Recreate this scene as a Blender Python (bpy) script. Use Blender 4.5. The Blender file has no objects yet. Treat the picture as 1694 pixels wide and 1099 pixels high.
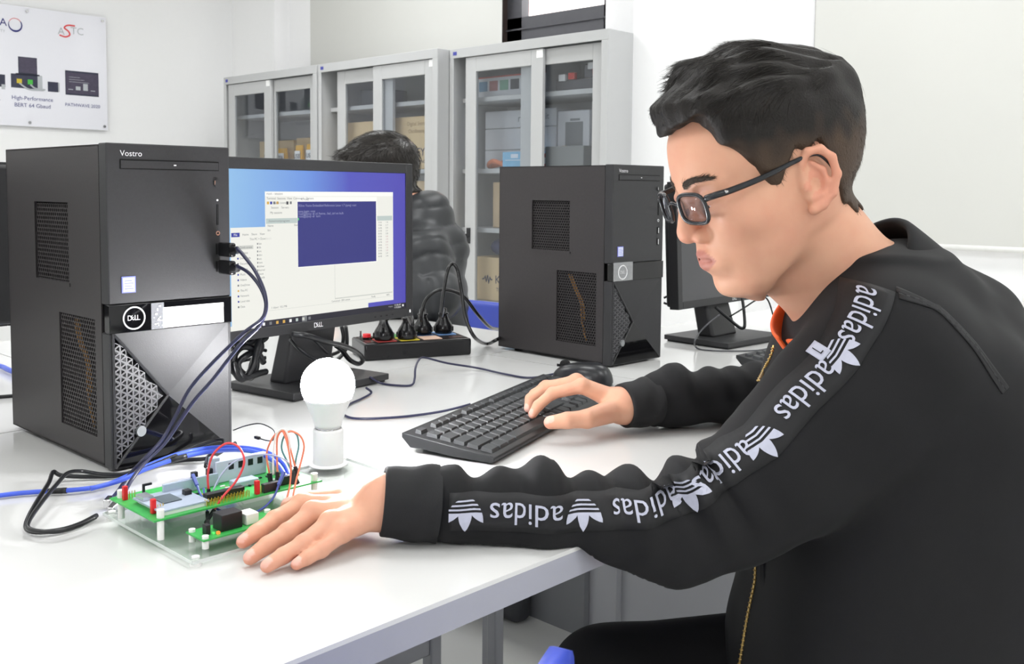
import bpy, bmesh, math, random
import numpy as np
from mathutils import Vector, Matrix
from mathutils.bvhtree import BVHTree
random.seed(7); RNG = np.random.default_rng(7)
S = bpy.context.scene
COL = S.collection
PI = math.pi

# ------------------------------------------------------------------ camera
cam_d = bpy.data.cameras.new('camera')
cam = bpy.data.objects.new('camera', cam_d)
COL.objects.link(cam)
S.camera = cam
cam_d.sensor_width = 36.0
cam_d.lens = 1630.0 / 1694.0 * 36.0
cam_d.shift_y = -120.5 / 1694.0
cam_d.clip_start = 0.02
FWD = Vector((0.7236, 0.6867, -0.0694)).normalized()
RGT = Vector((0.6888, -0.7249, 0.0086))
RGT = (RGT - FWD * RGT.dot(FWD)).normalized()
UPV = RGT.cross(FWD)
EYE = Vector((-0.6251, -0.5601, 1.0735))
cam.matrix_world = Matrix(((RGT.x, UPV.x, -FWD.x, EYE.x), (RGT.y, UPV.y, -FWD.y, EYE.y), (RGT.z, UPV.z, -FWD.z, EYE.z), (0, 0, 0, 1)))
cam_d.dof.use_dof = True
cam_d.dof.focus_distance = 1.15
cam_d.dof.aperture_fstop = 24.0

# ------------------------------------------------------------------ world, exposure
W = bpy.data.worlds.new('daylight')
S.world = W
W.use_nodes = True
bg = W.node_tree.nodes['Background']
bg.inputs[0].default_value = (1.0, 0.985, 0.97, 1)
bg.inputs[1].default_value = 5.0
S.view_settings.view_transform = 'Standard'
S.view_settings.look = 'None'
S.view_settings.gamma = 1.0
S.view_settings.exposure = 0.0
S.view_settings.use_curve_mapping = False
try:
    S.cycles.use_denoising = True
    S.cycles.max_bounces = 10
    S.cycles.diffuse_bounces = 6
    S.cycles.transparent_max_bounces = 16
    S.cycles.sample_clamp_indirect = 6.0
    S.cycles.caustics_reflective = False
    S.cycles.caustics_refractive = False
except Exception:
    pass

# ceiling panel lights (each sits in a fixture built further down)
CEIL = 2.95
LAMPS = [(-1.9, -1.7), (0.3, -1.7), (2.3, -1.7), (-1.9, 0.9), (0.3, 0.9), (2.3, 0.9), (-1.9, 3.6), (0.3, 3.6), (2.3, 3.6)]
LAMP_W = 13.8
for (lx, ly) in LAMPS:
    ld = bpy.data.lights.new('ceiling_panel_glow', 'AREA')
    ld.shape = 'RECTANGLE'; ld.size = 0.58; ld.size_y = 1.18
    ld.energy = LAMP_W
    ld.color = (0.975, 0.99, 1.0)
    lo = bpy.data.objects.new('ceiling_panel_glow', ld)
    COL.objects.link(lo)
    lo.location = (lx, ly, CEIL - 0.075)

# ------------------------------------------------------------------ helpers
def lin(c):
    if isinstance(c, str):
        c = c.lstrip('#'); c = [int(c[i:i + 2], 16) / 255 for i in (0, 2, 4)]
    return tuple(x / 12.92 if x <= 0.04045 else ((x + 0.055) / 1.055) ** 2.4 for x in c)

MATS = {}
def mat(name, col='#808080', rough=0.5, metal=0.0, var=0.06, scale=40.0, bump=0.0, bscale=None, spec=0.5, emit=0.0, trans=0.0, ior=1.45, alpha=1.0, coat=0.0, sss=0.0, sheen=0.0, col2=None):
    if name in MATS: return MATS[name]
    m = bpy.data.materials.new(name); m.use_nodes = True
    nt = m.node_tree; b = nt.nodes['Principled BSDF']
    c = lin(col)
    tc = nt.nodes.new('ShaderNodeTexCoord')
    nz = nt.nodes.new('ShaderNodeTexNoise'); nz.inputs['Scale'].default_value = scale; nz.inputs['Detail'].default_value = 4
    nt.links.new(tc.outputs['Object'], nz.inputs['Vector'])
    mx = nt.nodes.new('ShaderNodeMix'); mx.data_type = 'RGBA'
    mx.inputs[6].default_value = tuple(x * (1 - var) for x in c) + (1,)
    mx.inputs[7].default_value = tuple(min(1, x * (1 + var)) for x in c) + (1,)
    if col2: mx.inputs[6].default_value = lin(col) + (1,); mx.inputs[7].default_value = lin(col2) + (1,)
    nt.links.new(nz.outputs['Fac'], mx.inputs[0])
    nt.links.new(mx.outputs[2], b.inputs['Base Color'])
    b.inputs['Roughness'].default_value = rough
    b.inputs['Metallic'].default_value = metal
    b.inputs['Specular IOR Level'].default_value = spec
    b.inputs['IOR'].default_value = ior
    b.inputs['Transmission Weight'].default_value = trans
    b.inputs['Alpha'].default_value = alpha
    b.inputs['Coat Weight'].default_value = coat
    b.inputs['Sheen Weight'].default_value = sheen
    if sss:
        b.inputs['Subsurface Weight'].default_value = sss
        b.inputs['Subsurface Radius'].default_value = (0.012, 0.005, 0.003)
        b.inputs['Subsurface Scale'].default_value = 0.5
    if emit:
        b.inputs['Emission Color'].default_value = c + (1,)
        b.inputs['Emission Strength'].default_value = emit
    if bump:
        n2 = nt.nodes.new('ShaderNodeTexNoise'); n2.inputs['Scale'].default_value = bscale or scale * 4
        n2.inputs['Detail'].default_value = 3
        nt.links.new(tc.outputs['Object'], n2.inputs['Vector'])
        bp = nt.nodes.new('ShaderNodeBump'); bp.inputs['Strength'].default_value = bump; bp.inputs['Distance'].default_value = 0.001
        nt.links.new(n2.outputs['Fac'], bp.inputs['Height'])
        nt.links.new(bp.outputs['Normal'], b.inputs['Normal'])
    MATS[name] = m
    return m

class MB:
    """collects shapes, then links them as one mesh object"""
    def __init__(s): s.v = []; s.f = []; s.m = []; s.sm = []; s.cur = 0; s.smooth = False; s.X = None
    def add(s, vs, fs):
        o = len(s.v)
        if s.X is not None: vs = [tuple(s.X @ Vector(v)) for v in vs]
        s.v += [tuple(v) for v in vs]; s.f += [tuple(i + o for i in f) for f in fs]
        s.m += [s.cur] * len(fs); s.sm += [s.smooth] * len(fs)
        return s
    def mt(s, i): s.cur = i; return s
    def at(s, X): s.X = X; return s
    def box(s, x0, x1, y0, y1, z0, z1):
        return s.add([(x0, y0, z0), (x1, y0, z0), (x1, y1, z0), (x0, y1, z0), (x0, y0, z1), (x1, y0, z1), (x1, y1, z1), (x0, y1, z1)],
                     [(3, 2, 1, 0), (4, 5, 6, 7), (0, 1, 5, 4), (1, 2, 6, 5), (2, 3, 7, 6), (3, 0, 4, 7)])
    def prism(s, pts, a, b, axis=1):
        """polygon (p,q) extruded from a to b along the axis (0 x, 1 y, 2 z)"""
        n = len(pts)
        def pt(p, q, t): return (t, p, q) if axis == 0 else (p, t, q) if axis == 1 else (p, q, t)
        vs = [pt(p, q, a) for p, q in pts] + [pt(p, q, b) for p, q in pts]
        fs = [tuple(range(n)), tuple(range(2 * n - 1, n - 1, -1))] + [(i, i + n, (i + 1) % n + n, (i + 1) % n) for i in range(n)]
        return s.add(vs, fs)
    def cyl(s, p0, p1, r0, r1=None, n=16, caps=True):
        r1 = r0 if r1 is None else r1
        p0, p1 = Vector(p0), Vector(p1); d = (p1 - p0).normalized()
        u = d.orthogonal().normalized(); w = d.cross(u)
        vs = []
        for p, r in ((p0, r0), (p1, r1)):
            for i in range(n):
                a = 2 * PI * i / n; vs.append(p + u * (r * math.cos(a)) + w * (r * math.sin(a)))
        fs = [(i, (i + 1) % n, (i + 1) % n + n, i + n) for i in range(n)]
        if caps: fs += [tuple(range(n - 1, -1, -1)), tuple(range(n, 2 * n))]
        return s.add(vs, fs)
    def lathe(s, prof, c=(0, 0, 0), n=32, X=None):
        vs = []; fs = []
        for (r, z) in prof:
            for i in range(n):
                a = 2 * PI * i / n; v = Vector((r * math.cos(a), r * math.sin(a), z))
                if X is not None: v = X @ v
                vs.append(v + Vector(c))
        for k in range(len(prof) - 1):
            for i in range(n):
                fs.append((k * n + i, k * n + (i + 1) % n, (k + 1) * n + (i + 1) % n, (k + 1) * n + i))
        if prof[0][0] > 1e-6: fs.append(tuple(range(n - 1, -1, -1)))
        if prof[-1][0] > 1e-6: fs.append(tuple(range((len(prof) - 1) * n, len(prof) * n)))
        return s.add(vs, fs)
    def ball(s, c, r, n=16, m=10):
        rx, ry, rz = (r, r, r) if not hasattr(r, '__len__') else r
        vs = []; fs = []
        for j in range(m + 1):
            t = PI * j / m
            for i in range(n):
                a = 2 * PI * i / n
                vs.append((c[0] + rx * math.sin(t) * math.cos(a), c[1] + ry * math.sin(t) * math.sin(a), c[2] - rz * math.cos(t)))
        for j in range(m):
            for i in range(n):
                fs.append((j * n + i, j * n + (i + 1) % n, (j + 1) * n + (i + 1) % n, (j + 1) * n + i))
        return s.add(vs, fs)
    def tube(s, pts, r, n=8, sub=6, closed=False):
        pts = spline(pts, sub, closed); rad = r if hasattr(r, '__len__') else None
        N = len(pts); vs = []; fs = []; u = None
        for i, p in enumerate(pts):
            a = pts[(i - 1) % N] if (closed or i > 0) else p
            b = pts[(i + 1) % N] if (closed or i < N - 1) else p
            d = (b - a).normalized()
            u = d.orthogonal().normalized() if u is None else (u - d * u.dot(d)).normalized()
            w = d.cross(u)
            rr = r if rad is None else np.interp(i / (N - 1), np.linspace(0, 1, len(rad)), rad)
            for k in range(n):
                t = 2 * PI * k / n; vs.append(p + u * (rr * math.cos(t)) + w * (rr * math.sin(t)))
        for i in range(N if closed else N - 1):
            j = (i + 1) % N
            for k in range(n):
                fs.append((i * n + k, i * n + (k + 1) % n, j * n + (k + 1) % n, j * n + k))
        if not closed: fs += [tuple(range(n - 1, -1, -1)), tuple(range((N - 1) * n, N * n))]
        return s.add(vs, fs)
    def quad(s, a, b, c, d): return s.add([a, b, c, d], [(0, 1, 2, 3)])
    def text(s, txt, o, xd, yd, size, nrm=None, depth=0.0, align='CENTER', off=0.0004, spacing=1.0, warp=None):
        """writing laid on a face: o = anchor, xd/yd = directions of reading and of letter height"""
        vs, fs = glyphs(txt, align, spacing)
        o, xd, yd = Vector(o), Vector(xd).normalized(), Vector(yd).normalized()
        nv = xd.cross(yd)
        out = [o + xd * (x * size) + yd * (y * size) + nv * off for x, y in vs]
        return s.add(out, fs)
    def build(s, name, mats, parent=None, bevel=0.0, seg=2, smooth=None, loc=None, rot=None, solid=0.0):
        me = bpy.data.meshes.new(name)
        me.from_pydata([tuple(v) for v in s.v], [], s.f)
        if not isinstance(mats, (list, tuple)): mats = [mats]
        for m in mats: me.materials.append(m)
        me.polygons.foreach_set('material_index', s.m)
        me.polygons.foreach_set('use_smooth', [bool(x) if smooth is None else smooth for x in s.sm])
        me.update()
        o = bpy.data.objects.new(name, me); COL.objects.link(o)
        if parent is not None: o.parent = parent
        if loc is not None: o.location = loc
        if rot is not None: o.rotation_euler = rot
        if solid:
            md = o.modifiers.new('thickness', 'SOLIDIFY'); md.thickness = solid; md.offset = 0
        if bevel:
            md = o.modifiers.new('edges', 'BEVEL'); md.width = bevel; md.segments = seg; md.limit_method = 'ANGLE'; md.angle_limit = 0.7
            md.harden_normals = False
            if smooth is None or smooth:
                me.polygons.foreach_set('use_smooth', [True] * len(me.polygons))
                try: me.set_sharp_from_angle(angle=0.6)
                except Exception: pass
        return o

_G = {}
def glyphs(txt, align, spacing):
    k = (txt, align, spacing)
    if k in _G: return _G[k]
    cu = bpy.data.curves.new('lettering_source', 'FONT')
    cu.body = txt; cu.align_x = align; cu.align_y = 'CENTER'; cu.size = 1.0; cu.space_character = spacing; cu.resolution_u = 3
    ob = bpy.data.objects.new('lettering_source', cu); COL.objects.link(ob)
    dg = bpy.context.evaluated_depsgraph_get(); dg.update()
    me = bpy.data.meshes.new_from_object(ob.evaluated_get(dg))
    vs = [(v.co.x, v.co.y) for v in me.vertices]; fs = [tuple(p.vertices) for p in me.polygons]
    bpy.data.objects.remove(ob); bpy.data.curves.remove(cu); bpy.data.meshes.remove(me)
    _G[k] = (vs, fs)
    return _G[k]

def spline(pts, sub=6, closed=False):
    P = [Vector(p) for p in pts]; n = len(P)
    if n < 3 or sub <= 1: return P
    out = []
    for i in range(n if closed else n - 1):
        p0 = P[(i - 1) % n] if (closed or i > 0) else P[i] * 2 - P[i + 1]
        p1, p2 = P[i], P[(i + 1) % n]
        p3 = P[(i + 2) % n] if (closed or i < n - 2) else P[i + 1] * 2 - P[i]
        for k in range(sub):
            t = k / sub; t2 = t * t; t3 = t2 * t
            out.append(0.5 * ((2 * p1) + (p2 - p0) * t + (2 * p0 - 5 * p1 + 4 * p2 - p3) * t2 + (3 * p1 - p0 - 3 * p2 + p3) * t3))
    if not closed: out.append(P[-1])
    return out

def tag(o, label, cat, group=None):
    o['label'] = label; o['category'] = cat
    if group: o['group'] = group
    return o
def thing(name, label, cat, loc=(0, 0, 0), rz=0.0, group=None):
    o = bpy.data.objects.new(name, None); COL.objects.link(o)
    o.location = loc; o.rotation_euler = (0, 0, rz); o.empty_display_size = 0.05
    return tag(o, label, cat, group)
def struct(o): o['kind'] = 'structure'; return o
def dup(root, loc, rz, label, group=None):
    """a copy of a thing with copies of its parts and sub-parts"""
    r = root.copy(); COL.objects.link(r); r.location = loc; r.rotation_euler = (0, 0, rz); r['label'] = label
    if group: r['group'] = group
    for ch in list(root.children):
        c = ch.copy(); COL.objects.link(c); c.parent = r
        for g in list(ch.children):
            d = g.copy(); COL.objects.link(d); d.parent = c
    return r
def rot2(p, a): return (p[0] * math.cos(a) - p[1] * math.sin(a), p[0] * math.sin(a) + p[1] * math.cos(a))
T = 0.75      # table top height
# ------------------------------------------------------------------ materials
m_wall = mat('white_wall_paint', '#f5f5f6', 0.85, bump=0.05, bscale=300, var=0.01)
m_ceil = mat('ceiling_paint', '#f2f2f0', 0.9, var=0.01)
m_floor = mat('cream_floor_tile', '#ebebe5', 0.35, var=0.03, scale=6)
m_blind = mat('roller_blind_cloth', '#d3d3cf', 0.9, bump=0.05, bscale=400, var=0.012, scale=3)
m_frame = mat('dark_window_frame', '#55555a', 0.45, var=0.08)
m_jamb = mat('brown_window_jamb', '#453a37', 0.5)
def thin_glass(name, tint='#ffffff', refl=0.05, rough=0.0):
    """a clear sheet: lets light straight through, mirrors more at a grazing angle"""
    m = bpy.data.materials.new(name); m.use_nodes = True; nt = m.node_tree; nt.nodes.clear()
    N = nt.nodes.new; K = nt.links.new
    out = N('ShaderNodeOutputMaterial'); mix = N('ShaderNodeMixShader'); tr = N('ShaderNodeBsdfTransparent'); gl = N('ShaderNodeBsdfGlossy')
    nz = N('ShaderNodeTexNoise'); nz.inputs['Scale'].default_value = 3.0
    mr = N('ShaderNodeMapRange'); mr.inputs[3].default_value = rough; mr.inputs[4].default_value = rough + 0.02
    K(nz.outputs['Fac'], mr.inputs[0]); K(mr.outputs[0], gl.inputs['Roughness'])
    tr.inputs[0].default_value = lin(tint) + (1,)
    lw = N('ShaderNodeLayerWeight'); lw.inputs['Blend'].default_value = 0.5
    pw = N('ShaderNodeMath'); pw.operation = 'POWER'; pw.inputs[1].default_value = 5.0
    mu = N('ShaderNodeMath'); mu.operation = 'MULTIPLY_ADD'; mu.inputs[1].default_value = 0.75; mu.inputs[2].default_value = refl * 0.6
    K(lw.outputs['Facing'], pw.inputs[0]); K(pw.outputs[0], mu.inputs[0])
    K(mu.outputs[0], mix.inputs[0]); K(tr.outputs[0], mix.inputs[1]); K(gl.outputs[0], mix.inputs[2]); K(mix.outputs[0], out.inputs[0])
    return m
m_glass = thin_glass('clear_glass')
m_top = mat('white_laminate', '#dcdcdb', 0.11, var=0.01, scale=5, bump=0.01, bscale=200)
m_edge = mat('grey_table_edge', '#a4a5b0', 0.35, var=0.03)
m_leg = mat('grey_painted_steel', '#8f9095', 0.4, metal=0.2, var=0.04)
m_pan = mat('grey_modesty_panel', '#b4b5b9', 0.6, var=0.04, scale=8)
m_pand = mat('dark_grey_panel', '#818286', 0.6, var=0.06, scale=8)
m_cab = mat('cabinet_grey_enamel', '#bdbebf', 0.35, var=0.02, scale=8)
m_cabi = mat('cabinet_inner_grey', '#d2d4d6', 0.5, var=0.03)
m_black = mat('black_plastic', '#2e2e30', 0.45, var=0.15, scale=300, bump=0.12, bscale=900)
m_gloss = mat('gloss_black_plastic', '#0b0b0d', 0.06, var=0.1)
m_dark = mat('dark_void', '#060607', 0.8)
m_steel = mat('dark_painted_steel', '#3d3a3b', 0.45, var=0.12, scale=250, bump=0.12, bscale=700, metal=0.3)
m_white = mat('white_plastic', '#f1f1f1', 0.35, var=0.01)
m_lamp = mat('lamp_diffuser', '#ffffff', 0.5, emit=3.0, var=0.0)
m_chrome = mat('chrome', '#d8d8da', 0.15, metal=1.0)
m_print = mat('white_print', '#e8e8ea', 0.5)
m_blue = mat('blue_chair_plastic', '#4458c8', 0.35, var=0.03)
m_bluesheen = m_blue
m_card = mat('cardboard', '#d6bd95', 0.85, var=0.06, scale=20)
m_navy = mat('navy_print', '#2f3150', 0.6)
m_yel = mat('yellow_packaging', '#efb73c', 0.5)
m_paper = mat('white_paper', '#f6f6f6', 0.7)
m_foil = mat('clear_film', '#d8dadc', 0.12, alpha=0.28)

# ------------------------------------------------------------------ room shell
X0, X1, Y0, Y1 = -3.2, 3.38, -3.4, 5.97
def wallbox(name, *b):
    return struct(MB().box(*b).build(name, m_wall))
struct(MB().box(X0, X1 + 0.2, Y0, Y1, -0.1, 0).build('floor', m_floor))
struct(MB().box(X0, X1 + 0.2, Y0, Y1, CEIL, CEIL + 0.1).build('ceiling', m_ceil))
wallbox('wall_left', X0, X1 + 0.2, Y1, Y1 + 0.12, 0, CEIL)
wallbox('wall_behind', X0 - 0.12, X0, Y0, Y1, 0, CEIL)
wallbox('wall_right', X0, X1 + 0.2, Y0 - 0.12, Y0, 0, CEIL)
# window wall with two openings (y 2.58..5.12 and -1.0..1.46, z 0.86..2.7)
WY = [(2.6, 5.14), (-1.05, 1.45)]
wb = MB()
wb.box(X1, X1 + 0.2, Y0, WY[1][0], 0, CEIL)
wb.box(X1, X1 + 0.2, WY[1][1], WY[0][0], 0, CEIL)
wb.box(X1, X1 + 0.2, WY[0][1], Y1, 0, CEIL)
for a, b in WY:
    wb.box(X1, X1 + 0.2, a, b, 0, 0.86); wb.box(X1, X1 + 0.2, a, b, 2.7, CEIL)
struct(wb.build('wall_window', m_wall))
# pilasters
struct(MB().box(3.08, X1, 1.62, 2.2, 0, CEIL).build('wall_pilaster', m_wall))
struct(MB().box(3.26, X1, 5.42, Y1, 0, CEIL).build('wall_corner', m_wall))
bb = MB()
bb.box(X1 - 0.012, X1, WY[1][0] - 2.3, 1.62, 0, 0.09)
struct(bb.build('baseboard_window', m_pan))
# windows
def window(n, a, b, sill, mull):
    w = MB()
    x0, x1 = X1 + 0.05, X1 + 0.11
    w.mt(1); w.box(x0 - 0.02, x1, b - 0.05, b, 0.86, 2.7); w.mt(0)
    w.box(x0, x1, a, a + 0.05, 0.86, 2.7)
    w.box(x0, x1, a, b, 0.86, 0.94); w.box(x0, x1, a, b, 2.62, 2.7)
    w.box(x0, x1, a, b, sill - 0.30, sill)
    for y in mull:
        w.box(x0, x1, y - 0.09, y + 0.03, 0.86, 2.7); w.mt(1).box(x0 - 0.03, x1, y + 0.02, y + 0.14, 0.86, 2.7).mt(0)
    w.box(x0 - 0.012, x0, a, b, sill - 0.07, sill - 0.062)
    o = struct(w.build('window_%d' % n, [m_frame, m_jamb]))
    g = MB().box(x0 + 0.02, x0 + 0.026, a + 0.03, b - 0.03, 0.92, 2.64).build('glass_pane', m_glass, o)
window(1, WY[0][0], WY[0][1], 2.035, (3.32,))
window(2, WY[1][0], WY[1][1], 1.9, (0.2,))
# a pale red roofed facade outside, seen through the upper pane
fac = MB(); fac.box(9.0, 9.2, 4.5, 12.0, 0, 12)
fac.mt(1)
for k in range(5): fac.box(8.94, 9.0, 5.2 + k * 1.3, 5.75 + k * 1.3, 3.4, 6.0)
o = fac.build('house_facade', [mat('pale_render', '#fbf3ee', 0.9), mat('faded_red_render', '#e9b9ac', 0.9)])
tag(o, 'pale house front with faded red bands seen through the window pane', 'building'); 
# dark jamb of the open window part
# roller blinds
def blind(y0, y1, zb, x, label):
    t = thing('roller_blind', label, 'blind', (x, y0, zb))
    w = y1 - y0
    b = MB(); n = 24
    vs = []; fs = []
    zt = 2.84 - zb
    b.box(0, 0.002, 0, w, 0.012, zt - 0.03)
    b.build('blind_cloth', m_blind, t)
    MB().cyl((0.001, -0.005, 0.006), (0.001, w + 0.005, 0.006), 0.011, n=14).build('bottom_bar', mat('blind_bar', '#e9e9e6', 0.4), t, smooth=True)
    MB().cyl((0.0, -0.01, zt - 0.03), (0.0, w + 0.01, zt - 0.03), 0.03, n=18).build('roller_tube', m_white, t, smooth=True)
blind(3.30, 5.115, 0.86, X1 - 0.035, 'pale grey roller blind pulled down behind the left and middle glass cabinets')
blind(-1.0, 1.44, 0.862, X1 - 0.035, 'wide pale grey roller blind pulled down behind the man in the black jacket')
# dark strip beside the second blind: the exposed window jamb
struct(MB().box(X1 - 0.012, X1 + 0.06, 1.441, 1.453, 0.86, 2.7).build('trim_1', m_jamb))
struct(MB().box(X1 - 0.02, X1, -0.6, 0.60, 0.645, 0.668).build('trim_2', m_edge))
# ceiling fixtures
for i, (lx, ly) in enumerate(LAMPS):
    t = thing('ceiling_light', 'flat white ceiling light panel', 'ceiling light', (lx, ly, CEIL), 0, 'ceiling light panels')
    f = MB()
    f.box(-0.31, 0.31, -0.61, 0.61, -0.02, 0.0)
    f.box(-0.31, -0.295, -0.61, 0.61, -0.06, -0.02); f.box(0.295, 0.31, -0.61, 0.61, -0.06, -0.02)
    f.box(-0.295, 0.295, -0.61, -0.595, -0.06, -0.02); f.box(-0.295, 0.295, 0.595, 0.61, -0.06, -0.02)
    f.build('frame', m_white, t)
    MB().box(-0.294, 0.294, -0.594, 0.594, -0.045, -0.03).build('diffuser', m_lamp, t)

# ------------------------------------------------------------------ poster on the left wall
def poster():
    W_, H_ = 1.5, 0.74
    t = thing('poster', 'white acrylic poster board with product pictures on the left wall', 'poster', (2.305, Y1 - 0.03, 1.45))
    MB().box(-W_, 0, -0.004, 0.004, 0, H_).build('board', mat('poster_acrylic', '#eeeef6', 0.12, var=0.01), t, bevel=0.002)
    for x in (-0.025, -0.5, -1.0, -1.475):
        for z in (0.025, H_ - 0.025):
            MB().cyl((x, 0.0285, z), (x, -0.012, z), 0.009, n=12).build('standoff_screw', m_chrome, t, smooth=False)
    y = -0.0046
    ink = [mat('ink_dark', '#34364a', 0.4), mat('ink_screen', '#4a4458', 0.3, var=0.3, scale=60), mat('ink_blue', '#2d2f7a', 0.5), mat('ink_red', '#e5484a', 0.5), mat('ink_grey', '#b9bdc2', 0.5), mat('ink_yellow', '#d8c23c', 0.5), mat('ink_green', '#4fbf4a', 0.5), mat('ink_caption', '#3f4384', 0.5)]
    p = MB()
    xd, zd = (1, 0, 0), (0, 0, 1)
    D = lambda m, x0, x1, z0, z1, k=0: p.mt(m).box(x0, x1, y - 0.0006 * k, y + 0.001, z0, z1)
    D(0, -0.273, -0.057, 0.216, 0.372); D(1, -0.268, -0.062, 0.226, 0.360, 1)
    for i in range(4): D(4, -0.255 + 0.048 * i, -0.225 + 0.048 * i, 0.25, 0.254 + 0.02 * (i % 3), 2)
    for i in range(3): D(4, -0.25, -0.12 - 0.03 * i, 0.30 + 0.015 * i, 0.302 + 0.015 * i, 2)
    D(0, -0.559, -0.446, 0.325, 0.430); D(1, -0.553, -0.452, 0.332, 0.424, 1); D(0, -0.575, -0.432, 0.318, 0.327)
    D(0, -0.604, -0.445, 0.236, 0.322); D(4, -0.445, -0.416, 0.238, 0.322); D(0, -0.383, -0.318, 0.227, 0.290); D(4, -0.318, -0.309, 0.229, 0.288)
    D(5, -0.570, -0.540, 0.265, 0.292, 2); D(6, -0.505, -0.475, 0.263, 0.292, 2)
    p.mt(4); p.tube([(-0.555, y - 0.002, 0.265), (-0.50, y - 0.002, 0.232), (-0.41, y - 0.002, 0.232)], 0.005, 6, 4); p.tube([(-0.49, y - 0.002, 0.262), (-0.46, y - 0.002, 0.24), (-0.40, y - 0.002, 0.236)], 0.005, 6, 4)
    D(0, -0.72, -0.638, 0.235, 0.31); D(4, -0.66, -0.64, 0.22, 0.25, 1)
    p.mt(7)
    p.text('High-Performance', (-0.478, y, 0.174), xd, zd, 0.034, off=0.0008)
    p.text('BERT 64 Gbaud', (-0.478, y, 0.130), xd, zd, 0.034, off=0.0008)
    p.text('PATHWAVE 2020', (-0.164, y, 0.152), xd, zd, 0.030, off=0.0008)
    p.text('Analyzer', (-0.73, y, 0.150), xd, zd, 0.034, off=0.0008)
    # university logo: letters and a ring
    p.mt(2).text('A', (-0.641, y, 0.628), xd, zd, 0.066, off=0.0008); p.text('IK', (-0.712, y, 0.622), xd, zd, 0.066, off=0.0008)
    p.mt(4).text('UNIVERSITY', (-0.695, y, 0.575), xd, zd, 0.024, off=0.0008)
    p.mt(2); p.tube([(-0.571 + 0.039 * math.cos(a), y - 0.001, 0.622 + 0.039 * math.sin(a)) for a in np.linspace(PI * 0.85, PI * 2.2, 24)], [0.001, 0.006, 0.003], 6, 1)
    p.mt(3); p.tube([(-0.571 + 0.039 * math.cos(a), y - 0.001, 0.622 + 0.039 * math.sin(a)) for a in np.linspace(PI * 0.2, PI * 0.85, 14)], 0.0016, 6, 1)
    p.mt(4).text('A', (-0.292, y, 0.615), xd, zd, 0.065, off=0.0008); p.text('TC', (-0.190, y, 0.626), xd, zd, 0.065, off=0.0008)
    p.mt(3); p.tube([(-0.205, y - 0.0012, 0.660), (-0.249, y - 0.0012, 0.659), (-0.272, y - 0.0012, 0.641), (-0.246, y - 0.0012, 0.621), (-0.239, y - 0.0012, 0.598), (-0.266, y - 0.0012, 0.584), (-0.303, y - 0.0012, 0.591)], 0.0045, 6, 6)
    p.build('printed_artwork', ink, t)
poster()
# ------------------------------------------------------------------ tables
def table(x0, x1, y0, y1, label, legs):
    t = thing('lab_table', label, 'table', (x0, y0, 0), 0, 'white lab tables pushed together')
    w, d = x1 - x0, y1 - y0
    tp = MB(); tp.box(0, w, 0, d, T - 0.004, T); tp.build('table_top', m_top, t)
    MB().box(0, w, 0, d, T - 0.028, T - 0.0041).build('edge_band', m_edge, t)
    for (lx, ly) in legs:
        MB().box(lx - 0.012, lx + 0.012, ly - 0.012, ly + 0.012, 0, T - 0.028).build('leg', m_leg, t, bevel=0.003)
    MB().box(0.06, w - 0.06, d * 0.5 - 0.02, d * 0.5 + 0.02, T - 0.075, T - 0.028).build('rail', m_leg, t)
    return t
tA = table(-1.10, 0.742, 0.0, 0.80, 'white lab table with the circuit board, lit bulb and first keyboard on it', [(0.06, 0.06), (1.817, 0.05), (1.57, 0.66), (0.06, 0.75), (1.817, 0.75)])
MB().box(1.10, 1.56, 0.652, 0.668, 0.285, 0.315).build('stretcher', m_leg, tA, bevel=0.003)
tB = table(0.7445, 2.6, 0.0, 0.80, 'white lab table under the second tower and the switched off monitor', [(0.6, 0.06), (1.79, 0.06), (0.6, 0.74), (1.79, 0.74)])
tC = table(-1.55, 0.063, 0.8025, 1.62, 'white lab table at the left behind the first black tower', [(0.06, 0.06), (1.55, 0.06), (0.06, 0.75), (1.55, 0.75)])
tD = table(0.0655, 0.99, 0.8025, 1.62, 'white lab table carrying the power strip in front of the man in the puffer jacket', [(0.06, 0.06), (0.75, 0.06), (0.06, 0.75), (0.5, 0.75)])
# grey screens on the floor beyond the tables
def screen_panel(x, y0, y1, z1, m, label):
    t = thing('floor_screen', label, 'screen', (x, y0, 0))
    MB().box(0, 0.02, 0, y1 - y0, 0.0, z1).build('panel', m, t)
    MB().box(0.0, 0.02, 0, y1 - y0, z1, z1 + 0.012).build('top_cap', m_leg, t)
screen_panel(1.212, 0.15, 0.845, 0.36, m_pan, 'light grey low screen panel under the second table beyond the chair')
screen_panel(1.191, 0.815, 0.925, 0.36, m_pan, 'narrow grey low screen panel between the light and the dark panel under the tables')
screen_panel(1.17, 0.895, 1.22, 0.36, m_pand, 'dark grey low screen panel under the tables beside the table leg')
# dark rounded bag by the table leg
bg_ = MB(); bg_.prism([(1.05, 0.0), (1.30, 0.0), (1.30, 0.10), (1.29, 0.13), (1.27, 0.14), (1.08, 0.14), (1.055, 0.13), (1.05, 0.11)], 1.10, 1.16, 0)
tag(bg_.build('bag', mat('black_bag_cloth', '#3c3d41', 0.7, bump=0.2), bevel=0.03, seg=4), 'dark rounded bag standing on the floor behind the table leg', 'bag')

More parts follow.
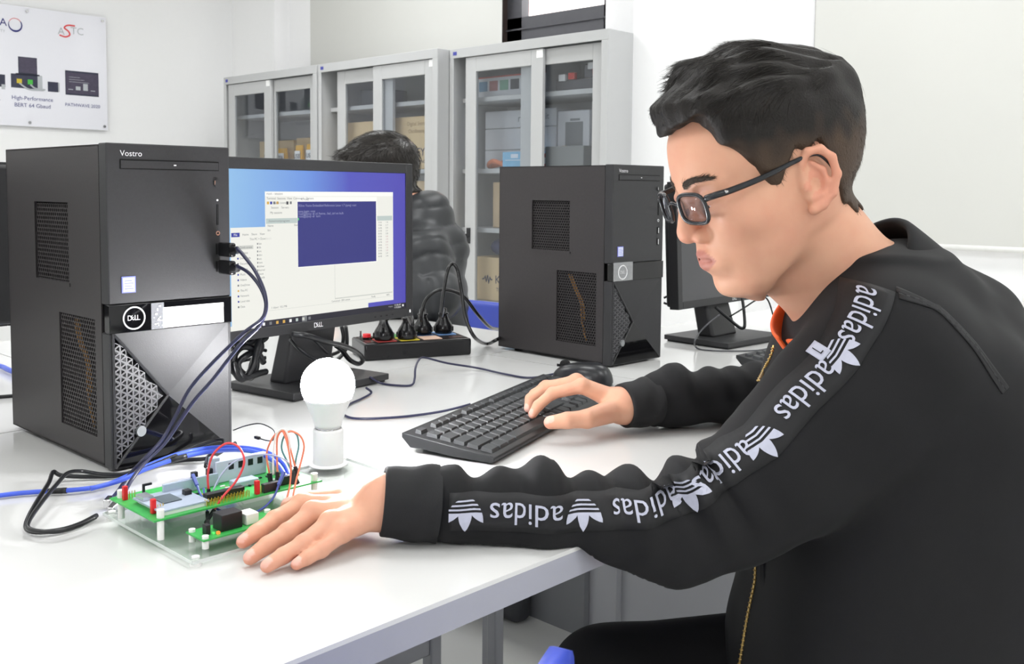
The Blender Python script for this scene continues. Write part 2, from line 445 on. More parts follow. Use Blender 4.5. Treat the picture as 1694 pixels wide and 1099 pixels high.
# ------------------------------------------------------------------ chairs
def make_chair(loc, rz, label, sz=1.0):
    """local: seat faces +y, origin on the floor under the seat"""
    t = thing('plastic_chair', label, 'chair', loc, rz, 'blue plastic lab chairs'); t.scale = (1, 1, sz)
    # backrest shell: rounded rectangle, curved
    def shell(w, h, fn, nu=18, nv=16, th=0.012, r=0.22):
        b = MB(); vs = []; fs = []
        for side in (0, 1):
            for j in range(nv + 1):
                for i in range(nu + 1):
                    u = 2 * i / nu - 1; v = 2 * j / nv - 1
                    # squircle rounding
                    uu, vv = u * w / 2, v * h / 2
                    cx, cy = w / 2 - r * w / 2, h / 2 - r * w / 2
                    if abs(uu) > cx and abs(vv) > cy:
                        dx, dy = (abs(uu) - cx), (abs(vv) - cy); R = r * w / 2
                        m_ = max(dx, dy); l = math.hypot(dx, dy)
                        if l > 1e-6: dx, dy = dx * m_ / l, dy * m_ / l
                        uu, vv = math.copysign(cx + dx, uu), math.copysign(cy + dy, vv)
                    vs.append(fn(uu, vv, th * side))
        n = (nu + 1) * (nv + 1)
        for j in range(nv):
            for i in range(nu):
                a = j * (nu + 1) + i
                fs.append((a, a + 1, a + nu + 2, a + nu + 1)); fs.append((n + a + nu + 1, n + a + nu + 2, n + a + 1, n + a))
        ed = [(0, j) for j in range(nu + 1)] + [(j, nu) for j in range(1, nv + 1)] + [(nv, j) for j in range(nu - 1, -1, -1)] + [(j, 0) for j in range(nv - 1, 0, -1)]
        ix = [j * (nu + 1) + i for j, i in ed]
        for a, b2 in zip(ix, ix[1:] + ix[:1]): fs.append((b2, a, a + n, b2 + n))
        b.smooth = True
        return b.add(vs, fs)
    shell(0.44, 0.42, lambda u, v, s: (u, v - 0.0 + s * 0, 0.455 - 0.03 * (1 - (u / 0.22) ** 2) * max(0, 1 - (v / 0.21) ** 2) - s)).build('seat', m_blue, t)
    shell(0.42, 0.27, lambda u, v, s: (u, -0.235 - 0.1 * (v + 0.14) - 0.035 * (1 - (u / 0.21) ** 2) - s, 0.655 + v), r=0.32).build('backrest', m_blue, t)
    for sx in (-1, 1):
        MB().tube([(sx * 0.19, 0.19, 0.0), (sx * 0.18, 0.15, 0.42)], 0.0125, 10, 1).build('leg', m_chrome, t, smooth=True)
        MB().tube([(sx * 0.19, -0.22, 0.0), (sx * 0.185, -0.17, 0.43), (sx * 0.19, -0.225, 0.55), (sx * 0.17, -0.235, 0.66)], 0.0125, 10, 5).build('leg', m_chrome, t, smooth=True)
    MB().tube([(-0.18, 0.14, 0.425), (0.18, 0.14, 0.425)], 0.01, 8, 1).build('crossbar', m_chrome, t, smooth=True)
    return t

make_chair((-0.432, 0.032, 0), 0.25, 'blue plastic chair pushed under the near table edge, its back corner showing', 1.029)
make_chair((0.53, -0.24, 0), math.atan2(0.64, 0.77), 'blue plastic chair under the man in the black track jacket', 0.92)
make_chair((1.19, 1.52, 0), PI / 2, 'blue plastic chair under the man in the puffer jacket, behind the power strip', 0.93)
# ------------------------------------------------------------------ glass cabinets
def cabinet(y0, front, swap, label, contents_seed, W_=1.04, D_=0.42, H_=1.80):
    """origin at the right front bottom corner; x back, y to the left of the picture"""
    t = thing('glass_cabinet', label, 'cabinet', (front, y0, 0))
    b = MB()
    s = 0.022
    b.box(0, D_, 0, s, 0, H_); b.box(0, D_, W_ - s, W_, 0, H_)
    b.box(0, D_, s, W_ - s, H_ - 0.03, H_); b.box(0, D_, s, W_ - s, 0.0, 0.09)
    b.mt(1); b.box(D_ - 0.006, D_, s, W_ - s, 0.09, H_ - 0.03); b.mt(0)
    # front lip round the opening
    b.box(-0.004, 0.0, 0, W_, H_ - 0.048, H_); b.box(-0.004, 0.0, 0, 0.04, 0, H_ - 0.048); b.box(-0.004, 0.0, W_ - 0.03, W_, 0, H_ - 0.048); b.box(-0.004, 0, 0.04, W_ - 0.03, 0, 0.09)
    b.build('carcass', [m_cab, m_cabi], t, bevel=0.004)
    for z in (0.50, 0.88, 1.185, 1.552):
        MB().box(0.07, D_ - 0.01, s, W_ - s, z - 0.024, z).build('shelf', m_cab, t, bevel=0.002)
    def door(ya, yb, x, lock):
        d = MB(); z0, z1 = 0.095, H_ - 0.05
        st = 0.075
        d.box(x, x + 0.02, ya, ya + st, z0, z1); d.box(x, x + 0.02, yb - st, yb, z0, z1)
        d.box(x, x + 0.02, ya + st, yb - st, z1 - 0.075, z1); d.box(x, x + 0.02, ya + st, yb - st, z0, z0 + 0.075)
        o = d.build('door', m_cab, t, bevel=0.002)
        MB().box(x + 0.008, x + 0.012, ya + st - 0.005, yb - st + 0.005, z0 + 0.07, z1 - 0.07).build('glass_pane', m_cglass, o)
        if lock is not None:
            h = MB(); h.box(x - 0.006, x, lock - 0.012, lock + 0.012, 0.80, 0.88); h.cyl((x - 0.022, lock, 0.84), (x - 0.004, lock, 0.84), 0.009, n=12)
            h.box(x - 0.024, x - 0.018, lock - 0.004, lock + 0.02, 0.83, 0.85)
            h.build('handle', m_black, o)
        return o
    return t, door
m_cglass = thin_glass('cabinet_glass', '#f4f6f8', 0.10)

cabR, dr = cabinet(2.2, 2.90, 0, 'grey sliding glass door cabinet nearest the window pane, with boxes and blue and red packs', 1)
dr(0.40, 0.93, 0.006, 0.90); dr(0.04, 0.565, 0.030, None)
cabM, dr = cabinet(3.245, 2.82, 0, 'grey sliding glass door cabinet in the middle, with large cardboard cartons', 2)
dr(0.035, 0.54, 0.006, None); dr(0.40, 0.90, 0.030, None)
cabL, dr = cabinet(4.30, 2.82, 0, 'grey sliding glass door cabinet furthest left, with yellow labelled packs', 3)
dr(0.50, 1.0, 0.006, None); dr(0.04, 0.56, 0.030, None)
# inventory stickers on the cabinet frames
def sticker(cab, y, z, col='#4a4ea0'):
    MB().box(-0.0052, -0.0042, y - 0.014, y + 0.014, z - 0.009, z + 0.009).build('sticker', [mat('sticker_' + col.strip('#'), col, 0.6)], cab)
for cb in (cabR, cabM, cabL): sticker(cb, 1.0, 1.776)
for cb, y, z in ((cabR, 0.42, 1.725), (cabM, 0.055, 1.73), (cabL, 0.53, 1.73)):
    MB().box(0.0045, 0.0055, y - 0.02, y + 0.02, z - 0.018, z + 0.018).build('sticker', m_paper, cb)

# cabinet contents: each box its own thing
def bx(name, label, cat, cabx, caby, x0, y0, z0, dx, dy, dz, mats, group=None, art=None):
    t = thing(name, label, cat, (cabx + x0, caby + y0, z0 + 0.0015), 0, group)
    b = MB().box(0, dx, 0, dy, 0, dz); b.build('carton', mats, t, bevel=0.003)
    # tape seam on the top and front edge
    MB().box(-0.0006, dx, dy / 2 - 0.012, dy / 2 + 0.012, dz, dz + 0.0006).build('tape', mat('packing_tape', '#c9a878', 0.25), t)
    if art: art(t, dx, dy, dz)
    return t
def zig(p, y, z, k):       # jagged wave mark
    pts = [(0, 0), (0.5, 0.1), (0.9, 0.75), (1.3, -0.55), (1.7, 0.95), (2.1, -0.9), (2.5, 0.6), (2.8, 0.0), (3.2, 0.0)]
    p.tube([(-0.0012, y - a * k, z + b * k) for a, b in pts], 0.004, 5, 1)
def key(t, dx, dy, dz, z=None, txt='KEYSIGHT', m=None):
    p = MB(); z = dz * 0.55 if z is None else z
    zig(p, dy - 0.07, z, 0.022)
    p.text(txt, (-0.001, dy - 0.16, z), (0, -1, 0), (0, 0, 1), 0.062, align='LEFT', off=0.0006)
    p.text('TECHNOLOGIES', (-0.001, dy - 0.17, z - 0.05), (0, -1, 0), (0, 0, 1), 0.026, align='LEFT', off=0.0006)
    p.build('printed_mark', m or m_navy, t)
def faint(t, dx, dy, dz):
    p = MB()
    p.text('Digital Storage', (-0.001, dy * 0.5, dz * 0.86), (0, -1, 0), (0, 0, 1), 0.03, off=0.0006)
    p.text('Oscilloscope', (-0.001, dy * 0.5, dz * 0.72), (0, -1, 0), (0, 0, 1), 0.03, off=0.0006)
    p.build('printed_lettering', mat('brown_print', '#a08560', 0.7), t)
m_card2 = mat('pale_cardboard', '#cbb392', 0.85, var=0.05, scale=20)
m_lcard = mat('white_carton', '#c9cbd0', 0.6, var=0.03)
# middle cabinet cartons (shelf 1.185)
bx('cardboard_box', 'tan cardboard carton with a jagged dark mark, right side of the middle cabinet', 'box', 2.82, 3.245, 0.10, 0.06, 1.185, 0.28, 0.42, 0.285, [m_card], 'cartons in the cabinets', lambda t, a, b, c: (key(t, a, b, c, 0.09), faint(t, a, b, c)))
bx('cardboard_box', 'tan cardboard carton, left side of the middle cabinet above the bowed head', 'box', 2.82, 3.245, 0.10, 0.53, 1.185, 0.28, 0.40, 0.275, [m_card], 'cartons in the cabinets', lambda t, a, b, c: key(t, a, b, c, 0.07))
bx('cardboard_box', 'pale cardboard carton on the lower shelf of the middle cabinet', 'box', 2.82, 3.245, 0.10, 0.05, 0.88, 0.26, 0.42, 0.24, [m_card2], 'cartons in the cabinets')
tag(MB().box(2.94, 3.14, 3.86, 4.05, 1.5535, 1.645).build('instrument_case', mat('dark_grey_case', '#55585c', 0.5), bevel=0.006), 'dark grey instrument case on the top shelf of the middle cabinet', 'case')
# left cabinet: yellow labelled bags in front of cartons
bx('cardboard_box', 'tall tan carton at the right end of the left cabinet', 'box', 2.82, 4.30, 0.16, 0.06, 1.185, 0.22, 0.16, 0.29, [m_card], 'cartons in the cabinets')
bx('cardboard_box', 'tan carton behind the right hand yellow packs of the left cabinet', 'box', 2.82, 4.30, 0.20, 0.25, 1.185, 0.2, 0.26, 0.21, [m_card], 'cartons in the cabinets')
bx('cardboard_box', 'tan carton behind the left hand yellow packs of the left cabinet', 'box', 2.82, 4.30, 0.20, 0.54, 1.185, 0.2, 0.40, 0.2, [m_card], 'cartons in the cabinets')
def pack(y, z, w, h, label):
    t = thing('yellow_pack', label, 'pack', (2.82 + 0.13, y, z), 0, 'yellow packs in the left cabinet')
    b = MB().prism([(0, 0), (0.04, 0), (0.026, h), (0.014, h)], 0, w, 1); b.build('bag', m_yel, t, bevel=0.003)
    q = MB(); q.box(-0.0, 0.004, w * 0.1, w * 0.9, h * 0.35, h * 0.78); q.build('paper_label', m_paper, t)
    MB().text('USB', (-0.002, w * 0.5, h * 0.56), (0, -1, 0), (0, 0, 1), 0.04, off=0.001).build('printed_lettering', m_navy, t)
pack(4.99, 1.187, 0.09, 0.165, 'yellow pack with white label, first from the left in the left cabinet')
pack(4.845, 1.187, 0.09, 0.145, 'yellow pack with white label, second from the left in the left cabinet')
pack(4.665, 1.187, 0.07, 0.16, 'yellow pack half behind the middle door stile of the left cabinet')
pack(4.515, 1.187, 0.10, 0.165, 'yellow pack with white label, rightmost in the left cabinet')
# right cabinet
def red_stripe(t, a, b, c):
    p = MB(); p.mt(0).box(-0.001, 0, 0.0, b, c * 0.62, c * 0.66)
    p.mt(1).box(-0.001, 0, 0, b, c * 0.66, c)
    cols = (2, 3, 2, 4, 5, 3)
    for i in range(6): p.mt(cols[i]).box(-0.0012, 0, b * (0.06 + 0.15 * i), b * (0.18 + 0.15 * i), c * 0.2, c * 0.52)
    p.build('printed_artwork', [mat('stripe_red', '#b9443c', 0.5), mat('box_dark', '#4a484b', 0.5), mat('pic_dark', '#3d4048', 0.5), mat('pic_blue', '#5f87a5', 0.5), mat('pic_green', '#6f9a86', 0.5), mat('pic_red', '#a06a6c', 0.5)], t)
bx('product_box', 'long dark topped box with a red stripe and small pictures on the top shelf', 'box', 2.90, 2.2, 0.12, 0.48, 1.552, 0.26, 0.50, 0.16, [m_lcard], None, red_stripe)
def oscart(t, a, b, c):
    p = MB(); p.box(-0.001, 0, b * 0.2, b * 0.75, c * 0.35, c * 0.8); p.box(-0.001, 0, b * 0.3, b * 0.6, c * 0.82, c * 0.86)
    p.text('Oscilloscope', (-0.001, b * 0.5, c * 0.2), (0, -1, 0), (0, 0, 1), 0.022, off=0.0006)
    p.build('printed_artwork', mat('pic_grey', '#74777c', 0.6), t)
def waves(t, a, b, c):
    p = MB()
    p.text('rmi', (-0.001, b * 0.45, c * 0.5), (0, -1, 0), (0, 0, 1), c * 0.6, off=0.0006)
    p.text('Kit', (-0.001, b * 0.15, c * 0.55), (0, -1, 0), (0, 0, 1), c * 0.5, off=0.0006)
    p.build('printed_lettering', mat('pic_grey', '#74777c', 0.6), t)
for i, (zz, hh) in enumerate(((1.187, 0.095), (1.284, 0.11), (1.396, 0.09))):
    bx('product_box', ['pale grey box at the bottom of the stack of three behind the blue pack', 'pale grey box in the middle of the stack of three', 'pale grey box on top of the stack of three, with faint writing'][i], 'box', 2.90, 2.2, 0.19, 0.47, zz, 0.2, 0.50, hh, [m_lcard], 'stacked pale boxes in the right cabinet', waves if i == 2 else None)
bx('product_box', 'pale upright box with a grey instrument picture, right door of the right cabinet', 'box', 2.90, 2.2, 0.16, 0.235, 1.187, 0.2, 0.20, 0.275, [m_lcard], None, oscart)
bx('product_box', 'pale upright box with a dark picture at the right end of the right cabinet', 'box', 2.90, 2.2, 0.18, 0.03, 1.187, 0.2, 0.19, 0.29, [m_lcard], None, oscart)
bx('cardboard_box', 'grey carton at the front of the right door of the right cabinet', 'box', 2.90, 2.2, 0.075, 0.20, 1.187, 0.08, 0.24, 0.1, [mat('grey_carton', '#7d7f80', 0.8)], None)
t = thing('blue_pack', 'light blue boxed pack on the shelf of the right cabinet', 'pack', (2.985, 2.68, 1.187))
MB().box(0, 0.095, 0, 0.26, 0, 0.082).build('carton', mat('light_blue_card', '#7db3d6', 0.5, var=0.15, scale=25), t, bevel=0.004)
q = MB(); q.box(-0.001, 0, 0.02, 0.24, 0.038, 0.042); q.box(-0.001, 0, 0.05, 0.12, 0.012, 0.03); q.box(-0.001, 0, 0.15, 0.2, 0.05, 0.07); q.build('printed_artwork', mat('blue_print', '#d2dbe6', 0.5), t)
t = thing('red_pack', 'small red pack beside the light blue pack in the right cabinet', 'pack', (3.0, 2.65, 1.187))
MB().box(0, 0.1, 0, 0.028, 0, 0.07).build('carton', mat('red_card', '#c05a55', 0.5), t, bevel=0.003)
MB().box(-0.001, 0, 0.004, 0.024, 0.02, 0.05).build('label', m_paper, t)
lp = MB(); lp.smooth = True
lp.tube([(3.02, 2.95, 1.20), (3.0, 3.02, 1.225), (3.02, 3.07, 1.2), (3.06, 3.03, 1.21), (3.05, 2.97, 1.235)], 0.012, 8, 6)
tag(lp.build('orange_cable', mat('orange_rubber', '#d8805c', 0.5)), 'orange coiled lead beside the light blue pack in the right cabinet', 'cable')
# dark fixture on the top shelf with red and white bits
t = thing('demo_rig', 'dark bench rig with red and white parts on the top shelf of the right cabinet', 'rig', (3.02, 2.26, 1.5535))
MB().box(0, 0.12, 0, 0.36, 0.0, 0.055).build('rig_body', mat('rig_dark', '#5d5d63', 0.5), t, bevel=0.006)
MB().box(0.0, 0.1, 0.03, 0.18, 0.055, 0.12).build('rig_head', mat('rig_dark', '#5d5d63', 0.5), t, bevel=0.006)
for y_, z_, m_ in ((0.07, 0.105, m_white), (0.13, 0.105, m_white), (0.1, 0.075, mat('rig_red', '#c8413a', 0.5)), (0.25, 0.065, mat('rig_red', '#c8413a', 0.5)), (0.31, 0.06, m_white)):
    MB().box(-0.012, 0.01, y_ - 0.02, y_ + 0.02, z_ - 0.012, z_ + 0.02).build('block', m_, t, bevel=0.003)
# lower shelves of the right cabinet
bx('cardboard_box', 'pale carton on the third shelf of the right cabinet behind the second tower', 'box', 2.90, 2.2, 0.12, 0.42, 0.88, 0.26, 0.42, 0.235, [m_card2], 'cartons in the cabinets', lambda t, a, b, c: key(t, a, b, c, 0.14, 'LIGHT', mat('brown_print', '#a08560', 0.7)))
bx('cardboard_box', 'tan carton with dark mark and lettering on the bottom shelf of the right cabinet', 'box', 2.90, 2.2, 0.10, 0.36, 0.50, 0.28, 0.60, 0.225, [m_card], 'cartons in the cabinets', lambda t, a, b, c: key(t, a, b, c, 0.11))
tag(MB().box(3.02, 3.2, 2.70, 2.80, 0.7275, 0.84).build('blue_case', mat('navy_case', '#2c3566', 0.5), bevel=0.01), 'navy case standing on the tan carton in the right cabinet', 'case')
tag(MB().ball((3.1, 3.02, 0.7785), (0.07, 0.09, 0.05)).build('cloth_bundle', mat('navy_cloth', '#343a66', 0.8), smooth=True), 'navy cloth bundle on the left end of the tan carton in the right cabinet', 'cloth')
# ------------------------------------------------------------------ computer towers
def hexgrid(b, w, h, pitch, hole, place):
    """perforated sheet: hexagonal cells with a hexagonal hole in each; place(p, q) gives the 3D point"""
    R = pitch / math.sqrt(3)
    j = 0; y = 0.0
    while y < h:
        x = (pitch / 2) * (j % 2)
        while x < w:
            vs = []; fs = []
            for i in range(6):
                a = PI / 6 + i * PI / 3
                cl = lambda p, q: place(min(max(p, 0), w), min(max(q, 0), h))
                vs.append(cl(x + R * math.cos(a), y + R * math.sin(a)))
            for i in range(6):
                a = PI / 6 + i * PI / 3
                vs.append(cl(x + R * hole * math.cos(a), y + R * hole * math.sin(a)))
            for i in range(6): fs.append((i, (i + 1) % 6, (i + 1) % 6 + 6, i + 6))
            b.add(vs, fs)
            x += pitch
        y += pitch * math.sqrt(3) / 2; j += 1

m_ring = mat('silver_print', '#f0f0f2', 0.3, metal=0.0)
m_tape = mat('clear_tape', '#e8eaf0', 0.08, alpha=0.18)
m_brz = mat('brass_wire', '#a8782c', 0.4)
def dell_mark(b, o, xd, zd, size, ring):
    """ring logo with the slanted middle letter"""
    o, xd, zd = Vector(o), Vector(xd), Vector(zd); n = xd.cross(zd)
    for ch, dx in (('D', -0.95), ('L', 0.42), ('L', 0.98)):
        b.text(ch, o + xd * (dx * size * 0.62), xd, zd, size)
    a = math.radians(38); x2 = xd * math.cos(a) + zd * math.sin(a); z2 = zd * math.cos(a) - xd * math.sin(a)
    b.text('E', o + xd * (-0.28 * size * 0.62), x2, z2, size * 0.92)
    if ring:
        pts = [o + n * 0.0004 + xd * (ring * math.cos(t)) + zd * (ring * math.sin(t)) for t in np.linspace(0, 2 * PI, 41)[:-1]]
        b.tube(pts, ring * 0.075, 6, 1, closed=True)

PW, PD, PH = 0.1523, 0.298, 0.373
BAND0, BAND1 = 0.159, 0.1915
def tower(loc, rz, label, paper):
    t = thing('computer_tower', label, 'computer', loc, rz, 'black computer towers')
    # chassis: hollow steel box with two vent openings in the left side
    b = MB(); s = 0.002; y0 = 0.021
    V = [(0.1065, 0.205, 0.210, 0.305), (0.038, 0.138, 0.0355, 0.172)]       # y0 y1 z0 z1 of the vents
    z0, z1 = 0.006, PH - 0.0015
    b.box(PW - s, PW, y0, PD, z0, z1); b.box(0, PW, y0, PD, z1 - s, z1); b.box(0, PW, y0, PD, z0, z0 + s); b.box(0, PW, PD - s, PD, z0, z1)
    # left side panel cut round the vents
    b.box(0, s, y0, PD, V[0][3], z1); b.box(0, s, y0, PD, V[1][3], V[0][2]); b.box(0, s, y0, PD, z0, V[1][2])
    for a0, a1, c0, c1 in V:
        b.box(0, s, y0, a0, c0, c1); b.box(0, s, a1, PD, c0, c1)
    b.build('chassis', m_steel, t)
    for a0, a1, c0, c1 in V:
        v = MB(); hexgrid(v, a1 - a0, c1 - c0, 0.0058, 0.72, lambda p, q: (0.0022, a1 - p, c0 + q))
        v.build('side_vent', m_steel, t, solid=0.0008)
    # pressed rim under the upper vent
    r = MB(); a0, a1, c0, c1 = V[0]; r.box(-0.0012, 0.001, a0 - 0.003, a1 + 0.002, c0 - 0.005, c0 - 0.001); r.box(-0.0008, 0.001, a1, a1 + 0.002, c0, c1)
    r.build('vent_rim', m_steel, t)
    MB().box(0.016, PW - 0.006, y0 + 0.004, PD - 0.006, z0 + 0.004, z1 - 0.004).build('inner_frame', m_dark, t)
    w = MB(); w.smooth = True
    w.tube([(0.010, 0.115, 0.165), (0.008, 0.10, 0.14), (0.010, 0.085, 0.115), (0.009, 0.08, 0.08), (0.011, 0.07, 0.04)], 0.0022, 6, 5)
    w.tube([(0.011, 0.109, 0.165), (0.009, 0.095, 0.14), (0.011, 0.080, 0.115), (0.010, 0.074, 0.08)], 0.002, 6, 5)
    w.build('inner_cable', m_brz, t)
    # front bezel: side wrap, upper face, lower faceted face
    b = MB()
    b.box(0, PW, 0.0015, y0, BAND1, PH)                        # upper block
    b.box(0, 0.004, 0.0015, y0, 0.003, BAND0); b.box(PW - 0.004, PW, 0.0015, y0, 0.003, BAND0)
    b.box(0.004, PW - 0.004, 0.012, y0, 0.003, BAND0); b.box(0.004, PW - 0.004, 0.003, 0.012, 0.003, 0.006)
    ap = (0.0716, 0.0075, 0.079)
    A, B_, C_, D_ = (0.004, 0.0015, BAND0), (PW - 0.004, 0.0015, BAND0), (PW - 0.004, 0.0015, 0.005), (0.004, 0.0015, 0.005)
    b.add([A, B_, ap], [(0, 1, 2)]); b.add([B_, C_, ap], [(0, 1, 2)])
    b.build('front_bezel', m_black, t, bevel=0.0015, smooth=False)
    g = MB(); g.add([D_, ap, C_], [(0, 1, 2)]); g.box(0.004, PW - 0.004, 0.0012, 0.006, 0.003, 0.0052); g.build('gloss_facet', m_gloss, t)
    # triangular grille on the left facet
    g = MB(); pv = 0.0088; hgt = pv * 0.86
    P0, P1, P2 = Vector(A), Vector(D_), Vector(ap)
    nrm = (P1 - P0).cross(P2 - P0).normalized()
    def on(p, q):           # p across, q up -> point on the facet
        k = -(nrm.x * (p - P0.x) + nrm.z * (q - P0.z)) / nrm.y
        return (p, P0.y + k, q)
    def inside(p, q):
        if p < 0.0042: return False
        u = (p - 0.004) / (0.0716 - 0.004)
        return q < BAND0 - u * (BAND0 - 0.079) and q > 0.005 + u * (0.079 - 0.005)
    for i in range(9):
        for j in range(42):
            x = 0.0045 + i * hgt
            for k in (0, 1):
                if k == 0: tri = [(x, j * pv / 1 - (i % 2) * pv / 2), (x, (j + 1) * pv - (i % 2) * pv / 2), (x + hgt, (j + 0.5) * pv - (i % 2) * pv / 2)]
                else: tri = [(x + hgt, (j - 0.5) * pv - (i % 2) * pv / 2), (x, j * pv - (i % 2) * pv / 2), (x + hgt, (j + 0.5) * pv - (i % 2) * pv / 2)]
                cx, cz = sum(p for p, q in tri) / 3, sum(q for p, q in tri) / 3
                if not all(inside(p * 0.9 + cx * 0.1, q * 0.9 + cz * 0.1) for p, q in tri): continue
                vs = [on(p, q) for p, q in tri] + [on(cx + (p - cx) * 0.62, cz + (q - cz) * 0.62) for p, q in tri]
                g.add(vs, [(0, 1, 4, 3), (1, 2, 5, 4), (2, 0, 3, 5)])
    g.build('front_grille', m_grille, t, solid=0.0008)
    f = MB()                                                       # frame strips of the grille
    for Q0, Q1 in ((A, ap), (D_, ap), (A, D_)):
        f.tube([Q0, Q1], 0.0019, 6, 1)
    f.build('grille_frame', m_black, t)
    # gloss band with the round logo
    MB().box(-0.0008, PW - 0.0004, -0.0012, 0.012, BAND0, BAND1).build('gloss_band', m_gloss, t, bevel=0.001)
    lg = MB(); dell_mark(lg, (0.0275, -0.0014, (BAND0 + BAND1) / 2), (1, 0, 0), (0, 0, 1), 0.0085, 0.0125); lg.build('logo', m_ring, t)
    if paper:
        MB().box(0.0625, 0.1405, -0.0018, -0.0013, 0.1605, 0.1845).build('paper_label', m_paper, t)
        q = MB()
        for k, tx in enumerate(('SN  ESL-PC-04', 'Embedded Systems Lab', '')): q.text(tx, (0.1, -0.0018, 0.1795 - 0.0075 * k), (1, 0, 0), (0, 0, 1), 0.0045)
        q.build('label_lettering', mat('faint_ink', '#c4c6dd', 0.6), t)
        k = MB(); k.box(0.048, 0.0635, -0.0022, -0.0014, BAND0 + 0.001, BAND1 - 0.001)
        k.build('tape', m_tape, t)
        cr = MB()
        for i in range(14):
            a = random.uniform(0.050, 0.061); z = random.uniform(BAND0 + 0.003, BAND1 - 0.004); cr.box(a, a + random.uniform(0.001, 0.004), -0.0026, -0.0022, z, z + random.uniform(0.0008, 0.002))
        cr.build('tape_creases', m_print, t)
    else:
        MB().box(0.001, 0.057, -0.0018, -0.0014, BAND0 + 0.0005, BAND1 + 0.0025).build('clear_film', m_foil, t)
    # front details
    d = MB(); d.box(0.0155, 0.1378, 0.0008, 0.002, 0.3440, 0.3450); d.box(0.0155, 0.1378, 0.0008, 0.002, 0.3540, 0.3550); d.box(0.0155, 0.0162, 0.0008, 0.002, 0.344, 0.355); d.box(0.1371, 0.1378, 0.0008, 0.002, 0.344, 0.355)
    d.box(0.088, 0.0884, 0.0008, 0.002, 0.345, 0.354)
    d.mt(1).box(0.0165, 0.137, 0.0003, 0.0016, 0.3452, 0.3538); d.mt(2).box(0.0795, 0.0825, -0.0002, 0.001, 0.3488, 0.3502)
    d.build('optical_drive', [m_dark, m_black, m_print], t)
    p = MB(); p.text('Vostro', (0.0158, 0.0014, 0.3615), (1, 0, 0), (0, 0, 1), 0.0092, align='LEFT'); p.build('lettering', m_print, t)
    q = MB(); q.cyl((0.1345, 0.0018, 0.3295), (0.1345, -0.0006, 0.3295), 0.0042, n=20); q.mt(1).box(0.1308, 0.1318, -0.0012, 0.0, 0.3275, 0.3325); q.build('power_button', [m_black, m_chrome], t)
    q = MB(); q.box(0.1345, 0.1368, 0.0006, 0.0018, 0.279, 0.304); q.build('card_slot', m_dark, t)
    q = MB(); q.cyl((0.1355, 0.0018, 0.309), (0.1355, 0.0006, 0.309), 0.0012, n=10); q.build('indicator_lamp', m_print, t)
    q = MB(); q.cyl((0.1356, 0.0018, 0.2690), (0.1356, 0.0006, 0.2690), 0.0028, n=16); q.mt(1).cyl((0.1356, 0.0012, 0.2690), (0.1356, 0.0002, 0.2690), 0.0013, n=12); q.build('audio_jack', [m_chrome, m_dark], t)
    for zc in (0.250, 0.2285):
        q = MB(); q.box(0.1330, 0.1385, 0.0006, 0.0018, zc - 0.0065, zc + 0.0065); q.mt(1).box(0.1355, 0.1375, 0.0002, 0.001, zc - 0.005, zc + 0.005); q.build('usb_port', [m_dark, m_chrome], t)
    # processor sticker
    q = MB(); q.box(0.015, 0.0312, 0.0006, 0.0016, 0.2042, 0.2228); q.mt(1).box(0.0164, 0.0298, 0.0002, 0.0012, 0.2056, 0.2214); q.mt(0)
    for k in range(4): q.box(0.018, 0.0284 - 0.002 * (k % 2), -0.0002, 0.0003, 0.2085 + 0.003 * k, 0.2094 + 0.003 * k)
    q.build('processor_sticker', [mat('sticker_blue', '#8288e0', 0.35), mat('sticker_white', '#dfe4f0', 0.35)], t)
    q = MB(); q.cyl((0.0352, 0.0052, 0.0425), (0.0358, 0.0015, 0.0425), 0.0062, n=20); q.build('round_seal', mat('seal_grey', '#85888a', 0.35), t)
    for fx, fy in ((0.02, 0.03), (PW - 0.02, 0.03), (0.02, PD - 0.04), (PW - 0.02, PD - 0.04)):
        MB().cyl((fx, fy, 0), (fx, fy, 0.0065), 0.009, 0.008, n=14).build('rubber_foot', m_dark, t)
    return t
m_grille = mat('grille_grey', '#4d4d50', 0.45, var=0.05)
pc1 = tower((-0.1406, 0.5193, T), 0.0003, 'black computer tower nearest the camera, with a white paper label and two plugged leads', True)
pc2 = tower((0.7991, 0.5388, T), math.radians(-1.8), 'black computer tower behind the mouse, with clear film over its round logo', False)

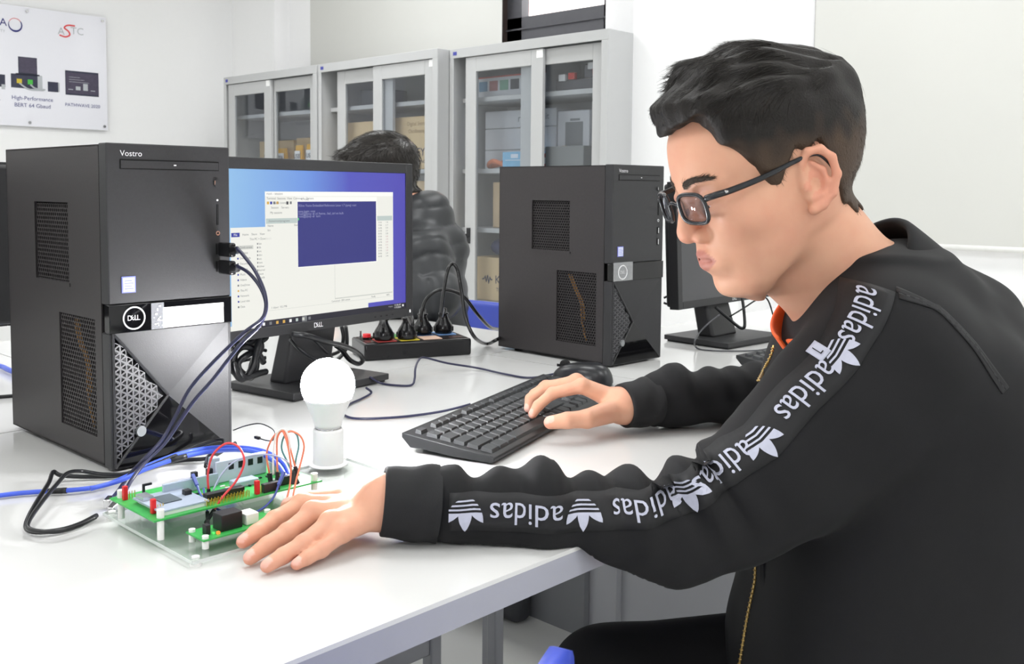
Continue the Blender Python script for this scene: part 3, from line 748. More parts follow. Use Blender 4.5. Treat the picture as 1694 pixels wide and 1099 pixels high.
# ------------------------------------------------------------------ monitors
def glow(name, col, k=0.9):
    m = mat(name, col, 0.5, emit=k, var=0.02, spec=0.2)
    b = m.node_tree.nodes['Principled BSDF']
    for l in list(b.inputs['Base Color'].links): m.node_tree.links.remove(l)
    b.inputs['Base Color'].default_value = (0.012, 0.012, 0.014, 1)
    return m
def monitor(loc, yaw, tilt, zb, label, lit, base):
    """loc: centre of the panel's bottom edge on the front plane"""
    t = thing('computer_monitor', label, 'monitor', (loc[0], loc[1], T), yaw, 'flat black monitors')
    PWd, PHt = 0.4436, 0.2623; h = PWd / 2
    X = Matrix.Translation((0, 0, zb - T)) @ Matrix.Rotation(-tilt, 4, 'X')
    b = MB().at(X)
    bx_, bt, bb_ = 0.0168, 0.0168, 0.0155
    b.box(-h, -h + bx_, 0, 0.022, 0, PHt); b.box(h - bx_, h, 0, 0.022, 0, PHt)
    b.box(-h + bx_, h - bx_, 0, 0.022, PHt - bt, PHt); b.box(-h + bx_, h - bx_, 0, 0.022, 0, bb_)
    b.build('bezel', m_black, t, bevel=0.0012)
    b = MB().at(X); b.box(-h + 0.004, h - 0.004, 0.0205, 0.034, 0.004, PHt - 0.004); b.prism([(-0.16, 0.03), (0.16, 0.03), (0.13, 0.215), (-0.13, 0.215)], 0.034, 0.052, 1)
    b.build('back_shell', m_black, t, bevel=0.006, seg=3)
    sc = MB().at(X); sx0, sx1, sz0, sz1 = -h + bx_, h - bx_, bb_, PHt - bt
    ys = 0.0022
    if not lit:
        sc.box(sx0, sx1, ys, ys + 0.004, sz0, sz1)
        sc.build('screen', mat('matte_dark_screen', '#47474a', 0.32, var=0.03, spec=0.6), t)
    else:
        L = [glow('desk_light', '#8fbcf0'), glow('win_white', '#f4f4ec', 0.95), glow('win_title', '#fbfbf6', 1.0), glow('term_blue', '#3d3f8e', 0.8), glow('green_row', '#c9d6d2'), glow('task_dark', '#363540', 0.6),
             glow('tag_blue', '#3c46a8'), glow('ink_grey_screen', '#8d9092', 0.7), glow('term_text', '#a9add6', 0.8), glow('icon_gold', '#e3b558'), glow('icon_white', '#f6f6f6', 1.0), glow('cursor_green', '#59e07a', 1.0), glow('line_pale', '#d7d9d2'), glow('red_num', '#cf9aa4', 0.8)]
        # wallpaper: one material, pale sky blue at the left to violet blue at the right
        wp = bpy.data.materials.new('wallpaper'); wp.use_nodes = True; nt = wp.node_tree; bs = nt.nodes['Principled BSDF']
        tc = nt.nodes.new('ShaderNodeTexCoord'); sp = nt.nodes.new('ShaderNodeSeparateXYZ'); nt.links.new(tc.outputs['Object'], sp.inputs[0])
        mr = nt.nodes.new('ShaderNodeMapRange'); mr.inputs[1].default_value = -0.2; mr.inputs[2].default_value = 0.2; nt.links.new(sp.outputs['X'], mr.inputs[0])
        cr = nt.nodes.new('ShaderNodeValToRGB'); cr.color_ramp.elements[0].color = lin('#9fd2f6') + (1,); cr.color_ramp.elements[1].color = lin('#5048bb') + (1,)
        e = cr.color_ramp.elements.new(0.45); e.color = lin('#6f9cec') + (1,); e = cr.color_ramp.elements.new(0.68); e.color = lin('#4f52c4') + (1,)
        nt.links.new(mr.outputs[0], cr.inputs[0]); nt.links.new(cr.outputs[0], bs.inputs['Emission Color']); bs.inputs['Emission Strength'].default_value = 0.85
        bs.inputs['Base Color'].default_value = (0.01, 0.01, 0.02, 1); bs.inputs['Roughness'].default_value = 0.4
        mats_ = L + [wp]
        def R(mi, x0, x1, z0, z1, lay): sc.mt(mi).box(x0, x1, ys - 0.0001 * lay, ys + 0.0003, z0, z1)
        sc.mt(len(L)).box(sx0, sx1, ys, ys + 0.004, sz0, sz1)
        def TX(mi, s_, x, z, size, lay, al='LEFT'): sc.mt(mi).text(s_, (x, ys - 0.0001 * lay, z), (1, 0, 0), (0, 0, 1), size, align=al, off=0.0001)
        R(5, -0.111, sx1, sz0, sz0 + 0.0092, 6)                                # taskbar
        R(1, -0.1635, 0.113, 0.0165, 0.1622, 1)                               # explorer window
        R(1, sx0, -0.109, sz0, 0.0225, 2)                                     # pale left end
        R(1, -0.1008, 0.1738, 0.0318, 0.2137, 3); R(2, -0.1008, 0.1738, 0.207, 0.2137, 4)
        R(4, -0.0995, 0.1715, 0.1665, 0.1742, 4)
        R(12, 0.0375, 0.0381, 0.044, 0.166, 4); R(12, 0.0381, 0.171, 0.0445, 0.0462, 4); R(12, -0.098, 0.171, 0.0385, 0.0389, 4)
        R(2, -0.0393, 0.1345, 0.0985, 0.2058, 5); R(3, -0.0386, 0.1322, 0.0998, 0.1985, 6)
        TX(7, 'root - session', -0.098, 0.2105, 0.0055, 5); TX(7, 'Terminal  Sessions  View  Commands  Options', -0.098, 0.2035, 0.0048, 5); TX(7, '4. root', -0.032, 0.2022, 0.0055, 7)
        TX(7, 'Quick connect', -0.086, 0.197, 0.0048, 5); TX(7, 'Session    Servers', -0.09, 0.19, 0.0048, 5); TX(7, 'My sessions', -0.092, 0.1825, 0.0048, 5); TX(7, '/home/root/programs', -0.095, 0.1703, 0.0046, 5)
        TX(7, 'Name', -0.097, 0.1635, 0.0045, 5); TX(7, 'Size', -0.046, 0.1635, 0.0045, 5); TX(7, 'bin', -0.097, 0.157, 0.0045, 5)
        for k in range(4):
            R((9, 6, 7, 9)[k], -0.0975 + 0.006 * k, -0.0935 + 0.006 * k, 0.195, 0.199, 5)
        R(5, -0.0605, -0.0565, 0.1945, 0.199, 5); R(7, -0.0535, -0.05, 0.195, 0.199, 5)
        TX(8, 'Xilinx Yocto Embedded Reference Linux 1.7 (zynq) root', -0.0375, 0.1925, 0.0054, 7); TX(8, 'zynq login: root', -0.0375, 0.1838, 0.0054, 7); TX(8, 'root@zynq:~# cd /home; ./led_ctrl on bulb', -0.0375, 0.18, 0.0054, 7); TX(8, 'root@zynq:~#  turn', -0.0375, 0.1762, 0.0054, 7)
        R(11, -0.038, -0.0362, 0.1705, 0.174, 7)
        for k in range(13):
            z = 0.1635 - 0.0047 * k
            TX(7, '%d KB' % (12 + 7 * k % 50), 0.137, z, 0.0035, 5); TX(7 if k < 5 or k > 10 else 13, '%d.%02d' % (1 + k % 3, 10 + 7 * k % 50), 0.155, z, 0.0035, 5)
        TX(7, '1 object  10.2 MB', -0.092, 0.0435 - 0.001, 0.0042, 5); TX(7, 'Connected - SSH session', 0.03, 0.0415, 0.004, 5); TX(7, 'Ready', 0.12, 0.0415, 0.004, 5); TX(7, '100%', 0.155, 0.0415, 0.004, 5)
        R(6, -0.1622, -0.1475, 0.149, 0.155, 2); TX(10, 'File', -0.155, 0.152, 0.0045, 3, 'CENTER')
        TX(7, 'Home    Share    View', -0.143, 0.152, 0.0045, 2); TX(7, 'This PC > Downloads', -0.13, 0.145, 0.0045, 2)
        R(12, -0.155, -0.1235, 0.131, 0.1365, 2)
        names = ('Quick access', 'Desktop', 'Downloads', 'Documents', 'Pictures', 'Music', 'Videos', 'OneDrive', 'This PC', 'Network', 'Local disk', 'Data')
        for k, nm in enumerate(names):
            z = 0.1337 - 0.0077 * k; TX(7, nm, -0.148, z, 0.0042, 3); R((9, 6, 6, 7)[k % 4], -0.1525, -0.1500, z - 0.0013, z + 0.0013, 3)
        for k in range(10): TX(7, ('bin', 'lib', 'src', 'doc', 'etc', 'test', 'driver', 'kernel', 'boot', 'rootfs')[k], -0.1135, 0.138 - 0.0055 * k, 0.0042, 3); R(7, -0.1165, -0.1148, 0.1367 - 0.0055 * k, 0.1393 - 0.0055 * k, 3)
        for k, mi in enumerate((10, 7, 9, 9, 10, 4, 12, 7)):
            x = -0.1065 + 0.0128 * k
            R(mi, x - 0.0022, x + 0.0022, 0.0178, 0.0222, 8)
        R(7, -0.032, -0.0225, 0.0158, 0.0245, 7)
        TX(10, '^ < =', 0.166, 0.0205, 0.0042, 8, 'CENTER'); TX(10, '11:18 AM', 0.1835, 0.0223, 0.0042, 8, 'CENTER'); TX(10, '1/17/2020', 0.1835, 0.0182, 0.0042, 8, 'CENTER'); R(10, 0.1955, 0.199, 0.0188, 0.0222, 8)
        sc.build('screen', mats_, t)
    lg = MB().at(X); dell_mark(lg, (0, -0.0003, 0.0078), (1, 0, 0), (0, 0, 1), 0.0108, 0); lg.build('logo', m_ring, t)
    bt_ = MB().at(X)
    for k in range(4): bt_.box(0.125 + 0.014 * k, 0.129 + 0.014 * k, -0.0004, 0.001, 0.0066, 0.0082)
    bt_.build('menu_buttons', m_dark, t)
    MB().at(X).box(0.2128, 0.2144, -0.0006, 0.001, 0.0068, 0.0118).build('power_light', glow('power_white', '#ffffff', 2.0) if lit else m_dark, t)
    # stand
    cx, cy, bw, bd, ba = base
    nk = MB(); nx = cx - 0.015
    nk.add([(nx - 0.050, cy - 0.012, 0.013), (nx + 0.050, cy - 0.012, 0.013), (nx + 0.050, cy + 0.028, 0.013), (nx - 0.050, cy + 0.028, 0.013),
            (nx - 0.046, 0.036, 0.15), (nx + 0.046, 0.036, 0.15), (nx + 0.046, 0.066, 0.15), (nx - 0.046, 0.066, 0.15)], [(3, 2, 1, 0), (4, 5, 6, 7), (0, 1, 5, 4), (1, 2, 6, 5), (2, 3, 7, 6), (3, 0, 4, 7)])
    nk.build('stand_neck', m_black, t, bevel=0.006, seg=3)
    MB().cyl((nx, cy - 0.03, 0.075), (nx, cy - 0.006, 0.075), 0.004, n=8)
    fb = MB(); c, s_ = math.cos(ba), math.sin(ba)
    pts = [(-bw / 2, -bd / 2), (bw / 2, -bd / 2), (bw / 2, bd / 2), (-bw / 2, bd / 2)]
    fb.prism([(cx + x * c - y * s_, cy + x * s_ + y * c) for x, y in pts], 0.004, 0.0145, 2)
    fb.prism([(cx + x * 0.95 * c - y * 0.95 * s_, cy + x * 0.95 * s_ + y * 0.95 * c) for x, y in pts], 0.0, 0.004, 2)
    fb.build('stand_base', m_black, t, bevel=0.0015)
    return t
mon1 = monitor((0.2688, 0.7004), math.radians(8.12), math.radians(0.4), 0.8556, 'lit monitor showing a blue terminal window, beside the nearest tower', True, (0.052, 0.075, 0.212, 0.155, 0.0))
mon2 = monitor((1.2792, 0.5702), math.radians(0.8), math.radians(2.85), 0.8333, 'switched off monitor half hidden behind the face of the man in the black jacket', False, (-0.03, 0.005, 0.215, 0.165, math.radians(-4)))
# edge of a third monitor at the left border of the picture
mon3 = monitor((-0.247, 1.13), PI, 0.02, 0.85, 'black monitor cut by the left edge of the picture behind the nearest tower', False, (0.0, 0.03, 0.2, 0.15, 0.0))
# ------------------------------------------------------------------ keyboards
m_key = mat('key_plastic', '#3b3d3f', 0.42, var=0.06, scale=200, bump=0.06)
m_kbody = mat('keyboard_body', '#242527', 0.45, var=0.08, scale=200, bump=0.08)
def keyboard(loc, rz, label, nlimit=None):
    """origin: front left corner, x along the keys, y back"""
    t = thing('keyboard', label, 'keyboard', loc, rz, 'black keyboards')
    Lk, Dk = 0.441, 0.127; zf, zb = 0.0105, 0.0255
    b = MB()
    prof = [(0.0, 0.004), (0.004, 0.002), (0.06, 0.004), (0.10, 0.008), (Dk - 0.012, 0.008), (Dk, zb - 0.006), (Dk, zb), (0.003, zf), (0.0, zf - 0.002)]
    b.prism(prof, 0, Lk, 0)
    for fx in (0.03, Lk - 0.06): b.box(fx, fx + 0.03, Dk - 0.02, Dk - 0.012, 0, 0.009)
    for fx in (0.02, Lk - 0.05): b.box(fx, fx + 0.025, 0.006, 0.012, 0, 0.004)
    b.build('key_tray', m_kbody, t, bevel=0.0012)
    sl = (zb - zf) / (Dk - 0.003)
    u = 0.0187; x0 = 0.0105
    rows = []
    r0 = [(0, 1)] + [(2 + i, 1) for i in range(4)] + [(6.5 + i, 1) for i in range(4)] + [(11 + i, 1) for i in range(4)] + [(15.3 + i, 1) for i in range(3)] + [(18.6 + i, 1) for i in range(4)]
    rows.append((0.105, 0.0105, r0))
    rows.append((0.0825, 0.0172, [(i, 1) for i in range(13)] + [(13, 2)] + [(15.3 + i, 1) for i in range(3)] + [(18.6 + i, 1) for i in range(4)]))
    rows.append((0.0638, 0.0172, [(0, 1.5)] + [(1.5 + i, 1) for i in range(12)] + [(13.5, 1.5)] + [(15.3 + i, 1) for i in range(3)] + [(18.6 + i, 1) for i in range(4)]))
    rows.append((0.0451, 0.0172, [(0, 1.75)] + [(1.75 + i, 1) for i in range(11)] + [(12.75, 2.25)] + [(18.6 + i, 1) for i in range(3)]))
    rows.append((0.0264, 0.0172, [(0, 2.25)] + [(2.25 + i, 1) for i in range(10)] + [(12.25, 2.75)] + [(16.3, 1)] + [(18.6 + i, 1) for i in range(4)]))
    rows.append((0.0077, 0.0172, [(0, 1.25), (1.25, 1.25), (2.5, 1.25), (3.75, 6.25), (10, 1.25), (11.25, 1.25), (12.5, 1.25), (13.75, 1.25)] + [(15.3 + i, 1) for i in range(3)] + [(18.6, 2), (20.6, 1)]))
    n = 0
    for (y, d, ks) in rows:
        for (k, w) in ks:
            n += 1
            if nlimit and n > nlimit: continue
            xa, xb = x0 + k * u * 0.99, x0 + (k + w) * u * 0.99 - 0.0022
            zt = zf + sl * y + 0.0042; ya, yb = y, y + d - 0.0015
            q = MB(); i = 0.0014
            q.add([(xa, ya, zt - 0.005), (xb, ya, zt - 0.005), (xb, yb, zt - 0.005 + sl * d), (xa, yb, zt - 0.005 + sl * d),
                   (xa + i, ya + i, zt), (xb - i, ya + i, zt), (xb - i, yb - i * 0.6, zt + sl * d), (xa + i, yb - i * 0.6, zt + sl * d)],
                  [(3, 2, 1, 0), (4, 5, 6, 7), (0, 1, 5, 4), (1, 2, 6, 5), (2, 3, 7, 6), (3, 0, 4, 7)])
            if n <= 95: q.build('key', m_key, t)
            else:
                rest.append(q)
        
    m = MB()
    for q in rest: m.add(q.v, q.f)
    if rest:
        o = m.build('keys_beyond', m_key, t); o['kind'] = 'stuff'
        rest.clear()
    p = MB()
    for (y, d, ks) in rows[1:4]:
        for j, (k, w) in enumerate(ks[:13]):
            if w == 1: p.text('1234567890QWERTYUIOPASDFGHJKL'[(j * 7 + int(y * 1000)) % 29], (x0 + k * u * 0.99 + 0.0055, y + d * 0.62, zf + sl * (y + d * 0.62) + 0.0043), (1, 0, 0), (0, 1, sl), 0.0052, off=0.0002)
    p.build('key_lettering', mat('key_legend', '#9a9c9f', 0.6), t)
    return t
rest = []
kb1 = keyboard((0.189, 0.2385, T), math.radians(18.5), 'black keyboard under the right hand of the man in the black jacket')
kb2 = keyboard((0.958, 0.25, T), math.radians(-2), 'black keyboard in front of the switched off monitor, mostly hidden by the black sleeve')

# ------------------------------------------------------------------ mouse
def mouse():
    t = thing('computer_mouse', 'black cabled mouse behind the right hand, in front of the second tower', 'mouse', (0.650, 0.484, T), math.radians(10))
    b = MB(); b.smooth = True
    n, m = 28, 12; vs = []; fs = []
    for j in range(m + 1):
        ph = j / m * PI / 2
        for i in range(n):
            a = 2 * PI * i / n; cx, cy = math.cos(a), math.sin(a)
            rx, ry = 0.031, 0.056
            k = math.cos(ph) ** 0.55
            z = 0.006 + 0.030 * math.sin(ph) * (1.0 - 0.22 * cy * k - 0.1 * (cy * k) ** 2)
            vs.append((rx * k * cx * (1 - 0.10 * cy), ry * k * cy, z))
    for j in range(m):
        for i in range(n): fs.append((j * n + i, j * n + (i + 1) % n, (j + 1) * n + (i + 1) % n, (j + 1) * n + i))
    b.add(vs, fs); b.build('shell', mat('mouse_black', '#26272a', 0.28, var=0.05), t)
    q = MB(); q.lathe([(0.93, 0.0), (1.0, 0.002), (1.0, 0.007), (0.9, 0.009)], n=28, X=Matrix.Diagonal((0.030, 0.055, 1, 1))); q.build('bottom_shell', m_kbody, t, smooth=True)
    q = MB(); q.smooth = True; q.cyl((-0.004, 0.034, 0.0285), (0.004, 0.034, 0.0285), 0.0085, n=18); q.build('scroll_wheel', m_dark, t)
    MB().box(-0.0006, 0.0006, 0.02, 0.05, 0.024, 0.0285).build('button_gap', m_dark, t)
    return t
mouse()

# ------------------------------------------------------------------ power strip with plugs
def strip():
    c = Vector((0.518, 0.905)); a = math.radians(-22.7); Ls, Ds, Hs = 0.216, 0.098, 0.033
    t = thing('power_strip', 'black power strip with coloured outlets and a red switch behind the lit monitor', 'power strip', (c.x, c.y, T), a)
    b = MB(); b.box(-0.0, Ls, 0, Ds, 0, Hs); b.build('housing', mat('strip_black', '#1b1b1d', 0.2, var=0.1), t, bevel=0.004, seg=3)
    tp = MB(); tp.box(0.008, Ls - 0.006, 0.008, Ds - 0.008, Hs - 0.001, Hs + 0.001); tp.build('cover_plate', mat('strip_cover', '#2a2220', 0.25, var=0.1), t)
    cols = [('#b8433f', 0.046, 0.026), ('#3f8a3f', 0.092, 0.072), ('#e6d23a', 0.092, 0.026), ('#3f5f8c', 0.138, 0.072), ('#e9c6b0', 0.138, 0.026), ('#7aa6e0', 0.184, 0.072)]
    for col, x, y in cols:
        MB().box(x - 0.019, x + 0.019, y - 0.02, y + 0.02, Hs + 0.0008, Hs + 0.0022).build('outlet', mat('outlet_' + col.strip('#'), col, 0.35), t)
    q = MB(); q.box(0.010, 0.032, 0.05, 0.072, Hs, Hs + 0.004); q.mt(1).cyl((0.021, 0.061, Hs + 0.004), (0.021, 0.061, Hs + 0.010), 0.008, n=18); q.build('switch', [m_gloss, mat('switch_red', '#d22c35', 0.25, emit=0.4)], t)
    q = MB(); q.cyl((0.016, 0.09, Hs), (0.016, 0.09, Hs + 0.012), 0.003, n=10); q.build('fuse_holder', m_chrome, t)
    p = MB(); p.text('LiOA', (0.19, 0.022, Hs + 0.0012), (1, 0, 0), (0, 1, 0), 0.012, off=0.0003); p.build('lettering', mat('strip_red', '#8a4038', 0.5), t)
    X = Matrix.Translation((c.x, c.y, T)) @ Matrix.Rotation(a, 4, 'Z')
    return X, Hs
SX, SH = strip()
m_plug = mat('plug_rubber', '#151517', 0.22, var=0.1)
def plug(x, y, rz, label, cable, rad=0.0036):
    p = SX @ Vector((x, y, SH + 0.0025))
    t = thing('power_plug', label, 'plug', p, rz, 'black power plugs')
    b = MB(); b.smooth = True
    pr = [(0.0, 0.0), (0.0165, 0.0), (0.0185, 0.003), (0.0185, 0.015), (0.0155, 0.021), (0.0110, 0.028), (0.0085, 0.034), (0.0085, 0.038), (0.0105, 0.0385), (0.0105, 0.041), (0.0075, 0.0415), (0.0065, 0.050), (0.0, 0.052)]
    b.lathe(pr, n=20); b.build('plug_body', m_plug, t)
    q = MB(); q.box(-0.003, 0.003, -0.0195, -0.0178, 0.003, 0.0165); q.build('earth_clip', m_chrome, t)
    for sx in (-1, 1): MB().box(sx * 0.0175 - 0.003, sx * 0.0175 + 0.003, -0.005, 0.005, 0.004, 0.014).build('grip_rib', m_plug, t, bevel=0.0015)
    # flexible lead leaving the top of the plug (moves with it)
    w = MB(); w.smooth = True
    inv = Matrix.Translation(p) @ Matrix.Rotation(rz, 4, 'Z'); inv = inv.inverted()
    w.tube([(0, 0, 0.048)] + [tuple(inv @ Vector(c)) for c in cable], rad, 10, 8); w.build('lead', m_plug, t)
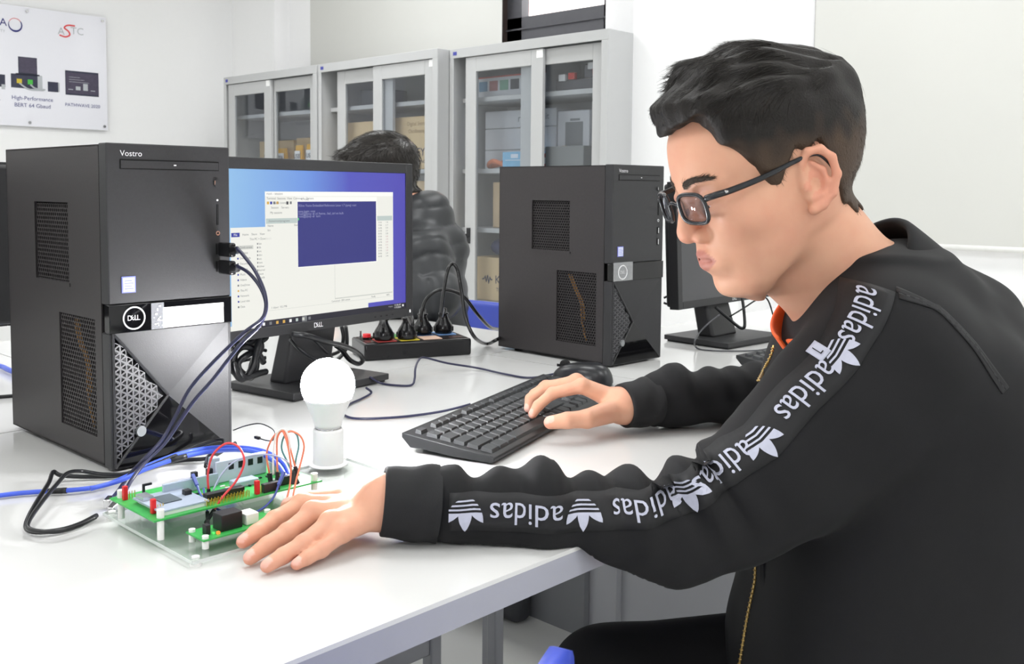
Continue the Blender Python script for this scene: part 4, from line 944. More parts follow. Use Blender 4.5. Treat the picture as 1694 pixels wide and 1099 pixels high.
# ------------------------------------------------------------------ runs of the cables and wires (metres)
RUN = {
    'usb_a': [(-0.0161,0.4585,1.0039),(-0.0161,0.4431,0.9955),(-0.0155,0.4188,0.9775),(-0.0178,0.3969,0.9531),(-0.0285,0.3842,0.9321),(-0.053,0.3864,0.9154),(-0.073,0.4185,0.8804),(-0.0912,0.4349,0.8517),(-0.1055,0.4397,0.8228),(-0.1213,0.4396,0.8001),(-0.1459,0.4346,0.7832),(-0.1552,0.4495,0.765),(-0.1738,0.4324,0.757),(-0.1993,0.4013,0.757)],
    'usb_b': [(-0.017,0.4574,0.9835),(-0.0158,0.4336,0.9765),(-0.0153,0.4095,0.9602),(-0.0207,0.3915,0.9416),(-0.0354,0.3831,0.9221),(-0.0589,0.3842,0.903),(-0.0728,0.4166,0.8632),(-0.0876,0.4299,0.8404),(-0.1025,0.4361,0.8176),(-0.1197,0.4375,0.7962),(-0.1442,0.4327,0.7813),(-0.1669,0.4191,0.768),(-0.1891,0.3909,0.762),(-0.2051,0.3778,0.757)],
    'loop_a': [(-0.2212,0.3767,0.755),(-0.2432,0.366,0.754),(-0.2639,0.3632,0.754),(-0.2809,0.3756,0.754),(-0.2791,0.3979,0.755),(-0.253,0.4418,0.76),(-0.2195,0.4975,0.7605),(-0.1996,0.5353,0.761),(-0.1932,0.5287,0.757),(-0.1686,0.5121,0.754),(-0.142,0.4956,0.754),(-0.1014,0.5063,0.754),(-0.0675,0.4999,0.755),(-0.0434,0.4805,0.757),(-0.0214,0.4775,0.765),(-0.0146,0.4685,0.772)],
    'loop_b': [(-0.2306,0.3577,0.76),(-0.252,0.3474,0.759),(-0.2728,0.3475,0.759),(-0.2857,0.3696,0.759),(-0.2798,0.3882,0.761),(-0.2533,0.4255,0.765),(-0.2227,0.4657,0.768),(-0.2043,0.4851,0.771),(-0.1825,0.5022,0.765),(-0.164,0.4918,0.76),(-0.141,0.4755,0.76),(-0.1047,0.4821,0.763),(-0.062,0.4956,0.767),(-0.0354,0.4846,0.775),(-0.0309,0.4677,0.778),(-0.0376,0.4618,0.771),(-0.0542,0.4612,0.765),(-0.0746,0.4316,0.763)],
    'blue': [(-0.2958,0.5162,0.754),(-0.2629,0.5115,0.754),(-0.2319,0.4979,0.754),(-0.204,0.4744,0.755),(-0.1752,0.4668,0.755),(-0.1455,0.4733,0.758),(-0.1111,0.4865,0.762),(-0.0717,0.4917,0.766),(-0.0422,0.4755,0.77),(-0.0673,0.3675,0.795),(-0.0604,0.3313,0.796),(-0.0597,0.3008,0.7903),(-0.0664,0.2778,0.7812)],
    'blue2': [(-0.1998,0.4395,0.763),(-0.169,0.4368,0.766),(-0.1376,0.4397,0.772),(-0.0983,0.4412,0.776),(-0.0694,0.4273,0.78),(-0.0727,0.3586,0.7951),(-0.0678,0.3244,0.7955),(-0.0688,0.2959,0.7905),(-0.0746,0.272,0.7829)],
    'red_loop': [(-0.1466,0.2968,0.7808),(-0.1463,0.2981,0.7972),(-0.1422,0.2957,0.8153),(-0.1329,0.2869,0.8265),(-0.1272,0.2734,0.8245),(-0.1268,0.2645,0.8119),(-0.135,0.2642,0.796),(-0.1504,0.2645,0.7823),(-0.1594,0.2655,0.7708)],
    'blue_loop': [(-0.1519,0.3101,0.7856),(-0.1541,0.2971,0.7776),(-0.152,0.2796,0.7705),(-0.142,0.2683,0.7637),(-0.1287,0.2613,0.7605),(-0.115,0.2545,0.7648),(-0.101,0.2552,0.7728),(-0.0908,0.2601,0.7839)],
    'pale_loop': [(-0.1438,0.2938,0.7808),(-0.1349,0.2931,0.7947),(-0.1241,0.29,0.8051),(-0.1109,0.284,0.8104),(-0.0958,0.2755,0.811),(-0.0825,0.2682,0.8062),(-0.0726,0.2641,0.7965)],
    'thin_blue': [(-0.1634,0.2695,0.7685),(-0.1609,0.2749,0.7754),(-0.1596,0.2815,0.7823),(-0.1572,0.2868,0.7877)],
    'orange_a': [(-0.0888,0.2803,0.7878),(-0.09,0.2836,0.8083),(-0.086,0.2809,0.8228),(-0.0815,0.2769,0.8301),(-0.0777,0.273,0.8313),(-0.0778,0.2645,0.8182),(-0.0766,0.2613,0.799),(-0.0806,0.2566,0.7825),(-0.0894,0.2499,0.769)],
    'orange_b': [(-0.0834,0.2747,0.7891),(-0.0828,0.2763,0.8108),(-0.0818,0.2766,0.8253),(-0.0785,0.2739,0.8319),(-0.0754,0.2702,0.829),(-0.076,0.2621,0.814),(-0.0735,0.2576,0.7961)],
    'teal': [(-0.0729,0.2638,0.7904),(-0.0737,0.273,0.8011),(-0.0766,0.2772,0.8131),(-0.0743,0.2761,0.8253),(-0.0695,0.2715,0.8308),(-0.0655,0.2669,0.8266),(-0.0647,0.265,0.8157),(-0.0698,0.2619,0.8049),(-0.0744,0.2583,0.7931)],
    'orange_c': [(-0.0853,0.2456,0.7702),(-0.0764,0.2524,0.7856),(-0.0661,0.2579,0.8038),(-0.0638,0.2569,0.817),(-0.0659,0.26,0.8267),(-0.0711,0.266,0.8314),(-0.0753,0.2703,0.8302)],
    'white_a': [(-0.0891,0.2734,0.7893),(-0.0881,0.2746,0.8109),(-0.0857,0.2737,0.8277),(-0.0821,0.2706,0.8343),(-0.0788,0.2671,0.8338),(-0.0767,0.264,0.8254),(-0.0765,0.2624,0.8122)],
    'thin_black': [(-0.031,0.4457,0.7941),(-0.0323,0.4189,0.8039),(-0.032,0.3903,0.8116),(-0.0457,0.347,0.8173),(-0.075,0.2914,0.8264),(-0.0765,0.2923,0.819),(-0.0703,0.3143,0.8132),(-0.0651,0.3376,0.8106)],
    'mouse_lead': [(0.3777,0.7112,0.7657),(0.3988,0.7092,0.753),(0.4073,0.6727,0.753),(0.4255,0.6622,0.753),(0.4361,0.6669,0.762),(0.4483,0.6794,0.775),(0.4756,0.7032,0.782),(0.5033,0.719,0.782),(0.5607,0.7223,0.765),(0.6047,0.6899,0.755),(0.6052,0.6152,0.753),(0.6151,0.5671,0.753),(0.6709,0.5467,0.758)],
    'kb_lead': [(0.32,0.6471,0.765),(0.3325,0.6509,0.755),(0.2997,0.6332,0.753),(0.2669,0.6172,0.753),(0.2285,0.5866,0.753),(0.211,0.5504,0.753),(0.2193,0.5267,0.753),(0.2541,0.503,0.753),(0.2883,0.4905,0.753),(0.3166,0.4706,0.757),(0.3387,0.4562,0.762),(0.3543,0.4499,0.765)],
    'mon_a': [(0.4274,0.8546,0.8305),(0.4287,0.8511,0.8091),(0.4233,0.8546,0.7876),(0.3926,0.8429,0.784),(0.3545,0.825,0.7864),(0.3523,0.8572,0.7932),(0.3457,0.8654,0.8056)],
    'mon_b': [(0.4447,0.8653,0.8278),(0.4389,0.8542,0.8023),(0.4291,0.8483,0.7856),(0.4017,0.8326,0.7767),(0.3646,0.8131,0.7732)],
    'mon_c': [(0.1985,0.6693,0.8601),(0.2213,0.6593,0.8553),(0.2778,0.6925,0.8365),(0.3572,0.7522,0.8143),(0.4147,0.7913,0.7919),(0.4322,0.8004,0.776),(0.4261,0.8062,0.7696),(0.4041,0.8013,0.7803),(0.3842,0.7951,0.7991),(0.3655,0.7868,0.8104)],
    'mon_d': [(0.2341,0.6746,0.8523),(0.2751,0.7094,0.8311),(0.3308,0.7645,0.8047),(0.3617,0.7885,0.788)],
    'mon_e': [(0.2223,0.7081,0.8443),(0.218,0.6827,0.8357),(0.2217,0.6632,0.8258),(0.226,0.6434,0.8186)],
    'knot_a': [(0.1351,0.7141,0.8581),(0.1562,0.7195,0.8446),(0.1706,0.7195,0.8503),(0.175,0.7135,0.8369),(0.1599,0.7127,0.816),(0.15,0.7068,0.7982),(0.1353,0.7088,0.8088),(0.1313,0.715,0.8281),(0.1458,0.7156,0.8407),(0.1697,0.7184,0.8305),(0.1874,0.727,0.8109)],
    'knot_b': [(0.1192,0.6981,0.8228),(0.1309,0.6984,0.8037),(0.1517,0.7048,0.7956),(0.1688,0.7172,0.8089),(0.1671,0.7209,0.8278),(0.1416,0.7041,0.8283),(0.1291,0.7017,0.8176),(0.1343,0.6943,0.7993),(0.1654,0.7054,0.8),(0.1838,0.715,0.7991)],
    'knot_c': [(0.119,0.7005,0.8446),(0.1398,0.7087,0.8547),(0.1683,0.7223,0.8548),(0.1971,0.7351,0.8486),(0.1837,0.7339,0.8418),(0.1524,0.7232,0.8409),(0.1262,0.7063,0.8333),(0.1176,0.6989,0.8141),(0.1318,0.6967,0.7967)],
    'knot_d': [(0.1745,0.7158,0.8539),(0.1644,0.7098,0.8339),(0.1543,0.7037,0.8125),(0.133,0.6954,0.7967),(0.1209,0.6947,0.8072),(0.1193,0.6982,0.8246)],
    'back_a': [(0.2504,0.8196,0.7994),(0.23,0.8407,0.7962),(0.2016,0.8411,0.7926)],
    'back_b': [(0.2619,0.8375,0.8078),(0.2522,0.8768,0.8083),(0.2445,0.9133,0.8008)],
    'p4': [(0.63,0.8162,0.8338),(0.6325,0.8158,0.8555),(0.644,0.8216,0.8889),(0.657,0.8258,0.9215),(0.6707,0.8269,0.9313),(0.6765,0.8195,0.9186),(0.6797,0.8124,0.8814),(0.6692,0.7893,0.8317),(0.6656,0.7605,0.7969),(0.8121,0.8743,0.7555),(0.7637,0.8006,0.7764),(0.8748,0.8862,0.7643)],
    'p3': [(0.6438,0.8875,0.8187),(0.6454,0.8876,0.8364),(0.6597,0.8895,0.8602),(0.6818,0.8822,0.8748),(0.7068,0.8705,0.874),(0.7313,0.8578,0.8599),(0.769,0.8579,0.8226),(0.8341,0.8877,0.7875),(0.9101,0.9369,0.7699)],
    'p2': [(0.5856,0.8469,0.8186),(0.592,0.8561,0.8321),(0.6082,0.8839,0.8433),(0.6347,0.9296,0.8515)],
    'p1': [(0.5352,0.8709,0.8187),(0.5405,0.8811,0.8308),(0.5545,0.9111,0.8418),(0.5556,0.9401,0.8508)],
    'm2_hdmi': [(1.273,0.5473,0.843),(1.2655,0.5376,0.8127),(1.2564,0.5301,0.7878),(1.2534,0.5326,0.7813),(1.2472,0.5394,0.7838),(1.2327,0.5565,0.8019),(1.213,0.5643,0.8173),(1.2063,0.5724,0.8275)],
    'm2_thin': [(1.1763,0.5446,0.8157),(1.1339,0.5441,0.8017),(1.1021,0.5466,0.783),(1.0699,0.5356,0.7701),(1.0991,0.5483,0.753),(1.0924,0.5123,0.753),(1.1173,0.4783,0.753),(1.1602,0.448,0.753),(1.1884,0.4297,0.757)],
    'm2_power': [(1.2085,0.5391,0.8096),(1.2386,0.5237,0.8266),(1.2661,0.5109,0.8426),(1.2789,0.4981,0.8492),(1.2856,0.49,0.8389),(1.2823,0.4758,0.8078),(1.2698,0.4568,0.7784),(1.2391,0.4283,0.7528)],
    'm2_left': [(1.1964,0.7003,0.8375),(1.204,0.6927,0.8416),(1.2133,0.683,0.8417),(1.2161,0.6658,0.8456)],
    'm2_left2': [(1.1959,0.6998,0.8267),(1.2013,0.6937,0.8241),(1.2107,0.6841,0.8269),(1.2157,0.6652,0.8349)],
    'left_blue': [(-0.0158,1.3441,0.757),(0.0017,1.2767,0.757),(-0.0006,1.2301,0.757),(-0.0024,1.1547,0.757),(-0.0032,1.028,0.757)],
    'left_black': [(-0.1173,1.0316,0.754),(-0.087,1.0204,0.754),(-0.0675,1.0138,0.754),(-0.0228,1.0019,0.754)],
    'left_c1': [(-0.0412,1.1677,0.915),(-0.0316,1.1577,0.9161),(-0.0249,1.1503,0.9132),(-0.0067,1.1593,0.9034)],
    'left_c2': [(-0.0495,1.1451,0.8935),(-0.0427,1.138,0.8936),(-0.0357,1.1311,0.8985),(-0.0141,1.1385,0.9084)],
    'left_c3': [(-0.05,1.1444,0.8808),(-0.042,1.1358,0.8799),(-0.0341,1.1269,0.8741),(-0.0161,1.1361,0.8638)],
}
# ------------------------------------------------------------------ circuit board on its acrylic base
m_acr = thin_glass('clear_acrylic', '#fafcfb', 0.03)
m_pcb = mat('green_circuit_board', '#3fae55', 0.35, var=0.2, scale=120)
m_gold = mat('gold_pins', '#d8b84a', 0.3, metal=0.6)
m_red = mat('red_plastic', '#d8262c', 0.3)
m_bg = mat('blue_grey_module', '#a9b4c6', 0.3, var=0.1, scale=60)
m_clr = mat('frosted_plate', '#b9c6da', 0.2, alpha=0.75)
m_conn = mat('connector_black', '#1b1c20', 0.4)
m_nyl = mat('white_nylon', '#efefec', 0.4)
def board():
    t = thing('circuit_board_trainer', 'green circuit board with coloured jumpers on a clear acrylic base beside the left hand', 'circuit board', (-0.218, 0.197, T), math.radians(-0.8))
    def P(name, m, *boxes, bevel=0.0, smooth=None):
        b = MB()
        for bx_ in boxes: b.box(*bx_)
        return b.build(name, m, t, bevel=bevel, smooth=smooth)
    ac = MB(); ac.box(0, 0.287, 0, 0.178, 0.004, 0.007); ac.build('acrylic_base', m_acr, t)
    ed = MB(); w = 0.0006                                                 # bright cut edges of the sheet
    ed.box(-w, 0, 0, 0.178, 0.004, 0.007); ed.box(0, 0.287, -w, 0, 0.004, 0.007); ed.box(0.287, 0.287 + w, 0, 0.178, 0.004, 0.007); ed.box(0, 0.287, 0.178, 0.178 + w, 0.004, 0.007)
    ed.build('acrylic_edge', mat('acrylic_edge', '#e3e8e6', 0.2, alpha=0.6), t)
    for x, y in ((0.006, 0.006), (0.281, 0.006), (0.006, 0.172), (0.281, 0.172)):
        MB().cyl((x, y, 0), (x, y, 0.004), 0.005, n=14).build('bumper_foot', m_nyl, t)
        MB().cyl((x, y, 0.007), (x, y, 0.0085), 0.0035, n=12).build('screw_cap', m_nyl, t)
    px0, px1, py0, py1, z = -0.003, 0.176, 0.064, 0.156, 0.0255
    P('main_board', m_pcb, (px0, px1, py0, py1, z, z + 0.0016))
    for x, y in ((0.0055, 0.069), (0.0055, 0.150), (0.170, 0.069), (0.170, 0.150)):
        MB().cyl((x, y, 0.007), (x, y, z), 0.0032, n=12).build('standoff', m_nyl, t)
        MB().cyl((x, y, z + 0.0016), (x, y, z + 0.009), 0.0034, n=12).build('standoff_nut', m_nyl, t)
    zb = z + 0.0016
    # red caps and yellow pins
    for x, y in ((0.005, 0.140), (0.006, 0.084), (0.104, 0.069)):
        P('red_jumper', m_red, (x - 0.0022, x + 0.0022, y - 0.0022, y + 0.0022, zb, zb + 0.0135), bevel=0.0006)
        b = MB()
        for k in range(3): b.box(x + 0.004 + 0.0026 * k, x + 0.0046 + 0.0026 * k, y - 0.0003, y + 0.0003, zb, zb + 0.0075)
        b.build('yellow_pins', m_gold, t)
    # shielded module with pale lid
    P('module_base', m_nyl, (0.010, 0.052, 0.071, 0.124, zb, zb + 0.0035))
    P('module_lid', m_bg, (0.006, 0.054, 0.070, 0.126, zb + 0.0035, zb + 0.005))
    P('module_chip', mat('chip_grey', '#59646b', 0.3), (0.018, 0.036, 0.088, 0.112, zb + 0.005, zb + 0.006))
    P('module_shield', mat('shield_silver', '#c3c8cf', 0.2, metal=0.7), (0.008, 0.018, 0.108, 0.124, zb + 0.005, zb + 0.0085))
    P('antenna', m_conn, (0.020, 0.022, 0.134, 0.136, zb, zb + 0.011), (0.020, 0.029, 0.134, 0.136, zb + 0.011, zb + 0.013))
    # standing frosted plate and pale module along the back edge
    P('frosted_plate', m_clr, (0.034, 0.092, 0.121, 0.124, zb, zb + 0.0125), bevel=0.0006)
    for x in (0.068, 0.084): P('slide_switch', m_conn, (x, x + 0.006, 0.128, 0.133, zb, zb + 0.016), bevel=0.0006)
    P('relay_module', mat('pale_module', '#c8d2e4', 0.35), (0.092, 0.150, 0.126, 0.132, zb, zb + 0.022), bevel=0.0008)
    for k in range(4):
        x = 0.106 + 0.011 * k
        P('relay_window', m_conn, (x, x + 0.0055, 0.1252, 0.1262, zb + 0.012, zb + 0.0185))
    P('coil_block', m_bg, (0.090, 0.098, 0.128, 0.138, zb, zb + 0.026), bevel=0.001)
    P('ribbon_socket', m_clr, (0.098, 0.124, 0.098, 0.112, zb, zb + 0.006), bevel=0.0008)
    # headers
    P('pin_socket', m_conn, (0.056, 0.096, 0.078, 0.086, zb, zb + 0.0075), bevel=0.0005)
    pin = MB()
    for i in range(14):
        for j in range(2): pin.box(0.0500 + 0.0034 * i, 0.0507 + 0.0034 * i, 0.0675 + 0.0035 * j, 0.0682 + 0.0035 * j, zb, zb + 0.006)
    pin.build('pin_header', m_gold, t)
    P('small_relay', m_conn, (0.0445, 0.0515, 0.098, 0.105, zb, zb + 0.0095), bevel=0.0006)
    P('black_socket', m_conn, (0.110, 0.128, 0.066, 0.072, zb, zb + 0.0085), bevel=0.0005)
    P('black_socket', m_conn, (0.132, 0.150, 0.076, 0.082, zb, zb + 0.0085), bevel=0.0005)
    P('jack_socket', mat('silver_jack', '#c9ccd2', 0.25, metal=0.6), (0.152, 0.166, 0.112, 0.126, zb, zb + 0.011), bevel=0.0008)
    for i in range(16):
        x, y = random.uniform(0.056, 0.150), random.uniform(0.088, 0.116)
        P('chip_part', (m_conn, m_nyl, m_gold)[i % 3], (x, x + random.uniform(0.002, 0.005), y, y + random.uniform(0.0015, 0.004), zb, zb + 0.0012))
    # small relay board in front
    sx, sy, sz = 0.019, 0.0165, 0.0145
    P('relay_board', m_pcb, (sx, sx + 0.085, sy, sy + 0.032, sz, sz + 0.0014))
    for x, y in ((sx + 0.004, sy + 0.004), (sx + 0.081, sy + 0.004), (sx + 0.004, sy + 0.028), (sx + 0.081, sy + 0.028)):
        MB().cyl((x, y, 0.007), (x, y, sz + 0.004), 0.003, n=12).build('standoff', m_nyl, t)
    zs = sz + 0.0014
    P('relay', m_conn, (sx + 0.022, sx + 0.043, sy + 0.008, sy + 0.024, zs, zs + 0.015), bevel=0.0006)
    P('screw_terminal', m_nyl, (sx + 0.047, sx + 0.060, sy + 0.008, sy + 0.024, zs, zs + 0.010), bevel=0.0008)
    P('signal_lamp', mat('led_orange', '#ff7a33', 0.3, emit=1.2), (sx + 0.017, sx + 0.0195, sy + 0.006, sy + 0.0085, zs, zs + 0.002))
    P('signal_lamp', mat('led_green', '#58e06a', 0.3, emit=0.8), (sx + 0.014, sx + 0.016, sy + 0.009, sy + 0.011, zs, zs + 0.0015))
    P('pin_socket', m_conn, (sx + 0.008, sx + 0.0125, sy + 0.010, sy + 0.017, zs, zs + 0.009), bevel=0.0005)
    return t
board()

# ------------------------------------------------------------------ lit bulb in its white holder
def bulb(x, y):
    zb = T + 0.0075
    h = thing('lamp_holder', 'white round lamp holder standing on the acrylic base under the lit bulb', 'lamp holder', (x, y, zb))
    q = MB(); q.smooth = True
    q.lathe([(0.0, 0.0), (0.0172, 0.0), (0.0175, 0.002), (0.0172, 0.040), (0.0165, 0.0425), (0.0150, 0.0430), (0.0145, 0.036), (0.0, 0.034)], n=40)
    q.build('holder_body', m_white, h)
    q = MB(); q.lathe([(0.021, 0.0), (0.0225, 0.001), (0.021, 0.0028), (0.017, 0.003)], n=40); q.build('holder_base', m_white, h, smooth=True)
    t = thing('light_bulb', 'lit round white bulb standing in the white holder', 'light bulb', (x, y, zb + 0.037))
    q = MB(); q.smooth = True
    q.lathe([(0.0138, 0.0), (0.0138, 0.0065), (0.0132, 0.008), (0.0152, 0.0085), (0.0160, 0.012), (0.0185, 0.020), (0.0225, 0.030), (0.0262, 0.0385), (0.0270, 0.0405)], n=48)
    q.build('collar', m_white, t)
    q = MB(); q.smooth = True
    th = MB()
    for k in range(5): th.lathe([(0.0139, 0.0005 + 0.0013 * k), (0.0143, 0.001 + 0.0013 * k), (0.0139, 0.0015 + 0.0013 * k)], n=36)
    th.build('screw_thread', m_chrome, t, smooth=True)
    pr = [(0.0268, 0.0405)] + [(0.0306 * math.cos(a), 0.056 + 0.0306 * math.sin(a)) for a in np.linspace(-0.5, PI / 2, 18)]
    q.lathe(pr, n=56); q.build('globe', m_bulb, t)
m_bulb = mat('glowing_globe', '#fdfdff', 0.5, emit=140.0, var=0.0)
bulb(0.0378, 0.357)

# ------------------------------------------------------------------ cables and jumper wires
m_cab_b = mat('black_cable', '#17181b', 0.3, var=0.1)
m_cab_n = mat('dark_blue_grey_cable', '#2a2b45', 0.3, var=0.1)
m_cab_bl = mat('blue_cable', '#4762d6', 0.3, var=0.1)
def cable(name, run, r, m, label, cat='cable', group=None, ends=(), n=8):
    pts = RUN[run]
    b = MB(); b.smooth = True
    if ends:
        o = Vector(pts[0]); t = thing(name, label, cat, o, 0, group)
        b.tube([Vector(p) - o for p in pts], r, n, 6); b.build('lead', m, t)
        for (i, L, w, nm, mm) in ends:
            p = Vector(pts[i]); q = Vector(pts[i - 1] if i else pts[1]); d = (p - q).normalized()
            e = MB(); X = Matrix.Translation(p - o) @ d.to_track_quat('Z', 'Y').to_matrix().to_4x4(); e.at(X)
            e.box(-w, w, -w * 0.9, w * 0.9, -0.002, L); e.build(nm, mm, t, bevel=w * 0.2)
        return t
    b.tube(pts, r, n, 6)
    return tag(b.build(name, m), label, cat, group)
def usb(run, label):
    pts = RUN[run]; o = Vector(pts[0]); t = thing('usb_cable', label, 'cable', o, 0, 'leads plugged into the front of the tower')
    b = MB(); b.smooth = True; b.tube([Vector(p) - o for p in pts], 0.0021, 10, 6); b.build('lead', m_cab_n, t)
    z = {'usb_a': 1.0, 'usb_b': 0.9785}[run]
    px = -0.1406 + 0.1362
    e = MB(); e.box(px - 0.0045 - o.x, px + 0.0045 - o.x, 0.487 - o.y, 0.515 - o.y, z - 0.0085 - o.z, z + 0.0085 - o.z); e.build('plug_body', m_plug, t, bevel=0.0025, seg=3)
    e = MB(); e.smooth = True; e.tube([Vector((px, 0.488, z)) - o, Vector((px - 0.002, 0.474, z)) - o, Vector((0, 0, 0))], [0.0055, 0.0038, 0.0024], 10, 6); e.build('strain_relief', m_plug, t)
    e = MB(); e.box(px - 0.0022 - o.x, px + 0.0022 - o.x, 0.515 - o.y, 0.5195 - o.y, z - 0.006 - o.z, z + 0.006 - o.z); e.build('plug_tip', m_chrome, t)
    p = Vector(pts[-1]) - o; q = Vector(pts[-2]) - o; d = (p - q).normalized()
    X = Matrix.Translation(p) @ d.to_track_quat('Z', 'Y').to_matrix().to_4x4()
    e = MB().at(X); e.box(-0.0035, 0.0035, -0.004, 0.004, -0.012, 0.004); e.build('small_plug', m_chrome, t, bevel=0.001)
usb('usb_a', 'upper dark lead from the nearest tower down to the circuit board')
usb('usb_b', 'lower dark lead from the nearest tower down to the circuit board')
cable('black_cable', 'loop_a', 0.0024, m_cab_b, 'black cable looping on the table at the left of the circuit board, lower strand', group='black cables looping by the tower')
cable('black_cable', 'loop_b', 0.0022, m_cab_b, 'black cable looping along the foot of the nearest tower, upper strand', group='black cables looping by the tower')
def network(run, label):
    pts = [Vector(p) for p in RUN[run]]; o = pts[0]
    t = thing('blue_cable', label, 'cable', o, 0, 'blue cables behind the circuit board')
    b = MB(); b.smooth = True; b.tube([p - o for p in pts], 0.0025, 10, 6); b.build('lead', m_cab_bl, t)
    sp = spline(pts, 6); k = int(len(sp) * (0.2 if run == 'blue' else 0.33))
    e = MB(); e.smooth = True; e.tube([p - o for p in sp[k:k + 4]], 0.0031, 10, 1); e.build('tape_band', m_cab_b, t)
network('blue', 'long blue cable from the left edge to the back of the circuit board')
network('blue2', 'short blue cable lying along the long blue one behind the circuit board')
m_w_red = mat('red_wire', '#e0454c', 0.35); m_w_or = mat('orange_wire', '#f08a6a', 0.35); m_w_wh = mat('white_wire', '#f2ece8', 0.35); m_w_te = mat('teal_wire', '#4f8f93', 0.35)
m_w_bl = mat('blue_wire', '#4a5aa8', 0.35); m_w_pa = mat('pale_blue_wire', '#b9bfe0', 0.35)
JG = 'jumper wires of the circuit board'
E2 = lambda m=m_conn: ((0, 0.013, 0.0016, 'wire_socket', m), (-1, 0.013, 0.0016, 'wire_socket', m))
cable('jumper_wire', 'red_loop', 0.0011, m_w_red, 'red jumper wire arching high over the circuit board', 'wire', JG, E2())
cable('jumper_wire', 'blue_loop', 0.0011, m_w_bl, 'dark blue jumper wire sagging in front of the black relay', 'wire', JG, E2(m_w_bl))
cable('jumper_wire', 'pale_loop', 0.0008, m_w_pa, 'thin pale blue jumper wire crossing behind the red loop', 'wire', JG)
cable('jumper_wire', 'thin_blue', 0.0010, m_w_bl, 'short dark blue jumper wire into the small relay board', 'wire', JG, ((0, 0.012, 0.0016, 'wire_socket', m_conn),))
cable('jumper_wire', 'orange_a', 0.0010, m_w_or, 'orange jumper wire, leftmost of the tall bunch', 'wire', JG, ((0, 0.014, 0.0019, 'wire_socket', m_conn), (-1, 0.010, 0.0016, 'wire_socket', m_w_or)))
cable('jumper_wire', 'orange_b', 0.0010, m_w_or, 'orange jumper wire, second in the tall bunch', 'wire', JG, ((0, 0.014, 0.0019, 'wire_socket', m_conn), (-1, 0.008, 0.0016, 'wire_socket', m_conn)))
cable('jumper_wire', 'orange_c', 0.0010, m_w_or, 'orange jumper wire, rightmost of the tall bunch', 'wire', JG, ((0, 0.010, 0.0016, 'wire_socket', m_w_or),))
cable('jumper_wire', 'teal', 0.0010, m_w_te, 'teal jumper wire looping in the tall bunch', 'wire', JG, E2(m_conn))
cable('jumper_wire', 'white_a', 0.0010, m_w_wh, 'white jumper wire in the tall bunch', 'wire', JG)
cable('jumper_wire', 'thin_black', 0.0007, m_cab_b, 'thin black jumper wire with a loose end behind the circuit board', 'wire', JG, ((-1, 0.010, 0.0016, 'wire_socket', m_conn),))
cable('mouse_lead', 'mouse_lead', 0.0019, m_cab_n, 'dark mouse lead lying on the white table behind the first keyboard')
cable('keyboard_lead', 'kb_lead', 0.0019, m_cab_n, 'dark keyboard lead running from behind the bulb to the first keyboard')
MG = 'black cables behind the lit monitor'
cable('black_cable', 'mon_a', 0.0035, m_cab_b, 'black cable hanging below the lit monitor, inner strand', group=MG)
cable('black_cable', 'mon_b', 0.0035, m_cab_b, 'black cable hanging below the lit monitor, outer strand', group=MG)
cable('black_cable', 'mon_c', 0.0042, m_cab_b, 'thick black cable looping beside the power strip under the lit monitor', group=MG)
cable('black_cable', 'mon_d', 0.0018, m_cab_b, 'thin black cable slanting right under the lit monitor', group=MG)
cable('black_cable', 'mon_e', 0.0025, m_cab_b, 'black cable slanting across the stand neck of the lit monitor', group=MG)
for k in 'abcd':
    cable('black_cable', 'knot_' + k, 0.0048, m_cab_b, {'a': 'widest loop', 'b': 'lowest loop', 'c': 'flat outer loop', 'd': 'upright strand'}[k] + ' of the knotted black cable between the tower and the lit monitor', group=MG)
cable('black_cable', 'back_a', 0.0030, m_cab_b, 'black cable lying flat behind the cable knot, nearer strand', group=MG)
cable('black_cable', 'back_b', 0.0030, m_cab_b, 'black cable lying flat behind the cable knot, farther strand', group=MG)
plug(0.044, 0.024, 2.4, 'black power plug nearest the red switch, leftmost on the strip', RUN['p1'])
plug(0.090, 0.022, 2.4, 'black power plug between the yellow and the peach outlet', RUN['p2'])
plug(0.139, 0.073, 2.4, 'black power plug in the dark blue outlet, behind the others', RUN['p3'])
plug(0.183, 0.072, 2.4, 'black power plug in the light blue outlet with the tall arching lead', RUN['p4'])
SG = 'black cables of the switched off monitor'
cable('black_cable', 'm2_hdmi', 0.0034, m_cab_b, 'thick black cable bent sharply below the switched off monitor', group=SG)
cable('black_cable', 'm2_thin', 0.0017, mat('grey_cable', '#4b4c50', 0.3), 'thin grey cable curving round the stand base of the switched off monitor', group=SG)
cable('black_cable', 'm2_power', 0.0017, m_cab_b, 'thin black cable arching below the right side of the switched off monitor', group=SG)
cable('black_cable', 'm2_left', 0.0025, m_cab_b, 'upper black cable between the second tower and the switched off monitor', group=SG)
cable('black_cable', 'm2_left2', 0.0025, m_cab_b, 'lower black cable between the second tower and the switched off monitor', group=SG)
LG = 'cables at the left edge of the picture'
cable('blue_cable', 'left_blue', 0.0045, m_cab_bl, 'blue cable behind the nearest tower at the left edge of the picture', group=LG)
cable('black_cable', 'left_black', 0.0030, m_cab_b, 'flat black cable behind the nearest tower at the left edge of the picture', group=LG)
cable('grey_cable', 'left_c1', 0.0020, mat('grey_cable', '#4b4c50', 0.3), 'upper grey cable in front of the cut off monitor at the left edge', group=LG)
cable('grey_cable', 'left_c2', 0.0020, mat('grey_cable', '#4b4c50', 0.3), 'middle grey cable in front of the cut off monitor at the left edge', group=LG)
cable('grey_cable', 'left_c3', 0.0020, mat('grey_cable', '#4b4c50', 0.3), 'lowest grey cable in front of the cut off monitor at the left edge', group=LG)
